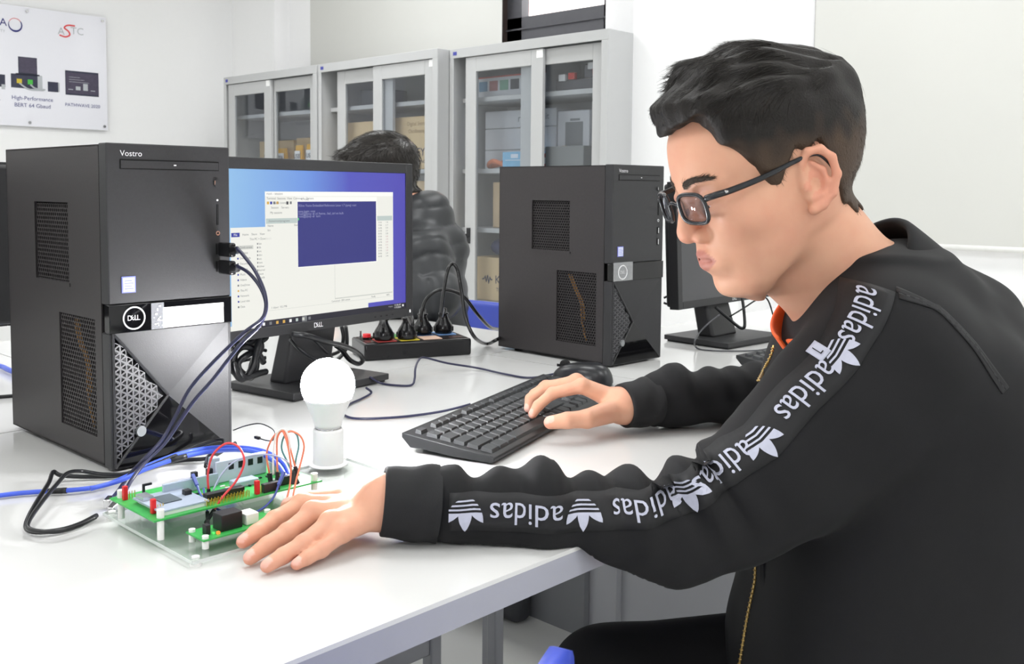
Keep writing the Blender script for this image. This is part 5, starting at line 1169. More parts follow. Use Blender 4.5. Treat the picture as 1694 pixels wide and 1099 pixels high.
# ------------------------------------------------------------------ smooth bodies: blended rounded limbs turned into one continuous surface
class Body:
    def __init__(s): s.P = []
    def cap(s, a, b, ra, rb=None, k=0.01, op='u'):
        a, b = np.array(a, float), np.array(b, float); rb = ra if rb is None else rb
        s.P.append(('c', a, b, ra, rb, k, op, (a + b) / 2, np.linalg.norm(b - a) / 2 + max(ra, rb))); return s
    def chain(s, pts, rs, k=0.01, op='u'):
        rs = rs if hasattr(rs, '__len__') else [rs] * len(pts)
        for i in range(len(pts) - 1): s.cap(pts[i], pts[i + 1], rs[i], rs[i + 1], k, op)
        return s
    def ell(s, c, r, R=None, k=0.01, op='u'):
        c = np.array(c, float); r = np.array(r if hasattr(r, '__len__') else [r] * 3, float)
        s.P.append(('e', c, r, R, None, k, op, c, r.max())); return s
    def fn(s, f, c, rad, k=0.01, op='u'):
        s.P.append(('f', f, None, None, None, k, op, np.array(c, float), rad)); return s
    @staticmethod
    def ev(p, X):
        if p[0] == 'c':
            ba = p[2] - p[1]; t = np.clip(((X - p[1]) @ ba) / max(ba @ ba, 1e-12), 0, 1)
            return np.linalg.norm(X - p[1] - t[:, None] * ba, axis=1) - (p[3] + (p[4] - p[3]) * t)
        if p[0] == 'e':
            q = X - p[1]
            if p[3] is not None: q = q @ p[3].T
            k0 = np.linalg.norm(q / p[2], axis=1); k1 = np.linalg.norm(q / (p[2] ** 2), axis=1)
            return k0 * (k0 - 1) / np.maximum(k1, 1e-9)
        return p[1](X)
    def sdf(s, X, prims=None):
        d = np.full(len(X), 0.3)
        for p in (s.P if prims is None else prims):
            e = s.ev(p, X); k = p[5]
            if p[6] == 'u':
                h = np.clip(0.5 + 0.5 * (d - e) / k, 0, 1); d = d * (1 - h) + e * h - k * h * (1 - h)
            elif p[6] == 's':
                h = np.clip(0.5 - 0.5 * (d + e) / k, 0, 1); d = d * (1 - h) - e * h + k * h * (1 - h)
            else:
                h = np.clip(0.5 - 0.5 * (d - e) / k, 0, 1); d = d * (1 - h) + e * h + k * h * (1 - h)
        return d
    def mesh(s, h, B=14):
        lo = np.min([p[7] - p[8] for p in s.P if p[6] == 'u'], axis=0) - 2 * h
        hi = np.max([p[7] + p[8] for p in s.P if p[6] == 'u'], axis=0) + 2 * h
        nb = np.ceil((hi - lo) / (B * h)).astype(int)
        g = np.stack(np.meshgrid(*[np.arange(n) for n in nb], indexing='ij'), -1).reshape(-1, 3)
        cen = lo + (g + 0.5) * B * h; R = B * h * 0.87
        near = np.zeros(len(g), bool)
        for p in s.P:
            if p[6] == 'u': near |= np.linalg.norm(cen - p[7], axis=1) < p[8] + R + 2 * h
        g = g[near]; cen = cen[near]
        dc = s.sdf(cen); keep = np.abs(dc) < R * 1.5 + 0.006; g = g[keep]; cen = cen[keep]
        off = np.stack(np.meshgrid(*[np.arange(B + 1)] * 3, indexing='ij'), -1).reshape(-1, 3)
        n1 = B + 1; N = nb * B + 2
        keys = []; verts = []; edges = []
        C8 = np.array([[i, j, k] for i in (0, 1) for j in (0, 1) for k in (0, 1)])
        E12 = [(a, b) for a in range(8) for b in range(a + 1, 8) if np.abs(C8[a] - C8[b]).sum() == 1]
        for bi, c in zip(g, cen):
            pr = [p for p in s.P if np.linalg.norm(c - p[7]) < p[8] + R + p[5] + 0.004 or p[6] == 'i']
            if not pr: continue
            base = bi * B
            X = lo + (base + off) * h
            D = s.sdf(X, pr).reshape(n1, n1, n1)
            ins = D < 0
            if not ins.any() or ins.all(): continue
            cs = np.stack([D[i:i + B, j:j + B, k:k + B] for i, j, k in C8], -1)
            m = (cs < 0).any(-1) & (cs >= 0).any(-1)
            ijk = np.argwhere(m); v8 = cs[m]
            acc = np.zeros((len(ijk), 3)); cnt = np.zeros(len(ijk))
            for a, b in E12:
                x = (v8[:, a] < 0) != (v8[:, b] < 0)
                t = v8[:, a] / np.where(x, v8[:, a] - v8[:, b], 1)
                acc += np.where(x[:, None], C8[a] + t[:, None] * (C8[b] - C8[a]), 0); cnt += x
            pos = lo + (base + ijk + acc / cnt[:, None]) * h
            gi = ijk + base
            keys.append((gi[:, 0] * N[1] + gi[:, 1]) * N[2] + gi[:, 2]); verts.append(pos)
            for ax in range(3):
                sl0 = [slice(0, B)] * 3; sl1 = [slice(0, B)] * 3; sl1[ax] = slice(1, B + 1)
                a = ins[tuple(sl0)]; b = ins[tuple(sl1)]
                for sg, mm in ((1, a & ~b), (0, ~a & b)):
                    q = np.argwhere(mm) + base
                    if len(q): edges.append((ax, sg, q))
        keys = np.concatenate(keys); verts = np.concatenate(verts)
        o = np.argsort(keys); keys = keys[o]; verts = verts[o]
        quads = []
        for ax, sg, q in edges:
            u = np.zeros(3, int); w = np.zeros(3, int); u[(ax + 1) % 3] = 1; w[(ax + 2) % 3] = 1
            cells = [q, q - u, q - u - w, q - w]
            ks = np.stack([(c[:, 0] * N[1] + c[:, 1]) * N[2] + c[:, 2] for c in cells], -1)
            ix = np.searchsorted(keys, ks); ok = (ix < len(keys)).all(1); ix = np.where(ix < len(keys), ix, 0)
            ok &= (keys[ix] == ks).all(1)
            ix = ix[ok]
            quads.append(ix if sg else ix[:, ::-1])
        return verts, np.concatenate(quads)
    def grad(s, V, e=0.0015):
        G = np.stack([s.sdf(V + d) - s.sdf(V - d) for d in np.eye(3) * e], -1)
        return G / np.maximum(np.linalg.norm(G, axis=1, keepdims=True), 1e-9)

def vnormals(V, Q):
    n = np.cross(V[Q[:, 2]] - V[Q[:, 0]], V[Q[:, 3]] - V[Q[:, 1]])
    out = np.zeros_like(V)
    for k in range(4): np.add.at(out, Q[:, k], n)
    return out / np.maximum(np.linalg.norm(out, axis=1, keepdims=True), 1e-12)
def relax(V, Q, it=2, f=0.5):
    for _ in range(it):
        acc = np.zeros_like(V); cnt = np.zeros(len(V))
        for a, b in ((0, 1), (1, 2), (2, 3), (3, 0)):
            np.add.at(acc, Q[:, a], V[Q[:, b]]); np.add.at(cnt, Q[:, a], 1)
            np.add.at(acc, Q[:, b], V[Q[:, a]]); np.add.at(cnt, Q[:, b], 1)
        V = V + f * (acc / np.maximum(cnt, 1)[:, None] - V)
    return V
def largest(V, Q):
    """keeps the biggest connected surface"""
    lab = np.arange(len(V))
    while True:
        m = lab[Q].min(1); new = lab.copy()
        for k in range(4): np.minimum.at(new, Q[:, k], m)
        new = new[new]
        if (new == lab).all(): break
        lab = new
    u, c = np.unique(lab[Q[:, 0]], return_counts=True); keep = lab == u[c.argmax()]
    idx = np.cumsum(keep) - 1
    return V[keep], idx[Q[keep[Q[:, 0]]]]
def npmesh(name, V, Q, mats, parent=None, mi=None, origin=None, smooth=True):
    me = bpy.data.meshes.new(name)
    if origin is not None: V = V - np.array(origin)
    me.vertices.add(len(V)); me.vertices.foreach_set('co', V.astype(np.float32).ravel())
    k = Q.shape[1]
    me.loops.add(len(Q) * k); me.loops.foreach_set('vertex_index', Q.astype(np.int32).ravel())
    me.polygons.add(len(Q)); me.polygons.foreach_set('loop_start', (np.arange(len(Q)) * k).astype(np.int32)); me.polygons.foreach_set('loop_total', np.full(len(Q), k, np.int32))
    for m in (mats if isinstance(mats, (list, tuple)) else [mats]): me.materials.append(m)
    if mi is not None: me.polygons.foreach_set('material_index', mi.astype(np.int32))
    me.update(calc_edges=True); me.validate()
    if smooth: me.polygons.foreach_set('use_smooth', np.ones(len(me.polygons), bool))
    o = bpy.data.objects.new(name, me); COL.objects.link(o)
    if parent is not None: o.parent = parent
    return o
_w = np.random.default_rng(3)
_WD = _w.normal(size=(40, 3)); _WD /= np.linalg.norm(_WD, axis=1, keepdims=True); _WP = _w.uniform(0, 6.28, 40)
def wav(X, f, i0=0, n=8):
    """smooth wandering field in -1..1"""
    s = 0
    for i in range(i0, i0 + n): s = s + np.sin((X @ _WD[i % 40]) * f * (0.7 + 0.08 * (i % 8)) + _WP[i % 40])
    return s / n * 1.6
def tabf(zs, vs, n=240):
    zs = np.array(zs, float); vs = np.array(vs, float); g = np.linspace(zs[0], zs[-1], n); t = np.gradient(vs, zs, axis=0)
    i = np.clip(np.searchsorted(zs, g) - 1, 0, len(zs) - 2); hh = zs[i + 1] - zs[i]; u = (g - zs[i]) / hh
    y = (2 * u ** 3 - 3 * u ** 2 + 1) * vs[i] + (u ** 3 - 2 * u ** 2 + u) * hh * t[i] + (-2 * u ** 3 + 3 * u ** 2) * vs[i + 1] + (u ** 3 - u ** 2) * hh * t[i + 1]
    return lambda z: np.interp(z, g, y)
def polydist(P, x, z):
    """signed distance to a closed polygon, negative inside"""
    P = np.array(P, float); d = np.full(len(x), 9.0); ins = np.zeros(len(x), bool); q = np.stack([x, z], -1)
    for a, b in zip(P, np.roll(P, -1, 0)):
        e = b - a; w = q - a; t = np.clip((w @ e) / (e @ e), 0, 1); d = np.minimum(d, np.linalg.norm(w - t[:, None] * e, axis=1))
        c = ((a[1] > z) != (b[1] > z)) & (x < (b[0] - a[0]) * (z - a[1]) / (b[1] - a[1] + 1e-12) + a[0]); ins ^= c
    return np.where(ins, -d, d)
# ------------------------------------------------------------------ the man at the keyboard
HF = np.array((-0.8273, 0.507, -0.2419)); HU = np.array((-0.2063, 0.1264, 0.9703)); HL = np.array((-0.5225, -0.8526, 0.0)); HC = np.array((0.3133, -0.049, 1.0822))
HM = np.stack([HF, HL, HU])                    # rows: head axes (forward, left, up)
def hw(x, y, z): return HC + HF * x + HL * y + HU * z
m_skin = mat('warm_skin', '#d3957d', 0.5, col2='#e2b294', scale=28, bump=0.05, bscale=700, sss=0.12, spec=0.4)
_nt = m_skin.node_tree; _b = _nt.nodes['Principled BSDF']; _src = _b.inputs['Base Color'].links[0].from_socket
for _nm, _c in (('lip', '#b97c6f'), ('nail', '#eac3b4'), ('blush', '#d68570')):
    _a = _nt.nodes.new('ShaderNodeAttribute'); _a.attribute_name = _nm
    _m = _nt.nodes.new('ShaderNodeMix'); _m.data_type = 'RGBA'; _m.inputs[7].default_value = lin(_c) + (1,)
    _nt.links.new(_a.outputs['Fac'], _m.inputs[0]); _nt.links.new(_src, _m.inputs[6]); _src = _m.outputs[2]
_nt.links.new(_src, _b.inputs['Base Color'])
m_lip = mat('lip_skin', '#b97c6f', 0.55, var=0.05, scale=80, spec=0.3)
m_nail = mat('finger_nail', '#e8b7a4', 0.25, var=0.03)
m_hair = mat('black_hair', '#1f1a16', 0.36, var=0.25, scale=120, spec=0.5)
m_hcap = mat('black_hair_mass', '#16120f', 0.55, var=0.3, scale=160, spec=0.35, bump=0.6, bscale=500)
_nt = m_hcap.node_tree; _b = _nt.nodes['Principled BSDF']; _src = _b.inputs['Base Color'].links[0].from_socket
_a = _nt.nodes.new('ShaderNodeAttribute'); _a.attribute_name = 'fade'; _m = _nt.nodes.new('ShaderNodeMix'); _m.data_type = 'RGBA'; _m.inputs[7].default_value = lin('#46372b') + (1,)
_nt.links.new(_a.outputs['Fac'], _m.inputs[0]); _nt.links.new(_src, _m.inputs[6]); _nt.links.new(_m.outputs[2], _b.inputs['Base Color'])
m_hairb = mat('short_dark_brown_hair', '#43362b', 0.5, var=0.25, scale=160)
m_jack = mat('black_jersey', '#161618', 0.75, var=0.15, scale=60, bump=0.12, bscale=1500, sheen=0.03, spec=0.3)
m_cuff = mat('black_rib_knit', '#18181a', 0.8, var=0.15, scale=60, bump=0.2, bscale=1200)
m_tapej = mat('black_satin_tape', '#1f1f21', 0.6, var=0.1, spec=0.35)
m_wprint = mat('white_woven_lettering', '#b9bbcc', 0.7, var=0.1, scale=200)
m_trou = mat('black_trouser_cloth', '#0f0f11', 0.85, var=0.15, bump=0.1)
m_oran = mat('orange_shirt', '#f0662e', 0.7, var=0.05)
m_zip = mat('brass_zip', '#b79a5e', 0.35, metal=0.8)

def head_prims(B, HC=HC, HM=HM, full=True):
    """adds a head to the body B; HM rows are forward, left, up"""
    W3 = lambda x, y, z: HC + HM[0] * x + HM[1] * y + HM[2] * z
    B.ell(W3(0.004, 0, 0.046), (0.099, 0.0735, 0.083), HM, 0.01)
    zs = [-0.112, -0.104, -0.099, -0.090, -0.078, -0.065, -0.050, -0.035, -0.015, 0.0, 0.0134, 0.030, 0.05, 0.07, 0.09]
    xf = tabf(zs, [0.052, 0.066, 0.0765, 0.0825, 0.0850, 0.0895, 0.0940, 0.0960, 0.0945, 0.0945, 0.0980, 0.1045, 0.1045, 0.1005, 0.085])
    xb = tabf(zs, [0.045, 0.044, 0.040, 0.034, 0.018, 0.004, -0.008, -0.035, -0.06, -0.075, -0.08, -0.08, -0.08, -0.075, -0.06])
    hw_ = tabf(zs, [0.014, 0.026, 0.034, 0.0425, 0.0500, 0.0555, 0.0605, 0.0645, 0.068, 0.0695, 0.070, 0.0705, 0.071, 0.069, 0.060])
    def loft(X):
        q = (X - HC) @ HM.T; z = np.clip(q[:, 2], zs[0], zs[-1])
        f, b, w = xf(z), xb(z), hw_(z); xm = np.logaddexp(0, (b + 0.3 * (f - b)) * 120) / 120
        rx = np.where(q[:, 0] > xm, f - xm, xm - b); p = 2.25
        g = (np.abs((q[:, 0] - xm) / np.maximum(rx, 1e-3)) ** p + np.abs(q[:, 1] / w) ** p) ** (1 / p)
        d = (g - 1) * np.minimum(w, rx) * 0.9
        return np.maximum(d, np.maximum(q[:, 2] - zs[-1], zs[0] - q[:, 2]))
    B.fn(loft, W3(0.01, 0, -0.01), 0.14, 0.012)
    for s in (-1, 1):
        B.ell(W3(0.064, s * 0.046, -0.012), (0.022, 0.0125, 0.014), HM, 0.03)          # cheekbone
        B.cap(W3(0.0965, s * 0.010, 0.0225), W3(0.086, s * 0.042, 0.0225), 0.0075, 0.006, 0.012)   # brow ridge
        B.ell(W3(0.1095, s * 0.031, 0.0035), (0.0125, 0.0155, 0.0095), HM, 0.010, 's')  # eye socket
        B.ell(W3(0.0865, s * 0.031, 0.0085), (0.0138, 0.0172, 0.0090), HM, 0.003)       # upper lid
        B.ell(W3(0.0862, s * 0.031, -0.0052), (0.0130, 0.0168, 0.0074), HM, 0.003)      # lower lid
    B.cap(W3(0.0995, 0, 0.014), W3(0.1095, 0, -0.021), 0.0078, 0.0092, 0.009)            # nose
    B.ell(W3(0.1082, 0, -0.0272), (0.0100, 0.0108, 0.0090), HM, 0.006)
    for s in (-1, 1):
        B.ell(W3(0.0990, s * 0.0135, -0.0305), (0.0098, 0.0070, 0.0076), HM, 0.004)
        B.ell(W3(0.1035, s * 0.0062, -0.0385), (0.0042, 0.0026, 0.0030), HM, 0.002, 's')
    # mouth
    B.ell(W3(0.083, 0, -0.058), (0.0155, 0.027, 0.016), HM, 0.010)
    for s in (-1, 1):
        B.chain([W3(0.0965, 0, -0.0518), W3(0.0945, s * 0.009, -0.0512), W3(0.0830, s * 0.0235, -0.0562)], [0.0044, 0.0044, 0.0018], 0.003)
        B.chain([W3(0.0945, 0, -0.0625), W3(0.0925, s * 0.009, -0.0622), W3(0.0825, s * 0.0225, -0.0572)], [0.0054, 0.0050, 0.0018], 0.003)
        B.chain([W3(0.1005, 0, -0.0568), W3(0.0985, s * 0.010, -0.0566), W3(0.0850, s * 0.0235, -0.0570)], [0.0019, 0.0019, 0.0010], 0.0020, 's')
    B.cap(W3(0.1035, 0, -0.041), W3(0.1015, 0, -0.0475), 0.0022, 0.0022, 0.004, 's')
    B.ell(W3(0.0715, 0, -0.0885), (0.0135, 0.017, 0.0125), HM, 0.012)                     # chin
    # ears
    for s in (-1, 1):
        E_ = lambda x, y, z: W3(x, s * y, z)
        B.ell(E_(0.000, 0.0715, 0.004), (0.0150, 0.0060, 0.0255), HM, 0.004)
        B.chain([E_(0.0125, 0.072, 0.010), E_(0.0115, 0.075, 0.024), E_(0.0050, 0.0795, 0.0335), E_(-0.0065, 0.083, 0.0335), E_(-0.0165, 0.0845, 0.0230), E_(-0.0190, 0.084, 0.006), E_(-0.0130, 0.081, -0.011), E_(-0.0015, 0.077, -0.0205), E_(0.0065, 0.0745, -0.0235)], [0.0030, 0.0036, 0.0040, 0.0042, 0.0042, 0.0042, 0.0044, 0.0052, 0.0058], 0.003)
        B.chain([E_(0.0015, 0.0775, 0.0215), E_(-0.0075, 0.0795, 0.013), E_(-0.0095, 0.0795, 0.001), E_(-0.0035, 0.0775, -0.0105), E_(0.0065, 0.0755, -0.0135)], [0.0026, 0.0032, 0.0034, 0.0032, 0.0028], 0.003)
        B.ell(E_(0.0010, 0.0810, 0.0005), (0.0062, 0.0062, 0.0085), HM, 0.003, 's')
        B.ell(E_(0.0110, 0.0745, -0.0005), (0.0036, 0.0036, 0.0055), HM, 0.003)
    B.cap(W3(-0.010, 0, -0.030), W3(-0.082, 0, -0.165), 0.0565, 0.062, 0.02)              # neck
    B.neck = B.P[-1:]
    B.cap(W3(0.030, 0, -0.070), W3(-0.045, 0, -0.150), 0.024, 0.040, 0.02)

def hand_prims(B, D, up, r=0.0076):
    """D: finger joints by letter; palm between wrist and knuckles"""
    up = np.array(up)
    for c, rr, drop in (('i', 1.0, 0), ('m', 1.04, 0), ('r', 0.98, 0), ('p', 0.84, 0)):
        t, d, p, m = (np.array(D[c + n]) for n in ('_tip', '_dip', '_pip', '_mcp'))
        w = np.array(D['w']); ba = w + (m - w) * 0.22 
        B.chain([ba, m], [0.0115, r * 1.28 * rr], 0.010)
        B.chain([m, p], [r * 1.22 * rr, r * 1.04 * rr], 0.0035)
        B.cap(p - up * 0.0003, p + up * 0.0006, r * 1.06 * rr, None, 0.003)
        B.chain([p, d, t], [r * 1.02 * rr, r * 0.96 * rr, r * 0.80 * rr], 0.0025)
        B.ell(m + up * 0.0025, (0.0085 * rr,) * 3, None, 0.006)
    b, mc, i, t = (np.array(D[n]) for n in ('t_cmc', 't_mcp', 't_ip', 't_tip'))
    B.chain([np.array(D['w']) * 0.45 + b * 0.55, mc], [0.0160, 0.0125], 0.012)
    B.chain([mc, i, t], [0.0118, 0.0106, 0.0086], 0.003)

LH = dict(i_tip=(-0.1741, 0.1896, 0.7648), i_dip=(-0.1581, 0.1938, 0.768), i_pip=(-0.1331, 0.2036, 0.771), i_mcp=(-0.1016, 0.2054, 0.777),
          m_tip=(-0.1809, 0.167, 0.7582), m_dip=(-0.1628, 0.1691, 0.764), m_pip=(-0.1411, 0.1702, 0.7695), m_mcp=(-0.1107, 0.176, 0.778),
          r_tip=(-0.1805, 0.1415, 0.7580), r_dip=(-0.1637, 0.1436, 0.7615), r_pip=(-0.1428, 0.1437, 0.7665), r_mcp=(-0.1115, 0.1481, 0.776),
          p_tip=(-0.1600, 0.1290, 0.7572), p_dip=(-0.1490, 0.1290, 0.760), p_pip=(-0.1346, 0.1292, 0.763), p_mcp=(-0.1104, 0.1310, 0.771),
          w=(-0.050, 0.1340, 0.781), t_cmc=(-0.052, 0.163, 0.776), t_mcp=(-0.062, 0.196, 0.775), t_ip=(-0.078, 0.222, 0.771), t_tip=(-0.093, 0.240, 0.7665))
RH = dict(i_tip=(0.3325, 0.3085, 0.7772), i_dip=(0.3416, 0.3071, 0.7875), i_pip=(0.3590, 0.2973, 0.8030), i_mcp=(0.3850, 0.2680, 0.8130),
          m_tip=(0.3544, 0.3363, 0.7775), m_dip=(0.3600, 0.3374, 0.7895), m_pip=(0.3737, 0.3240, 0.8050), m_mcp=(0.3975, 0.2880, 0.8145),
          r_tip=(0.3778, 0.3555, 0.7780), r_dip=(0.3830, 0.352, 0.790), r_pip=(0.3930, 0.3390, 0.8020), r_mcp=(0.4138, 0.2990, 0.8095),
          p_tip=(0.4045, 0.3600, 0.7785), p_dip=(0.408, 0.354, 0.788), p_pip=(0.4150, 0.3420, 0.7960), p_mcp=(0.4303, 0.3050, 0.8010),
          w=(0.4300, 0.2300, 0.7870), t_cmc=(0.3890, 0.2260, 0.7815), t_mcp=(0.3505, 0.2300, 0.7810), t_ip=(0.3275, 0.2440, 0.7805), t_tip=(0.3130, 0.2600, 0.7775))
SL = [(-0.0593, 0.1326, 0.7876), (-0.0126, 0.0973, 0.7815), (0.0579, 0.0434, 0.7700), (0.1045, 0.0076, 0.7585), (0.1561, -0.0332, 0.7480), (0.1999, -0.0691, 0.7734), (0.2399, -0.1075, 0.8113), (0.2833, -0.1407, 0.8621), (0.332, -0.1723, 0.9100)]
SR = [(0.4256, 0.2259, 0.7875), (0.4776, 0.2076, 0.7900), (0.5032, 0.1955, 0.7930), (0.5927, 0.1447, 0.7880), (0.6500, 0.0950, 0.788), (0.6300, 0.0400, 0.855), (0.585, -0.005, 0.915)]
BF = np.array((-0.64, 0.77, 0)); BF /= np.linalg.norm(BF); BR = np.array((0.77, 0.64, 0)); BR /= np.linalg.norm(BR)
HIPL, HIPR, KNL, KNR = (0.37, -0.20, 0.515), (0.49, -0.09, 0.515), (0.14, 0.02, 0.485), (0.285, 0.135, 0.483)
FOL, FOR_ = (0.12, 0.02, 0.09), (0.30, 0.12, 0.09)

man = thing('person', 'young man in black track jacket and glasses reaching toward the circuit board', 'person', (0.43, -0.15, 0.0))
OM = (0.43, -0.15, 0.0)
BD = Body()
head_prims(BD)
hand_prims(BD, LH, (0.0, 0.0, 1.0)); hand_prims(BD, RH, (0.2, -0.1, 0.95))
BD.chain([LH['w'], SL[0]], [0.0225, 0.0235], 0.012).chain(SL[0:5], [0.0235, 0.026, 0.030, 0.032, 0.034], 0.01).chain(SL[4:], [0.034, 0.04, 0.043, 0.045, 0.05], 0.02)
BD.chain([RH['w'], SR[0]], [0.0225, 0.0230], 0.012).chain(SR[0:5], [0.0230, 0.025, 0.027, 0.031, 0.034], 0.01).chain(SR[4:], [0.034, 0.042, 0.05], 0.02)
nb_ = hw(-0.082, 0, -0.165)
BD.chain([nb_, (0.445, -0.128, 0.86), (0.435, -0.13, 0.62), (0.43, -0.145, 0.53)], [0.062, 0.095, 0.095, 0.095], 0.04)
BD.chain([(0.332, -0.172, 0.905), (0.43, -0.12, 0.94), (0.585, -0.005, 0.91)], [0.05, 0.055, 0.05], 0.04)
BD.chain([HIPL, KNL, FOL], [0.068, 0.048, 0.032], 0.03).chain([HIPR, KNR, FOR_], [0.068, 0.048, 0.032], 0.03)
V, Q = BD.mesh(0.0019); V, Q = largest(V, Q); V = relax(V, Q, 1, 0.35)
sst = lambda x: np.clip(x, 0, 1) ** 2 * (3 - 2 * np.clip(x, 0, 1))
q = (V - HC) @ HM.T; ay = np.abs(q[:, 1])
up_e = -0.0462 - 8.0 * np.maximum(0, ay - 0.006) ** 1.6; lo_e = -0.0690 + 6.0 * ay ** 1.62
lip = sst((up_e - q[:, 2]) / 0.0016 + 0.5) * sst((q[:, 2] - lo_e) / 0.0016 + 0.5) * sst((0.0250 - ay) / 0.003) * (q[:, 0] > 0.07)
blush = 0.2 * np.exp(-(((q[:, 0] - 0.066) / 0.028) ** 2 + ((q[:, 2] + 0.022) / 0.020) ** 2)) * (ay > 0.03) + 0.45 * np.exp(-(((q[:, 0] - 0.108) / 0.02) ** 2 + ((q[:, 2] + 0.030) / 0.012) ** 2 + (ay / 0.02) ** 2)) + 0.5 * np.exp(-(((q[:, 0] + 0.005) / 0.03) ** 2 + ((q[:, 2] - 0.004) / 0.035) ** 2)) * (ay > 0.0765)
nail = np.zeros(len(V))
for D, upv in ((LH, np.array((0, 0, 1.0))), (RH, np.array((-0.35, 0.1, 0.9)))):
    for c in 'imrpt':
        t, d = np.array(D[c + '_tip']), np.array(D[c + ('_ip' if c == 't' else '_dip')]); ax = (t - d) / np.linalg.norm(t - d)
        n = upv if c != 't' else (np.array((-0.45, -0.45, 0.75)) if D is RH else upv); n = n - ax * (n @ ax); n /= np.linalg.norm(n); s_ = np.cross(ax, n)
        w = V - (t + ax * 0.0012); kk = 1.2 if c == 't' else 1.0
        r_ = ((np.abs(w @ ax) / (0.0056 * kk)) ** 3 + (np.abs(w @ s_) / (0.0048 * kk)) ** 3)
        blush = blush + 0.45 * np.exp(-(np.linalg.norm(V - (t + ax * 0.004), axis=1) / 0.010) ** 2)
        if c != 't': blush = blush + 0.22 * np.exp(-(np.linalg.norm(V - (np.array(D[c + '_pip']) + upv * 0.007), axis=1) / 0.006) ** 2)
        nail = np.maximum(nail, sst((1.15 - r_) / 0.35) * (w @ n > 0.0015) * (np.linalg.norm(w, axis=1) < 0.016))
on = (V[:, 1] > 0.003) & (V[:, 2] < T + 0.0008) & (V[:, 2] > 0.70); V[on, 2] = T + 0.0008
body = npmesh('body', V, Q, [m_skin], man, None, OM)
for nm_, v_ in (('lip', lip), ('nail', nail), ('blush', blush)):
    at_ = body.data.attributes.new(nm_, 'FLOAT', 'POINT'); at_.data.foreach_set('value', v_.astype(np.float32))

# eyes
for s in (-1, 1):
    e = MB(); e.smooth = True; c = hw(0.0855, s * 0.0305, 0.0012) - np.array(OM)
    e.ball(tuple(c), 0.0114, 20, 14)
    gz = HF * 0.93 - HU * 0.30; gz = gz / np.linalg.norm(gz)
    e.mt(1); e.cyl(tuple(c + gz * 0.0102), tuple(c + gz * 0.01165), 0.0056, 0.0050, 20)
    e.build('eye', [mat('eye_white', '#e9e2dc', 0.2), mat('dark_iris', '#1f1410', 0.1)], man)
# brows: fans of short hairs
def hairs(name, parent, pts, dirs, nrm, L, r, m, origin, seg=4, curl=0.0, jitter=0.2, lift=0.15):
    """many tapered hairs as one mesh; pts, dirs, nrm arrays, L lengths"""
    n = len(pts); rng = np.random.default_rng(11); L = np.broadcast_to(L, (n,)); 
    dirs = dirs + rng.normal(scale=jitter, size=(n, 3)); dirs -= nrm * (dirs * nrm).sum(1, keepdims=True) * 0.85; dirs /= np.linalg.norm(dirs, axis=1, keepdims=True)
    side = np.cross(nrm, dirs); side /= np.maximum(np.linalg.norm(side, axis=1, keepdims=True), 1e-9)
    rings = []
    for k in range(seg + 1):
        t = k / seg
        c = pts + dirs * (L * t)[:, None] + nrm * (L * (lift * t - (lift + 0.12) * t * t * 0.6))[:, None] + side * (curl * L * t * t)[:, None]
        rr = r * (1 - t * 0.85)
        rings.append(np.stack([c + side * rr, c + nrm * rr, c - side * rr], 1))
    A = np.stack(rings, 1)            # n, seg+1, 3, 3
    V = A.reshape(-1, 3); base = np.arange(n) * (seg + 1) * 3
    Q = []
    for k in range(seg):
        for j in range(3):
            a = k * 3 + j; b = k * 3 + (j + 1) % 3
            Q.append(np.stack([base + a, base + b, base + b + 3, base + a + 3], -1))
    return npmesh(name, V, np.concatenate(Q), m, parent, None, origin)
for s in (-1, 1):
    n = 420; u = RNG.uniform(0, 1, n); v = RNG.uniform(-1, 1, n)
    y = 0.009 + 0.036 * u; z = 0.0235 + 0.0055 * np.sin(u * 2.3) + v * 0.0034 * (1 - 0.55 * u); x = 0.1062 - 9.0 * (y - 0.006) ** 2
    P_ = np.array([hw(a, s * b, c) for a, b, c in zip(x, y, z)])
    # settle on the skin
    for _ in range(4): d = BD.sdf(P_); g = BD.grad(P_); P_ = P_ - g * (d - 0.0002)[:, None]
    g = BD.grad(P_); dr = np.tile(HL * s * 0.85 - HF * 0.3 + HU * 0.15, (n, 1))
    hairs('eyebrow', man, P_, dr, g, RNG.uniform(0.005, 0.009, n), 0.00030, m_hairb, OM, 3, 0, 0.2, 0.25)

# hair: a shaped cap and combed strands over it
SK = Body(); SK.P = BD.P[:2] + BD.neck
def skull(X):
    q = (X - HC) @ HM.T
    th = 0.0030 + 0.0050 * np.clip((q[:, 2] - 0.02) / 0.05, 0, 1) + 0.0075 * np.clip((q[:, 2] - 0.07) / 0.03, 0, 1) + 0.003 * np.clip((-q[:, 0] - 0.03) / 0.05, 0, 1) * np.clip((q[:, 2] + 0.02) / 0.05, 0, 1)
    return SK.sdf(X) - th
HR = Body()
hp = lambda x, y, z: hw(x, y, z)
HR.fn(skull, hw(0, 0, 0.03), 0.15, 0.004)
HR.chain([hp(0.084, 0.044, 0.092), hp(0.088, 0.01, 0.098), hp(0.083, -0.035, 0.097)], [0.0150, 0.0165, 0.0165], 0.02)
HR.chain([hp(0.055, 0.030, 0.116), hp(0.060, -0.02, 0.121), hp(0.010, -0.02, 0.128), hp(0.005, 0.02, 0.126)], [0.018, 0.018, 0.0165, 0.016], 0.02)
HR.chain([hp(0.030, 0.060, 0.088), hp(0.072, 0.054, 0.088)], [0.014, 0.013], 0.02)
HR.chain([hp(-0.075, 0.025, 0.085), hp(-0.085, 0.0, 0.045), hp(-0.080, -0.02, 0.085)], [0.018, 0.016, 0.018], 0.02)
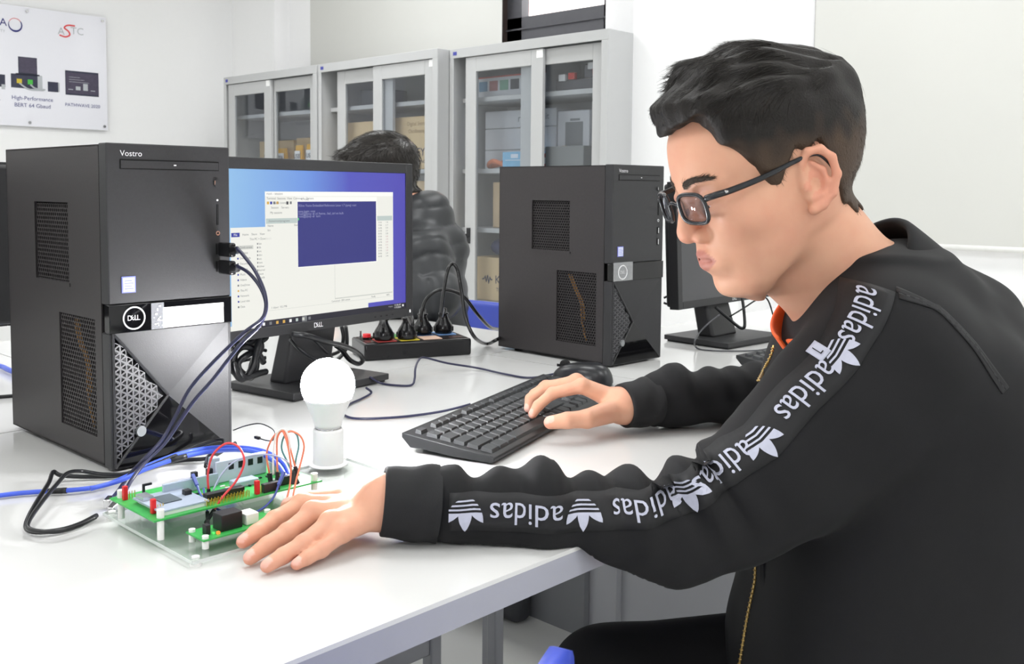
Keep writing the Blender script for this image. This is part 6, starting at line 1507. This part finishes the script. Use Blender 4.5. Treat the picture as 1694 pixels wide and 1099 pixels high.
HAIRLINE = [(0.118, 0.072), (0.104, 0.080), (0.0955, 0.0880), (0.0890, 0.0880), (0.0850, 0.0790), (0.0810, 0.0610), (0.069, 0.0455), (0.0555, 0.0345), (0.0500, 0.0149), (0.0440, 0.0020), (0.033, 0.0090), (0.026, 0.024), (0.014, 0.036), (-0.010, 0.0375), (-0.0225, 0.024), (-0.0265, 0.0), (-0.032, -0.020), (-0.045, -0.036), (-0.062, -0.043), (-0.16, -0.048), (-0.16, 0.2), (0.16, 0.2), (0.16, 0.072)]
def region(X):
    q = (X - HC) @ HM.T
    z = q[:, 2] + 0.004 * np.sin(q[:, 0] * 260 + q[:, 1] * 90)
    return polydist(HAIRLINE, q[:, 0], z)
HR.fn(region, hw(0, 0, 0.03), 0.3, 0.007, 'i')
for s in (-1, 1): HR.ell(hp(-0.002, s * 0.077, 0.004), (0.021, 0.012, 0.031), HM, 0.003, 's')
V, Q = HR.mesh(0.0024); V, Q = largest(V, Q); V = relax(V, Q, 2)
N_ = vnormals(V, Q); q = (V - HC) @ HM.T
top = np.clip((q[:, 2] - 0.06) / 0.05, 0, 1)
V = V + N_ * (top * 0.0016 * np.sin(q[:, 1] * 330 + 2.5 * np.sin(q[:, 0] * 45) + q[:, 0] * 40) + top * 0.0015 * wav(q, 110.0, 4))[:, None]
npmesh('hair', V, Q, [m_hcap], man, None, OM)
at_ = bpy.data.objects['hair'].data.attributes.new('fade', 'FLOAT', 'POINT'); at_.data.foreach_set('value', (np.clip((0.062 - q[:, 2]) / 0.035 + 0.35 * wav(q, 260.0, 6), 0, 1) * (np.abs(q[:, 1]) > 0.03)).astype(np.float32))
# strands
tri = V[Q[:, 0]]; ar = np.linalg.norm(np.cross(V[Q[:, 1]] - V[Q[:, 0]], V[Q[:, 3]] - V[Q[:, 0]]), axis=1)
qc = (V[Q].mean(1) - HC) @ HM.T
ar = ar * np.where(qc[:, 2] > 0.06, 1.3, 0.9)
nS = 17000; fi = RNG.choice(len(Q), nS, p=ar / ar.sum()); uv = RNG.uniform(0, 1, (nS, 2))
P_ = V[Q[fi, 0]] * ((1 - uv[:, :1]) * (1 - uv[:, 1:])) + V[Q[fi, 1]] * (uv[:, :1] * (1 - uv[:, 1:])) + V[Q[fi, 2]] * (uv[:, :1] * uv[:, 1:]) + V[Q[fi, 3]] * ((1 - uv[:, :1]) * uv[:, 1:])
g = N_[Q[fi, 0]]; q = (P_ - HC) @ HM.T
tp = np.clip((q[:, 2] - 0.075) / 0.03, 0, 1)[:, None]
dr = tp * (HF * 1.0 + HL * (-0.35 + 0.5 * np.sin(q[:, :1] * 30)) - HU * 0.05) + (1 - tp) * (-HU * 0.9 - HF * 0.45)
inside = region(P_) < -0.004
P_, g, dr, tp = P_[inside] - g[inside] * 0.001, g[inside], dr[inside], tp[inside, 0]
LN = np.where(tp > 0.5, RNG.uniform(0.014, 0.030, len(P_)), RNG.uniform(0.007, 0.013, len(P_))) * np.clip(1.0 - 22 * np.clip(((P_ - HC) @ HF) - 0.065, 0, 1), 0.22, 1)
zz = (P_ - HC) @ HU; low = (zz < 0.068 + 0.016 * RNG.normal(size=len(P_)))
hairs('hair_strands', man, P_[~low], dr[~low], g[~low], LN[~low], 0.00040, m_hair, OM, 4, 0.10, 0.16, 0.14)
hairs('short_side_hair', man, P_[low], dr[low], g[low], LN[low] * 0.9, 0.00034, m_hairb, OM, 3, 0.05, 0.2, 0.10)
# glasses: worn, but a thing of its own
def glasses():
    o = hw(0.11, 0, 0.002); t = thing('eyeglasses', 'dark rectangular eyeglasses worn by the man in the black track jacket', 'glasses', tuple(o))
    def G(x, y, z): return Vector(hw(x, y, z) - o)
    def rim(s, k=1.0, n=40):
        pts = []
        for a in np.linspace(0, 2 * PI, n, endpoint=False):
            c, sn = math.cos(a), math.sin(a); p = 3.4
            r = (abs(c) ** p + abs(sn) ** p) ** (-1 / p)
            u, v = r * c * 0.0205 * k, r * sn * 0.0150 * k
            y = 0.0325 + u; x = 0.1165 - 0.22 * max(0, y - 0.012) + 0.10 * v
            pts.append(G(x, s * y, 0.002 + v - 0.04 * (y - 0.03)))
        return pts
    fr = MB(); fr.smooth = True
    for s in (-1, 1):
        b = MB(); b.smooth = True; b.tube(rim(s), 0.0021, 8, 1, closed=True); b.build('rim', m_gfr, t)
        l = MB(); pts = rim(s, 0.97); c = sum(pts, Vector()) / len(pts) + Vector(HF) * 0.0006
        off = Vector(HF) * 0.0014
        n = len(pts); l.add([tuple(p) for p in pts] + [tuple(p - off) for p in pts] + [tuple(c), tuple(c - off)], [(i, (i + 1) % n, 2 * n) for i in range(n)] + [((i + 1) % n + n, i + n, 2 * n + 1) for i in range(n)] + [(i, i + n, (i + 1) % n + n, (i + 1) % n) for i in range(n)])
        l.build('lens', m_lens, t, smooth=True)
        b = MB(); b.smooth = True
        P3 = [G(0.1065, s * 0.0540, 0.0115), G(0.1010, s * 0.0640, 0.0135), G(0.085, s * 0.0690, 0.0150), G(0.05, s * 0.0735, 0.0200), G(0.016, s * 0.0765, 0.0275), G(-0.004, s * 0.0790, 0.0290), G(-0.018, s * 0.0770, 0.0160), G(-0.024, s * 0.074, 0.000)]
        b.tube(P3, [0.0034, 0.0034, 0.0033, 0.0029, 0.0024, 0.0020, 0.0019, 0.0016], 8, 6); b.build('temple', m_gfr, t)
        b = MB(); pp = G(0.092, s * 0.0700, 0.0150); b.ball(tuple(pp), (0.0022, 0.0022, 0.0018), 8, 6); b.build('rivet', m_chrome, t)
        b = MB(); b.smooth = True; b.ball(tuple(G(0.1085, s * 0.0105, -0.003)), (0.0022, 0.0022, 0.0042), 8, 6); b.build('nose_pad', m_lens, t)
    b = MB(); b.smooth = True; b.tube([G(0.1165, 0.0125, 0.006), G(0.1190, 0.0, 0.009), G(0.1165, -0.0125, 0.006)], 0.0017, 8, 6); b.build('bridge', m_gfr, t)
TAPE = [(-0.0408, 0.0694, 0.7868), (-0.0323, 0.0604, 0.7869), (0.0064, 0.0267, 0.7846), (0.0531, -0.0081, 0.7829), (0.0948, -0.0447, 0.784), (0.124, -0.0769, 0.7981), (0.1433, -0.1021, 0.8228), (0.1661, -0.1279, 0.8483), (0.1942, -0.1531, 0.8919), (0.2181, -0.1749, 0.9247), (0.2443, -0.1846, 0.9588), (0.2771, -0.1796, 0.9895)]
MARKS = [(0.014, 'leaf'), (0.069, 'adidas'), (0.122, 'leaf'), (0.181, 'adidas'), (0.223, 'leaf'), (0.263, 'adidas'), (0.306, 'leaf'), (0.367, 'adidas'), (0.415, 'leaf'), (0.460, 'adidas')]
PATCH = [(0.2735, -0.0964, 0.9135), (0.2805, -0.103, 0.9235)]
STRAPS = [[(0.273, -0.2053, 0.9805), (0.2953, -0.2299, 0.9698), (0.3298, -0.2408, 0.9339), (0.3647, -0.2527, 0.8908)], [(0.285, -0.195, 0.985), (0.315, -0.212, 0.965), (0.349, -0.222, 0.928), (0.380, -0.232, 0.885)]]
ZFRONT = [(0.0993, -0.1704, 0.9557), (0.0984, -0.1700, 0.9498), (0.0956, -0.1680, 0.9409), (0.0926, -0.1656, 0.9331), (0.0895, -0.1632, 0.9252), (0.0869, -0.1611, 0.9183)]
ZIPS = [[(0.9, k + 1) for k in range(6)], [(0.70 - 0.02 * k, -0.045) for k in range(12)]]
m_gfr = mat('dark_glasses_frame', '#25272b', 0.2, var=0.4, scale=90)
m_lens = thin_glass('lens_glass', '#eef1f8', 0.09)
glasses()

# ------------------------------------------------------------------ jacket, trousers, shirt
zt = [0.44, 0.50, 0.55, 0.62, 0.70, 0.78, 0.84, 0.89, 0.93, 0.965, 1.0]
cx = tabf(zt, [0.425, 0.424, 0.420, 0.430, 0.440, 0.447, 0.450, 0.449, 0.445, 0.436, 0.425]); cy = tabf(zt, [-0.135, -0.131, -0.127, -0.130, -0.132, -0.132, -0.130, -0.127, -0.122, -0.114, -0.105])
hd = tabf(zt, [0.150, 0.158, 0.160, 0.157, 0.153, 0.149, 0.144, 0.134, 0.116, 0.090, 0.070]); hwd = tabf(zt, [0.19, 0.195, 0.195, 0.19, 0.19, 0.19, 0.19, 0.185, 0.165, 0.125, 0.085])
def torso(X):
    z = np.clip(X[:, 2], 0.45, 1.0); qx, qy = X[:, 0] - cx(z), X[:, 1] - cy(z)
    a = (qx * BF[0] + qy * BF[1]) / hd(z); b = (qx * BR[0] + qy * BR[1]) / hwd(z); p = 2.4
    g = (np.abs(a) ** p + np.abs(b) ** p) ** (1 / p)
    d = (g - 1) * hd(z) * 0.95
    return np.maximum(d, np.maximum(X[:, 2] - 1.0, 0.45 - X[:, 2]))
JK = Body()
JK.fn(torso, (0.43, -0.13, 0.72), 0.42, 0.02)
JK.chain([(0.332, -0.172, 0.905), (0.40, -0.135, 0.945)], [0.076, 0.072], 0.04).chain([(0.585, -0.005, 0.912), (0.47, -0.09, 0.945)], [0.076, 0.072], 0.04)
rsl = [0.0320, 0.0370, 0.0395, 0.0430, 0.0500, 0.0570, 0.0655, 0.0730, 0.0790]
JK.chain(SL[1:], rsl[1:], 0.02)
JK.chain(SR[1:], [0.0330, 0.0365, 0.0395, 0.0440, 0.060, 0.076], 0.025)
JK.chain([(0.445, -0.140, 0.975), (0.500, -0.178, 0.925), (0.540, -0.205, 0.830), (0.545, -0.210, 0.76)], [0.045, 0.056, 0.060, 0.035], 0.03)      # hood lying on the back
JK.chain([(0.43, -0.19, 0.955), (0.47, -0.215, 0.90), (0.51, -0.235, 0.84)], [0.034, 0.040, 0.035], 0.03)
V, Q = JK.mesh(0.0042); V, Q = largest(V, Q); V = relax(V, Q, 3)
N_ = vnormals(V, Q)
# folds: rings bunched along the sleeves, soft drags on the body
def along(pts, V):
    pts = np.array(pts); best = np.full(len(V), 9.0); s = np.zeros(len(V)); acc = 0
    for a, b in zip(pts, pts[1:]):
        e = b - a; l = np.linalg.norm(e); t = np.clip((V - a) @ e / (l * l), 0, 1); d = np.linalg.norm(V - a - t[:, None] * e, axis=1)
        m = d < best; best[m] = d[m]; s[m] = acc + t[m] * l; acc += l
    return s, best
disp = np.zeros(len(V))
for pts, amp, tot in ((SL, 0.0085, 0.34), (SR, 0.0045, 0.26)):
    s, d = along(pts[1:], V)
    w = np.clip(1 - np.maximum(0, d - 0.06) / 0.04, 0, 1) * np.clip((tot - s) / 0.08, 0, 1) * np.clip(s / 0.015 + 0.35, 0, 1)
    ph = wav(V, 22.0, 5, 5)
    rid = np.sin(s * 150 + 2.6 * ph + 3.0 * V[:, 2] * 14) * 0.6 + np.sin(s * 95 - 2.2 * wav(V, 18.0, 12, 5)) * 0.6
    up = np.clip(0.45 + 0.65 * N_[:, 2], 0.1, 1.1)
    disp += w * amp * rid * up
body = np.clip((V[:, 2] - 0.45) / 0.1, 0, 1)
disp += 0.0035 * wav(V * np.array((1, 1, 0.45)), 26.0, 14, 8) + 0.0014 * wav(V, 70.0, 22, 8)
V = V + N_ * disp[:, None]; V = relax(V, Q, 1, 0.3)
# the front keeps clear of the table edge
lim = -0.004 + 1.5 * np.maximum(0, np.abs(V[:, 2] - 0.735) - 0.022); fr_ = (V[:, 1] > lim) & (V[:, 0] > 0.30) & (V[:, 2] > 0.60) & (V[:, 2] < T + 0.004) & (V[:, 1] < 0.2) & (along(SR, V)[1] > 0.075) & (along(SL, V)[1] > 0.075); V[fr_, 1] = lim[fr_]
# nothing of the sleeve dips into the table
lowest = T + 0.0015 - 1.1 * np.maximum(0, -0.003 - V[:, 1])
on = (V[:, 1] > -0.06) & (V[:, 2] < lowest) & (V[:, 2] > 0.66) & (V[:, 0] < 0.33); V[on, 2] = lowest[on]; V[(V[:, 1] > -0.003) & (V[:, 2] < T + 0.0015) & (V[:, 2] > 0.70), 2] = T + 0.0015
jacket = npmesh('jacket', V, Q, m_jack, man, None, OM)
JB = BVHTree.FromPolygons(V.tolist(), Q.tolist())

def cuff(pts, r0, r1, n=40, m=14):
    a, b = np.array(pts[0]), np.array(pts[1]); ax = (b - a) / np.linalg.norm(b - a)
    a = a - ax * 0.004; b = b - ax * 0.012
    u = np.cross(ax, (0, 0, 1.0)); u /= np.linalg.norm(u); w = np.cross(ax, u)
    vs = []; fs = []
    prof = [(0.0, 0.86)] + [(0.0, 0.97)] + [(t, 1.0) for t in np.linspace(0.02, 1, m)]
    for t, k in prof:
        c = a + (b - a) * t; r = (r0 + (r1 - r0) * t) * k
        for i in range(n):
            th = 2 * PI * i / n; rr = r * (1 + 0.05 * math.sin(th * 3 + t * 9) * t + 0.03 * math.sin(th * 2 + 1))
            p = c + u * rr * math.cos(th) + w * rr * math.sin(th)
            p[2] = max(p[2], T + 0.0012)
            vs.append(p)
    vs = np.array(vs)
    for j in range(len(prof) - 1):
        for i in range(n): fs.append((j * n + i, j * n + (i + 1) % n, (j + 1) * n + (i + 1) % n, (j + 1) * n + i))
    return npmesh('cuff', vs, np.array(fs), m_cuff, man, None, OM)
cuff([SL[0], SL[1]], 0.0318, 0.0365); cuff([SR[0], SR[1]], 0.0300, 0.0345)

def lay(path, yv, pts2, off, toward):
    """lays flat artwork (along, across) on the jacket; path: points near the surface, toward: outward direction"""
    P = np.array(path); seg = np.linalg.norm(np.diff(P, axis=0), axis=1); acc = np.concatenate([[0], np.cumsum(seg)])
    out = []
    tw = Vector(toward).normalized()
    for (x, y) in pts2:
        c = Vector([np.interp(x, acc, P[:, k]) for k in range(3)])
        c2 = Vector([np.interp(min(x + 0.02, acc[-1]), acc, P[:, k]) for k in range(3)]); c1 = Vector([np.interp(max(x - 0.02, 0), acc, P[:, k]) for k in range(3)])
        ax = (c2 - c1).normalized(); lat = ax.cross(tw).normalized()
        if lat.z < 0: lat = -lat
        p = c + lat * y + tw * 0.12
        h, nrm, _, _ = JB.ray_cast(p, -tw, 0.4)
        if h is None: h = c + lat * y; nrm = tw
        out.append(tuple(h + nrm * off - Vector(OM)))
    return out, acc[-1]
TPATH = TAPE
OUTW = (-0.72, -0.69, 0.12)
# tape band along the sleeve
n = 90; L_ = sum(np.linalg.norm(np.diff(np.array(TPATH), axis=0), axis=1))
g2 = [(L_ * i / n, y) for i in range(n + 1) for y in (-0.0165, -0.008, 0.0, 0.008, 0.0165)]
vs, _ = lay(TPATH, 0, g2, 0.0007, OUTW)
b = MB(); b.smooth = True; b.add(vs, [(i * 5 + j, i * 5 + j + 1, (i + 1) * 5 + j + 1, (i + 1) * 5 + j) for i in range(n) for j in range(4)])
b.build('sleeve_tape', m_tapej, man, solid=0.0008)
def refine(vs, fs, mx=0.006):
    bm = bmesh.new(); bv = [bm.verts.new((x, y, 0)) for x, y in vs]
    for f in fs:
        try: bm.faces.new([bv[i] for i in f])
        except ValueError: pass
    bmesh.ops.triangulate(bm, faces=bm.faces)
    for _ in range(2):
        es = [e for e in bm.edges if e.calc_length() > mx]
        if not es: break
        bmesh.ops.subdivide_edges(bm, edges=es, cuts=1)
        bmesh.ops.triangulate(bm, faces=[f for f in bm.faces if len(f.verts) > 3])
    bm.verts.index_update(); o = ([(v.co.x, v.co.y) for v in bm.verts], [tuple(v.index for v in f.verts) for f in bm.faces]); bm.free(); return o
def leafmark(k):
    """three pointed leaves over three stripes, height about k"""
    vs = []; fs = []
    def poly(p): o = len(vs); vs.extend(p); fs.append(tuple(range(o, o + len(p))))
    def leaf(ang, l, w):
        c, s = math.cos(ang), math.sin(ang); pts = []
        N = 12
        for i in range(N + 1): t = i / N; pts.append((w * math.sin(PI * t) ** 0.8, l * t))
        for i in range(N - 1, 0, -1): t = i / N; pts.append((-w * math.sin(PI * t) ** 0.8, l * t))
        return [(x * c + y * s, -x * s + y * c) for x, y in pts]
    stripes = [(-0.30, -0.24), (-0.16, -0.10), (-0.02, 0.04)]
    for ang, l, w in ((0, 1.0, 0.19), (0.66, 0.92, 0.17), (-0.66, 0.92, 0.17)):
        p = leaf(ang, l, w)
        p = [(x * 1.05, y - 0.42) for x, y in p]
        # keep the part above the stripes, then the three bands
        for lo_, hi_ in [(0.02, 9)] + [(-0.34, -0.29), (-0.22, -0.17), (-0.10, -0.05)]:
            out = p
            for sgn, lim in ((1, lo_), (-1, hi_)):
                res = []
                for a, b2 in zip(out, out[1:] + out[:1]):
                    ia, ib = sgn * (a[1] - lim) >= 0, sgn * (b2[1] - lim) >= 0
                    if ia: res.append(a)
                    if ia != ib: t = (lim - a[1]) / (b2[1] - a[1]); res.append((a[0] + (b2[0] - a[0]) * t, lim))
                out = res
                if not out: break
            if len(out) > 2: poly(out)
    return [(x * k, y * k) for x, y in vs], fs
# marks: (distance along the tape, what). Lettering reads from the shoulder towards the cuff, its top towards the table.
let = MB()
P = np.array(TPATH); acc = np.concatenate([[0], np.cumsum(np.linalg.norm(np.diff(P, axis=0), axis=1))])
for (sc, what) in MARKS:
    if what == 'leaf':
        v2, f2 = leafmark(0.029)
    else:
        v2, f2 = glyphs(what, 'CENTER', 1.0); v2 = [(x * 0.0268, y * 0.0268) for x, y in v2]
    v2, f2 = refine(v2, f2)
    v2 = [(sc - x, -y) for x, y in v2]
    vs, _ = lay(TPATH, 0, v2, 0.0021, OUTW)
    let.add(vs, f2)
let.build('sleeve_lettering', m_wprint, man, smooth=False)
# small woven label near the collar
def patch(path, w, name, m, off=0.0014, n=8, solid=0.0008):
    L2 = sum(np.linalg.norm(np.diff(np.array(path), axis=0), axis=1))
    g2 = [(L2 * i / n, -w + 2 * w * j / 4) for i in range(n + 1) for j in range(5)]
    vs, _ = lay(path, 0, g2, off, OUTW)
    b = MB(); b.smooth = True; b.add(vs, [(i * 5 + j, i * 5 + j + 1, (i + 1) * 5 + j + 1, (i + 1) * 5 + j) for i in range(n) for j in range(4)])
    return b.build(name, m, man, solid=solid)
patch(PATCH, 0.0062, 'woven_label', m_wprint, 0.0016)
v2, f2 = glyphs('L', 'CENTER', 1.0); v2, f2 = refine([(x * 0.010 + 0.5 * sum(np.linalg.norm(np.diff(np.array(PATCH), axis=0), axis=1)), y * 0.010) for x, y in v2], f2)
vs, _ = lay(PATCH, 0, v2, 0.0030, OUTW); b = MB(); b.add(vs, f2); b.build('label_letter', m_jack, man)
for i, st in enumerate(STRAPS): patch(st, 0.0028, 'shoulder_seam', m_tapej, 0.0006, 20, 0.0014)

# collar: a turned stand round the neck, open at the throat
def collar(name, m, ca, cb, axis, back, r_lo, r_hi, gap, th, flare=0.0, nseg=56, nv=8, wob=0.004, drop=0.030):
    axis = np.array(axis) / np.linalg.norm(axis); back = np.array(back); back -= axis * (back @ axis); back /= np.linalg.norm(back); sd = np.cross(axis, back)
    vs = []; ca, cb = np.array(ca), np.array(cb)
    for j in range(nv + 1):
        v = j / nv
        for i in range(nseg + 1):
            a = -(PI - gap) + 2 * (PI - gap) * i / nseg
            r = r_lo + (r_hi - r_lo) * v + flare * v * v + wob * math.sin(a * 3 + v * 2) 
            fr = (1 - math.cos(a)) / 2                                   # 1 at the throat
            c = ca + (cb - ca) * v - axis * drop * fr * (0.4 + v * 0.6)
            vs.append(c + back * (r * math.cos(a)) + sd * (r * math.sin(a) * 0.92))
    n = nseg + 1
    Q = np.array([(j * n + i, j * n + i + 1, (j + 1) * n + i + 1, (j + 1) * n + i) for j in range(nv) for i in range(nseg)])
    o = npmesh(name, np.array(vs), Q, m, man, None, OM)
    md = o.modifiers.new('thickness', 'SOLIDIFY'); md.thickness = th; md.offset = 1
    sb = o.modifiers.new('soft', 'SUBSURF'); sb.levels = 1; sb.render_levels = 1
    return o
AX = (-0.575, 0.353, 0.738); BK = (0.627, -0.384, 0.675)
collar('collar', m_jack, (0.432, -0.122, 0.925), (0.384, -0.092, 0.990), AX, BK, 0.102, 0.074, 0.25, 0.009, 0.0)
collar('shirt_collar', m_oran, (0.394, -0.100, 0.938), (0.370, -0.084, 0.966), AX, BK, 0.075, 0.071, 0.10, 0.004, 0.0, wob=0.001, drop=-0.004)
# zip: two visible runs of brass teeth
def zipper(path):
    out = []; d = Vector((0.7249, 0.6888, 0)); a = Vector((0.6888, -0.7249, 0))
    for (z, side) in path:
        c = Vector((float(cx(z)), float(cy(z)), z))
        if side > 0:                                  # open front edge below the collar
            d0 = Vector((0.8963, 0.4941, -0.1749)).normalized(); h, n_, _, _ = JB.ray_cast(Vector(ZFRONT[int(side) - 1]), d0, 0.9)
        else:
            d2 = Vector(BF); h, n_, _, _ = JB.ray_cast(c + d2 * 0.45 + Vector(BR) * side, -d2, 0.6)
        if h is not None: out.append(h + n_ * 0.0008)
    path = out
    pts = spline(path, 4); b = MB(); b.smooth = False
    acc_ = 0; last = pts[0]
    b.tube(path, 0.0014, 6, 2)
    for p in pts:
        if (p - last).length >= 0.0032:
            b.ball(tuple(p), (0.0026, 0.0026, 0.0012), 6, 4); last = p
    o = [(x - OM[0], y - OM[1], z - OM[2]) for x, y, z in b.v]; b.v = o
    return b.build('zipper', m_zip, man)
for z_ in ZIPS: zipper(z_)
# trousers
TR = Body()
TR.chain([HIPL, KNL, (FOL[0], FOL[1], 0.11)], [0.080, 0.066, 0.062], 0.03).chain([HIPR, KNR, (FOR_[0], FOR_[1], 0.11)], [0.080, 0.068, 0.062], 0.03)
TR.chain([HIPL, HIPR], [0.08, 0.08], 0.03).cap((0.43, -0.145, 0.53), (0.43, -0.14, 0.57), 0.10, 0.11, 0.03)
V, Q = TR.mesh(0.006); V = relax(V, Q, 2); N_ = vnormals(V, Q)
V = V + N_ * (0.004 * wav(V, 40.0, 3) + 0.003 * wav(V * np.array((1, 1, 0.4)), 75.0, 13))[:, None]
npmesh('trousers', V, Q, m_trou, man, None, OM)
for fx in (FOL, FOR_):
    SH_ = Body(); f3 = BF
    h = np.array((fx[0], fx[1], 0.045))
    SH_.chain([h - f3 * 0.05, h + f3 * 0.08 - np.array((0, 0, 0.006)), h + f3 * 0.16 - np.array((0, 0, 0.012))], [0.040, 0.040, 0.032], 0.02).cap(h, np.array((fx[0], fx[1], 0.11)), 0.040, 0.045, 0.02)
    V, Q = SH_.mesh(0.006); V = relax(V, Q, 1); V[:, 2] = np.maximum(V[:, 2], 0.001); npmesh('shoe', V, Q, m_trou, man, None, OM)
# ------------------------------------------------------------------ the man in the puffer jacket, bowed behind the lit monitor
man2 = thing('person', 'man in dark quilted puffer jacket bowed behind the lit monitor', 'person', (1.16, 1.42, 0.0)); O2 = (1.16, 1.42, 0.0)
fh = np.array((-0.69, 0.724, 0)); f2 = fh * 0.966 - np.array((0, 0, 0.259)); u2 = fh * 0.259 + np.array((0, 0, 0.966)); l2 = np.cross(u2, f2)
M2 = np.stack([f2, l2, u2]); H2 = np.array((1.066, 1.512, 1.088))
w2 = lambda x, y, z: H2 + f2 * x + l2 * y + u2 * z
B2 = Body(); head_prims(B2, H2, M2)
nk = w2(-0.082, 0, -0.165)
TS = [(1.13, 1.45, 0.925), (1.12, 1.45, 0.80), (1.16, 1.45, 0.52)]
SHL, SHR = np.array((1.060, 1.370, 0.900)), np.array((1.22, 1.56, 0.90))
EL2, WR2 = np.array((1.045, 1.290, 0.805)), np.array((0.88, 1.43, 0.785))
ER2, WR2R = np.array((1.19, 1.60, 0.80)), np.array((0.95, 1.56, 0.785))
B2.chain([nk] + TS, [0.06, 0.09, 0.095, 0.09], 0.04).chain([SHL, TS[0], SHR], 0.05, 0.04)
B2.chain([SHL, EL2, WR2], [0.045, 0.036, 0.024], 0.02).chain([SHR, ER2, WR2R], [0.045, 0.036, 0.024], 0.02)
for W_ in (WR2, WR2R):
    d = np.array((-0.85, 0.5, -0.06)); s_ = np.array((0.5, 0.85, 0))
    B2.chain([W_, W_ + d * 0.07], [0.024, 0.026], 0.01)
    for k in range(4): B2.chain([W_ + d * 0.075 + s_ * (-0.027 + 0.018 * k), W_ + d * (0.15 + 0.012 * (k in (1, 2))) + s_ * (-0.030 + 0.020 * k) - np.array((0, 0, 0.008))], [0.0095, 0.0075], 0.004)
    B2.chain([W_ + d * 0.03 - s_ * 0.025, W_ + d * 0.085 - s_ * 0.055], [0.012, 0.009], 0.008)
HP = [np.array((1.16, 1.37, 0.535)), np.array((1.22, 1.53, 0.535))]
for h_ in HP: B2.chain([h_, h_ + np.array((-0.40, 0.02, 0.02)), h_ + np.array((-0.38, 0.02, -0.40))], [0.07, 0.05, 0.035], 0.03)
V, Q = B2.mesh(0.004); V, Q = largest(V, Q); npmesh('body', V, Q, m_skin, man2, None, O2)
R2_ = Body(); SK2 = Body(); SK2.P = B2.P[:2] + B2.neck
R2_.fn(lambda X: SK2.sdf(X) - 0.004 - 0.010 * np.clip((((X - H2) @ M2.T)[:, 2] - 0.02) / 0.06, 0, 1), w2(0, 0, 0.03), 0.15, 0.004)
R2_.chain([w2(0.082, 0.042, 0.094), w2(0.090, 0.0, 0.098), w2(0.082, -0.042, 0.094)], 0.016, 0.02)
def reg2(X):
    q = (X - H2) @ M2.T; return polydist(HAIRLINE, q[:, 0], q[:, 2])
R2_.fn(reg2, w2(0, 0, 0.03), 0.3, 0.006, 'i')
for s in (-1, 1): R2_.ell(w2(0.0, s * 0.077, 0.004), (0.02, 0.014, 0.033), M2, 0.003, 's')
V, Q = R2_.mesh(0.004); V, Q = largest(V, Q); V = relax(V, Q, 2); N_ = vnormals(V, Q)
npmesh('hair', V, Q, m_hair, man2, None, O2)
fi = RNG.integers(0, len(Q), 3500); P_ = V[Q[fi]].mean(1); g = N_[Q[fi, 0]]; q = (P_ - H2) @ M2.T
tp = np.clip((q[:, 2] - 0.06) / 0.04, 0, 1)[:, None]
ok = reg2(P_) < -0.004
hairs('hair_strands', man2, P_[ok], (tp * f2 - (1 - tp) * u2)[ok], g[ok], RNG.uniform(0.010, 0.026, ok.sum()), 0.0006, m_hair, O2, 3, 0.05, 0.3, 0.5)
m_puff = mat('dark_quilted_nylon', '#2b2d30', 0.42, var=0.12, scale=50, bump=0.1, bscale=200)
J2 = Body()
J2.chain(TS + [(1.19, 1.43, 0.47)], [0.105, 0.125, 0.140, 0.14], 0.05)
J2.chain([SHL, TS[0], SHR], [0.078, 0.085, 0.078], 0.05).chain([SHL, EL2, WR2], [0.078, 0.060, 0.044], 0.03).chain([SHR, ER2, WR2R], [0.078, 0.060, 0.044], 0.03)
J2.chain([nk + np.array((-0.01, 0.0, -0.01)), nk + np.array((0.015, -0.03, -0.04)), nk + np.array((0.02, 0.04, -0.05))], [0.070, 0.060, 0.055], 0.03)
J2.chain([w2(-0.070, 0.035, -0.098), w2(-0.095, 0.0, -0.100), w2(-0.070, -0.035, -0.098)], 0.050, 0.03)
V, Q = J2.mesh(0.006); V, Q = largest(V, Q); V = relax(V, Q, 3); N_ = vnormals(V, Q)
sA, dA = along([SHL, EL2, WR2], V)
arm = np.clip((0.10 - dA) / 0.03, 0, 1)
ph = np.where(arm > 0.5, sA * 66, V[:, 2] * 64 + 0.4 * np.sin(V[:, 0] * 14)) + 0.35 * wav(V, 14.0, 3)
V = V + N_ * (0.0065 * (np.abs(np.sin(ph)) ** 0.45 - 0.6) + 0.002 * wav(V, 60.0, 9))[:, None]
V = relax(V, Q, 1, 0.4)
on = (V[:, 0] < 1.0) & (V[:, 2] < T + 0.002) & (V[:, 2] > 0.66); V[on, 2] = T + 0.002
npmesh('puffer_jacket', V, Q, m_puff, man2, None, O2)
T2 = Body()
for h_ in HP: T2.chain([h_, h_ + np.array((-0.40, 0.02, 0.02)), h_ + np.array((-0.38, 0.02, -0.38))], [0.085, 0.068, 0.06], 0.03)
T2.chain(HP, 0.085, 0.03)
V, Q = T2.mesh(0.008); npmesh('trousers', relax(V, Q, 1), Q, m_trou, man2, None, O2)
for h_ in HP:
    c = h_ + np.array((-0.38, 0.02, 0)); SH_ = Body(); SH_.chain([(c[0] + 0.05, c[1], 0.045), (c[0] - 0.16, c[1], 0.035)], [0.042, 0.033], 0.02).cap((c[0], c[1], 0.05), (c[0], c[1], 0.12), 0.04, 0.05, 0.02)
    V, Q = SH_.mesh(0.008); V[:, 2] = np.maximum(V[:, 2], 0.001); npmesh('shoe', V, Q, m_trou, man2, None, O2)
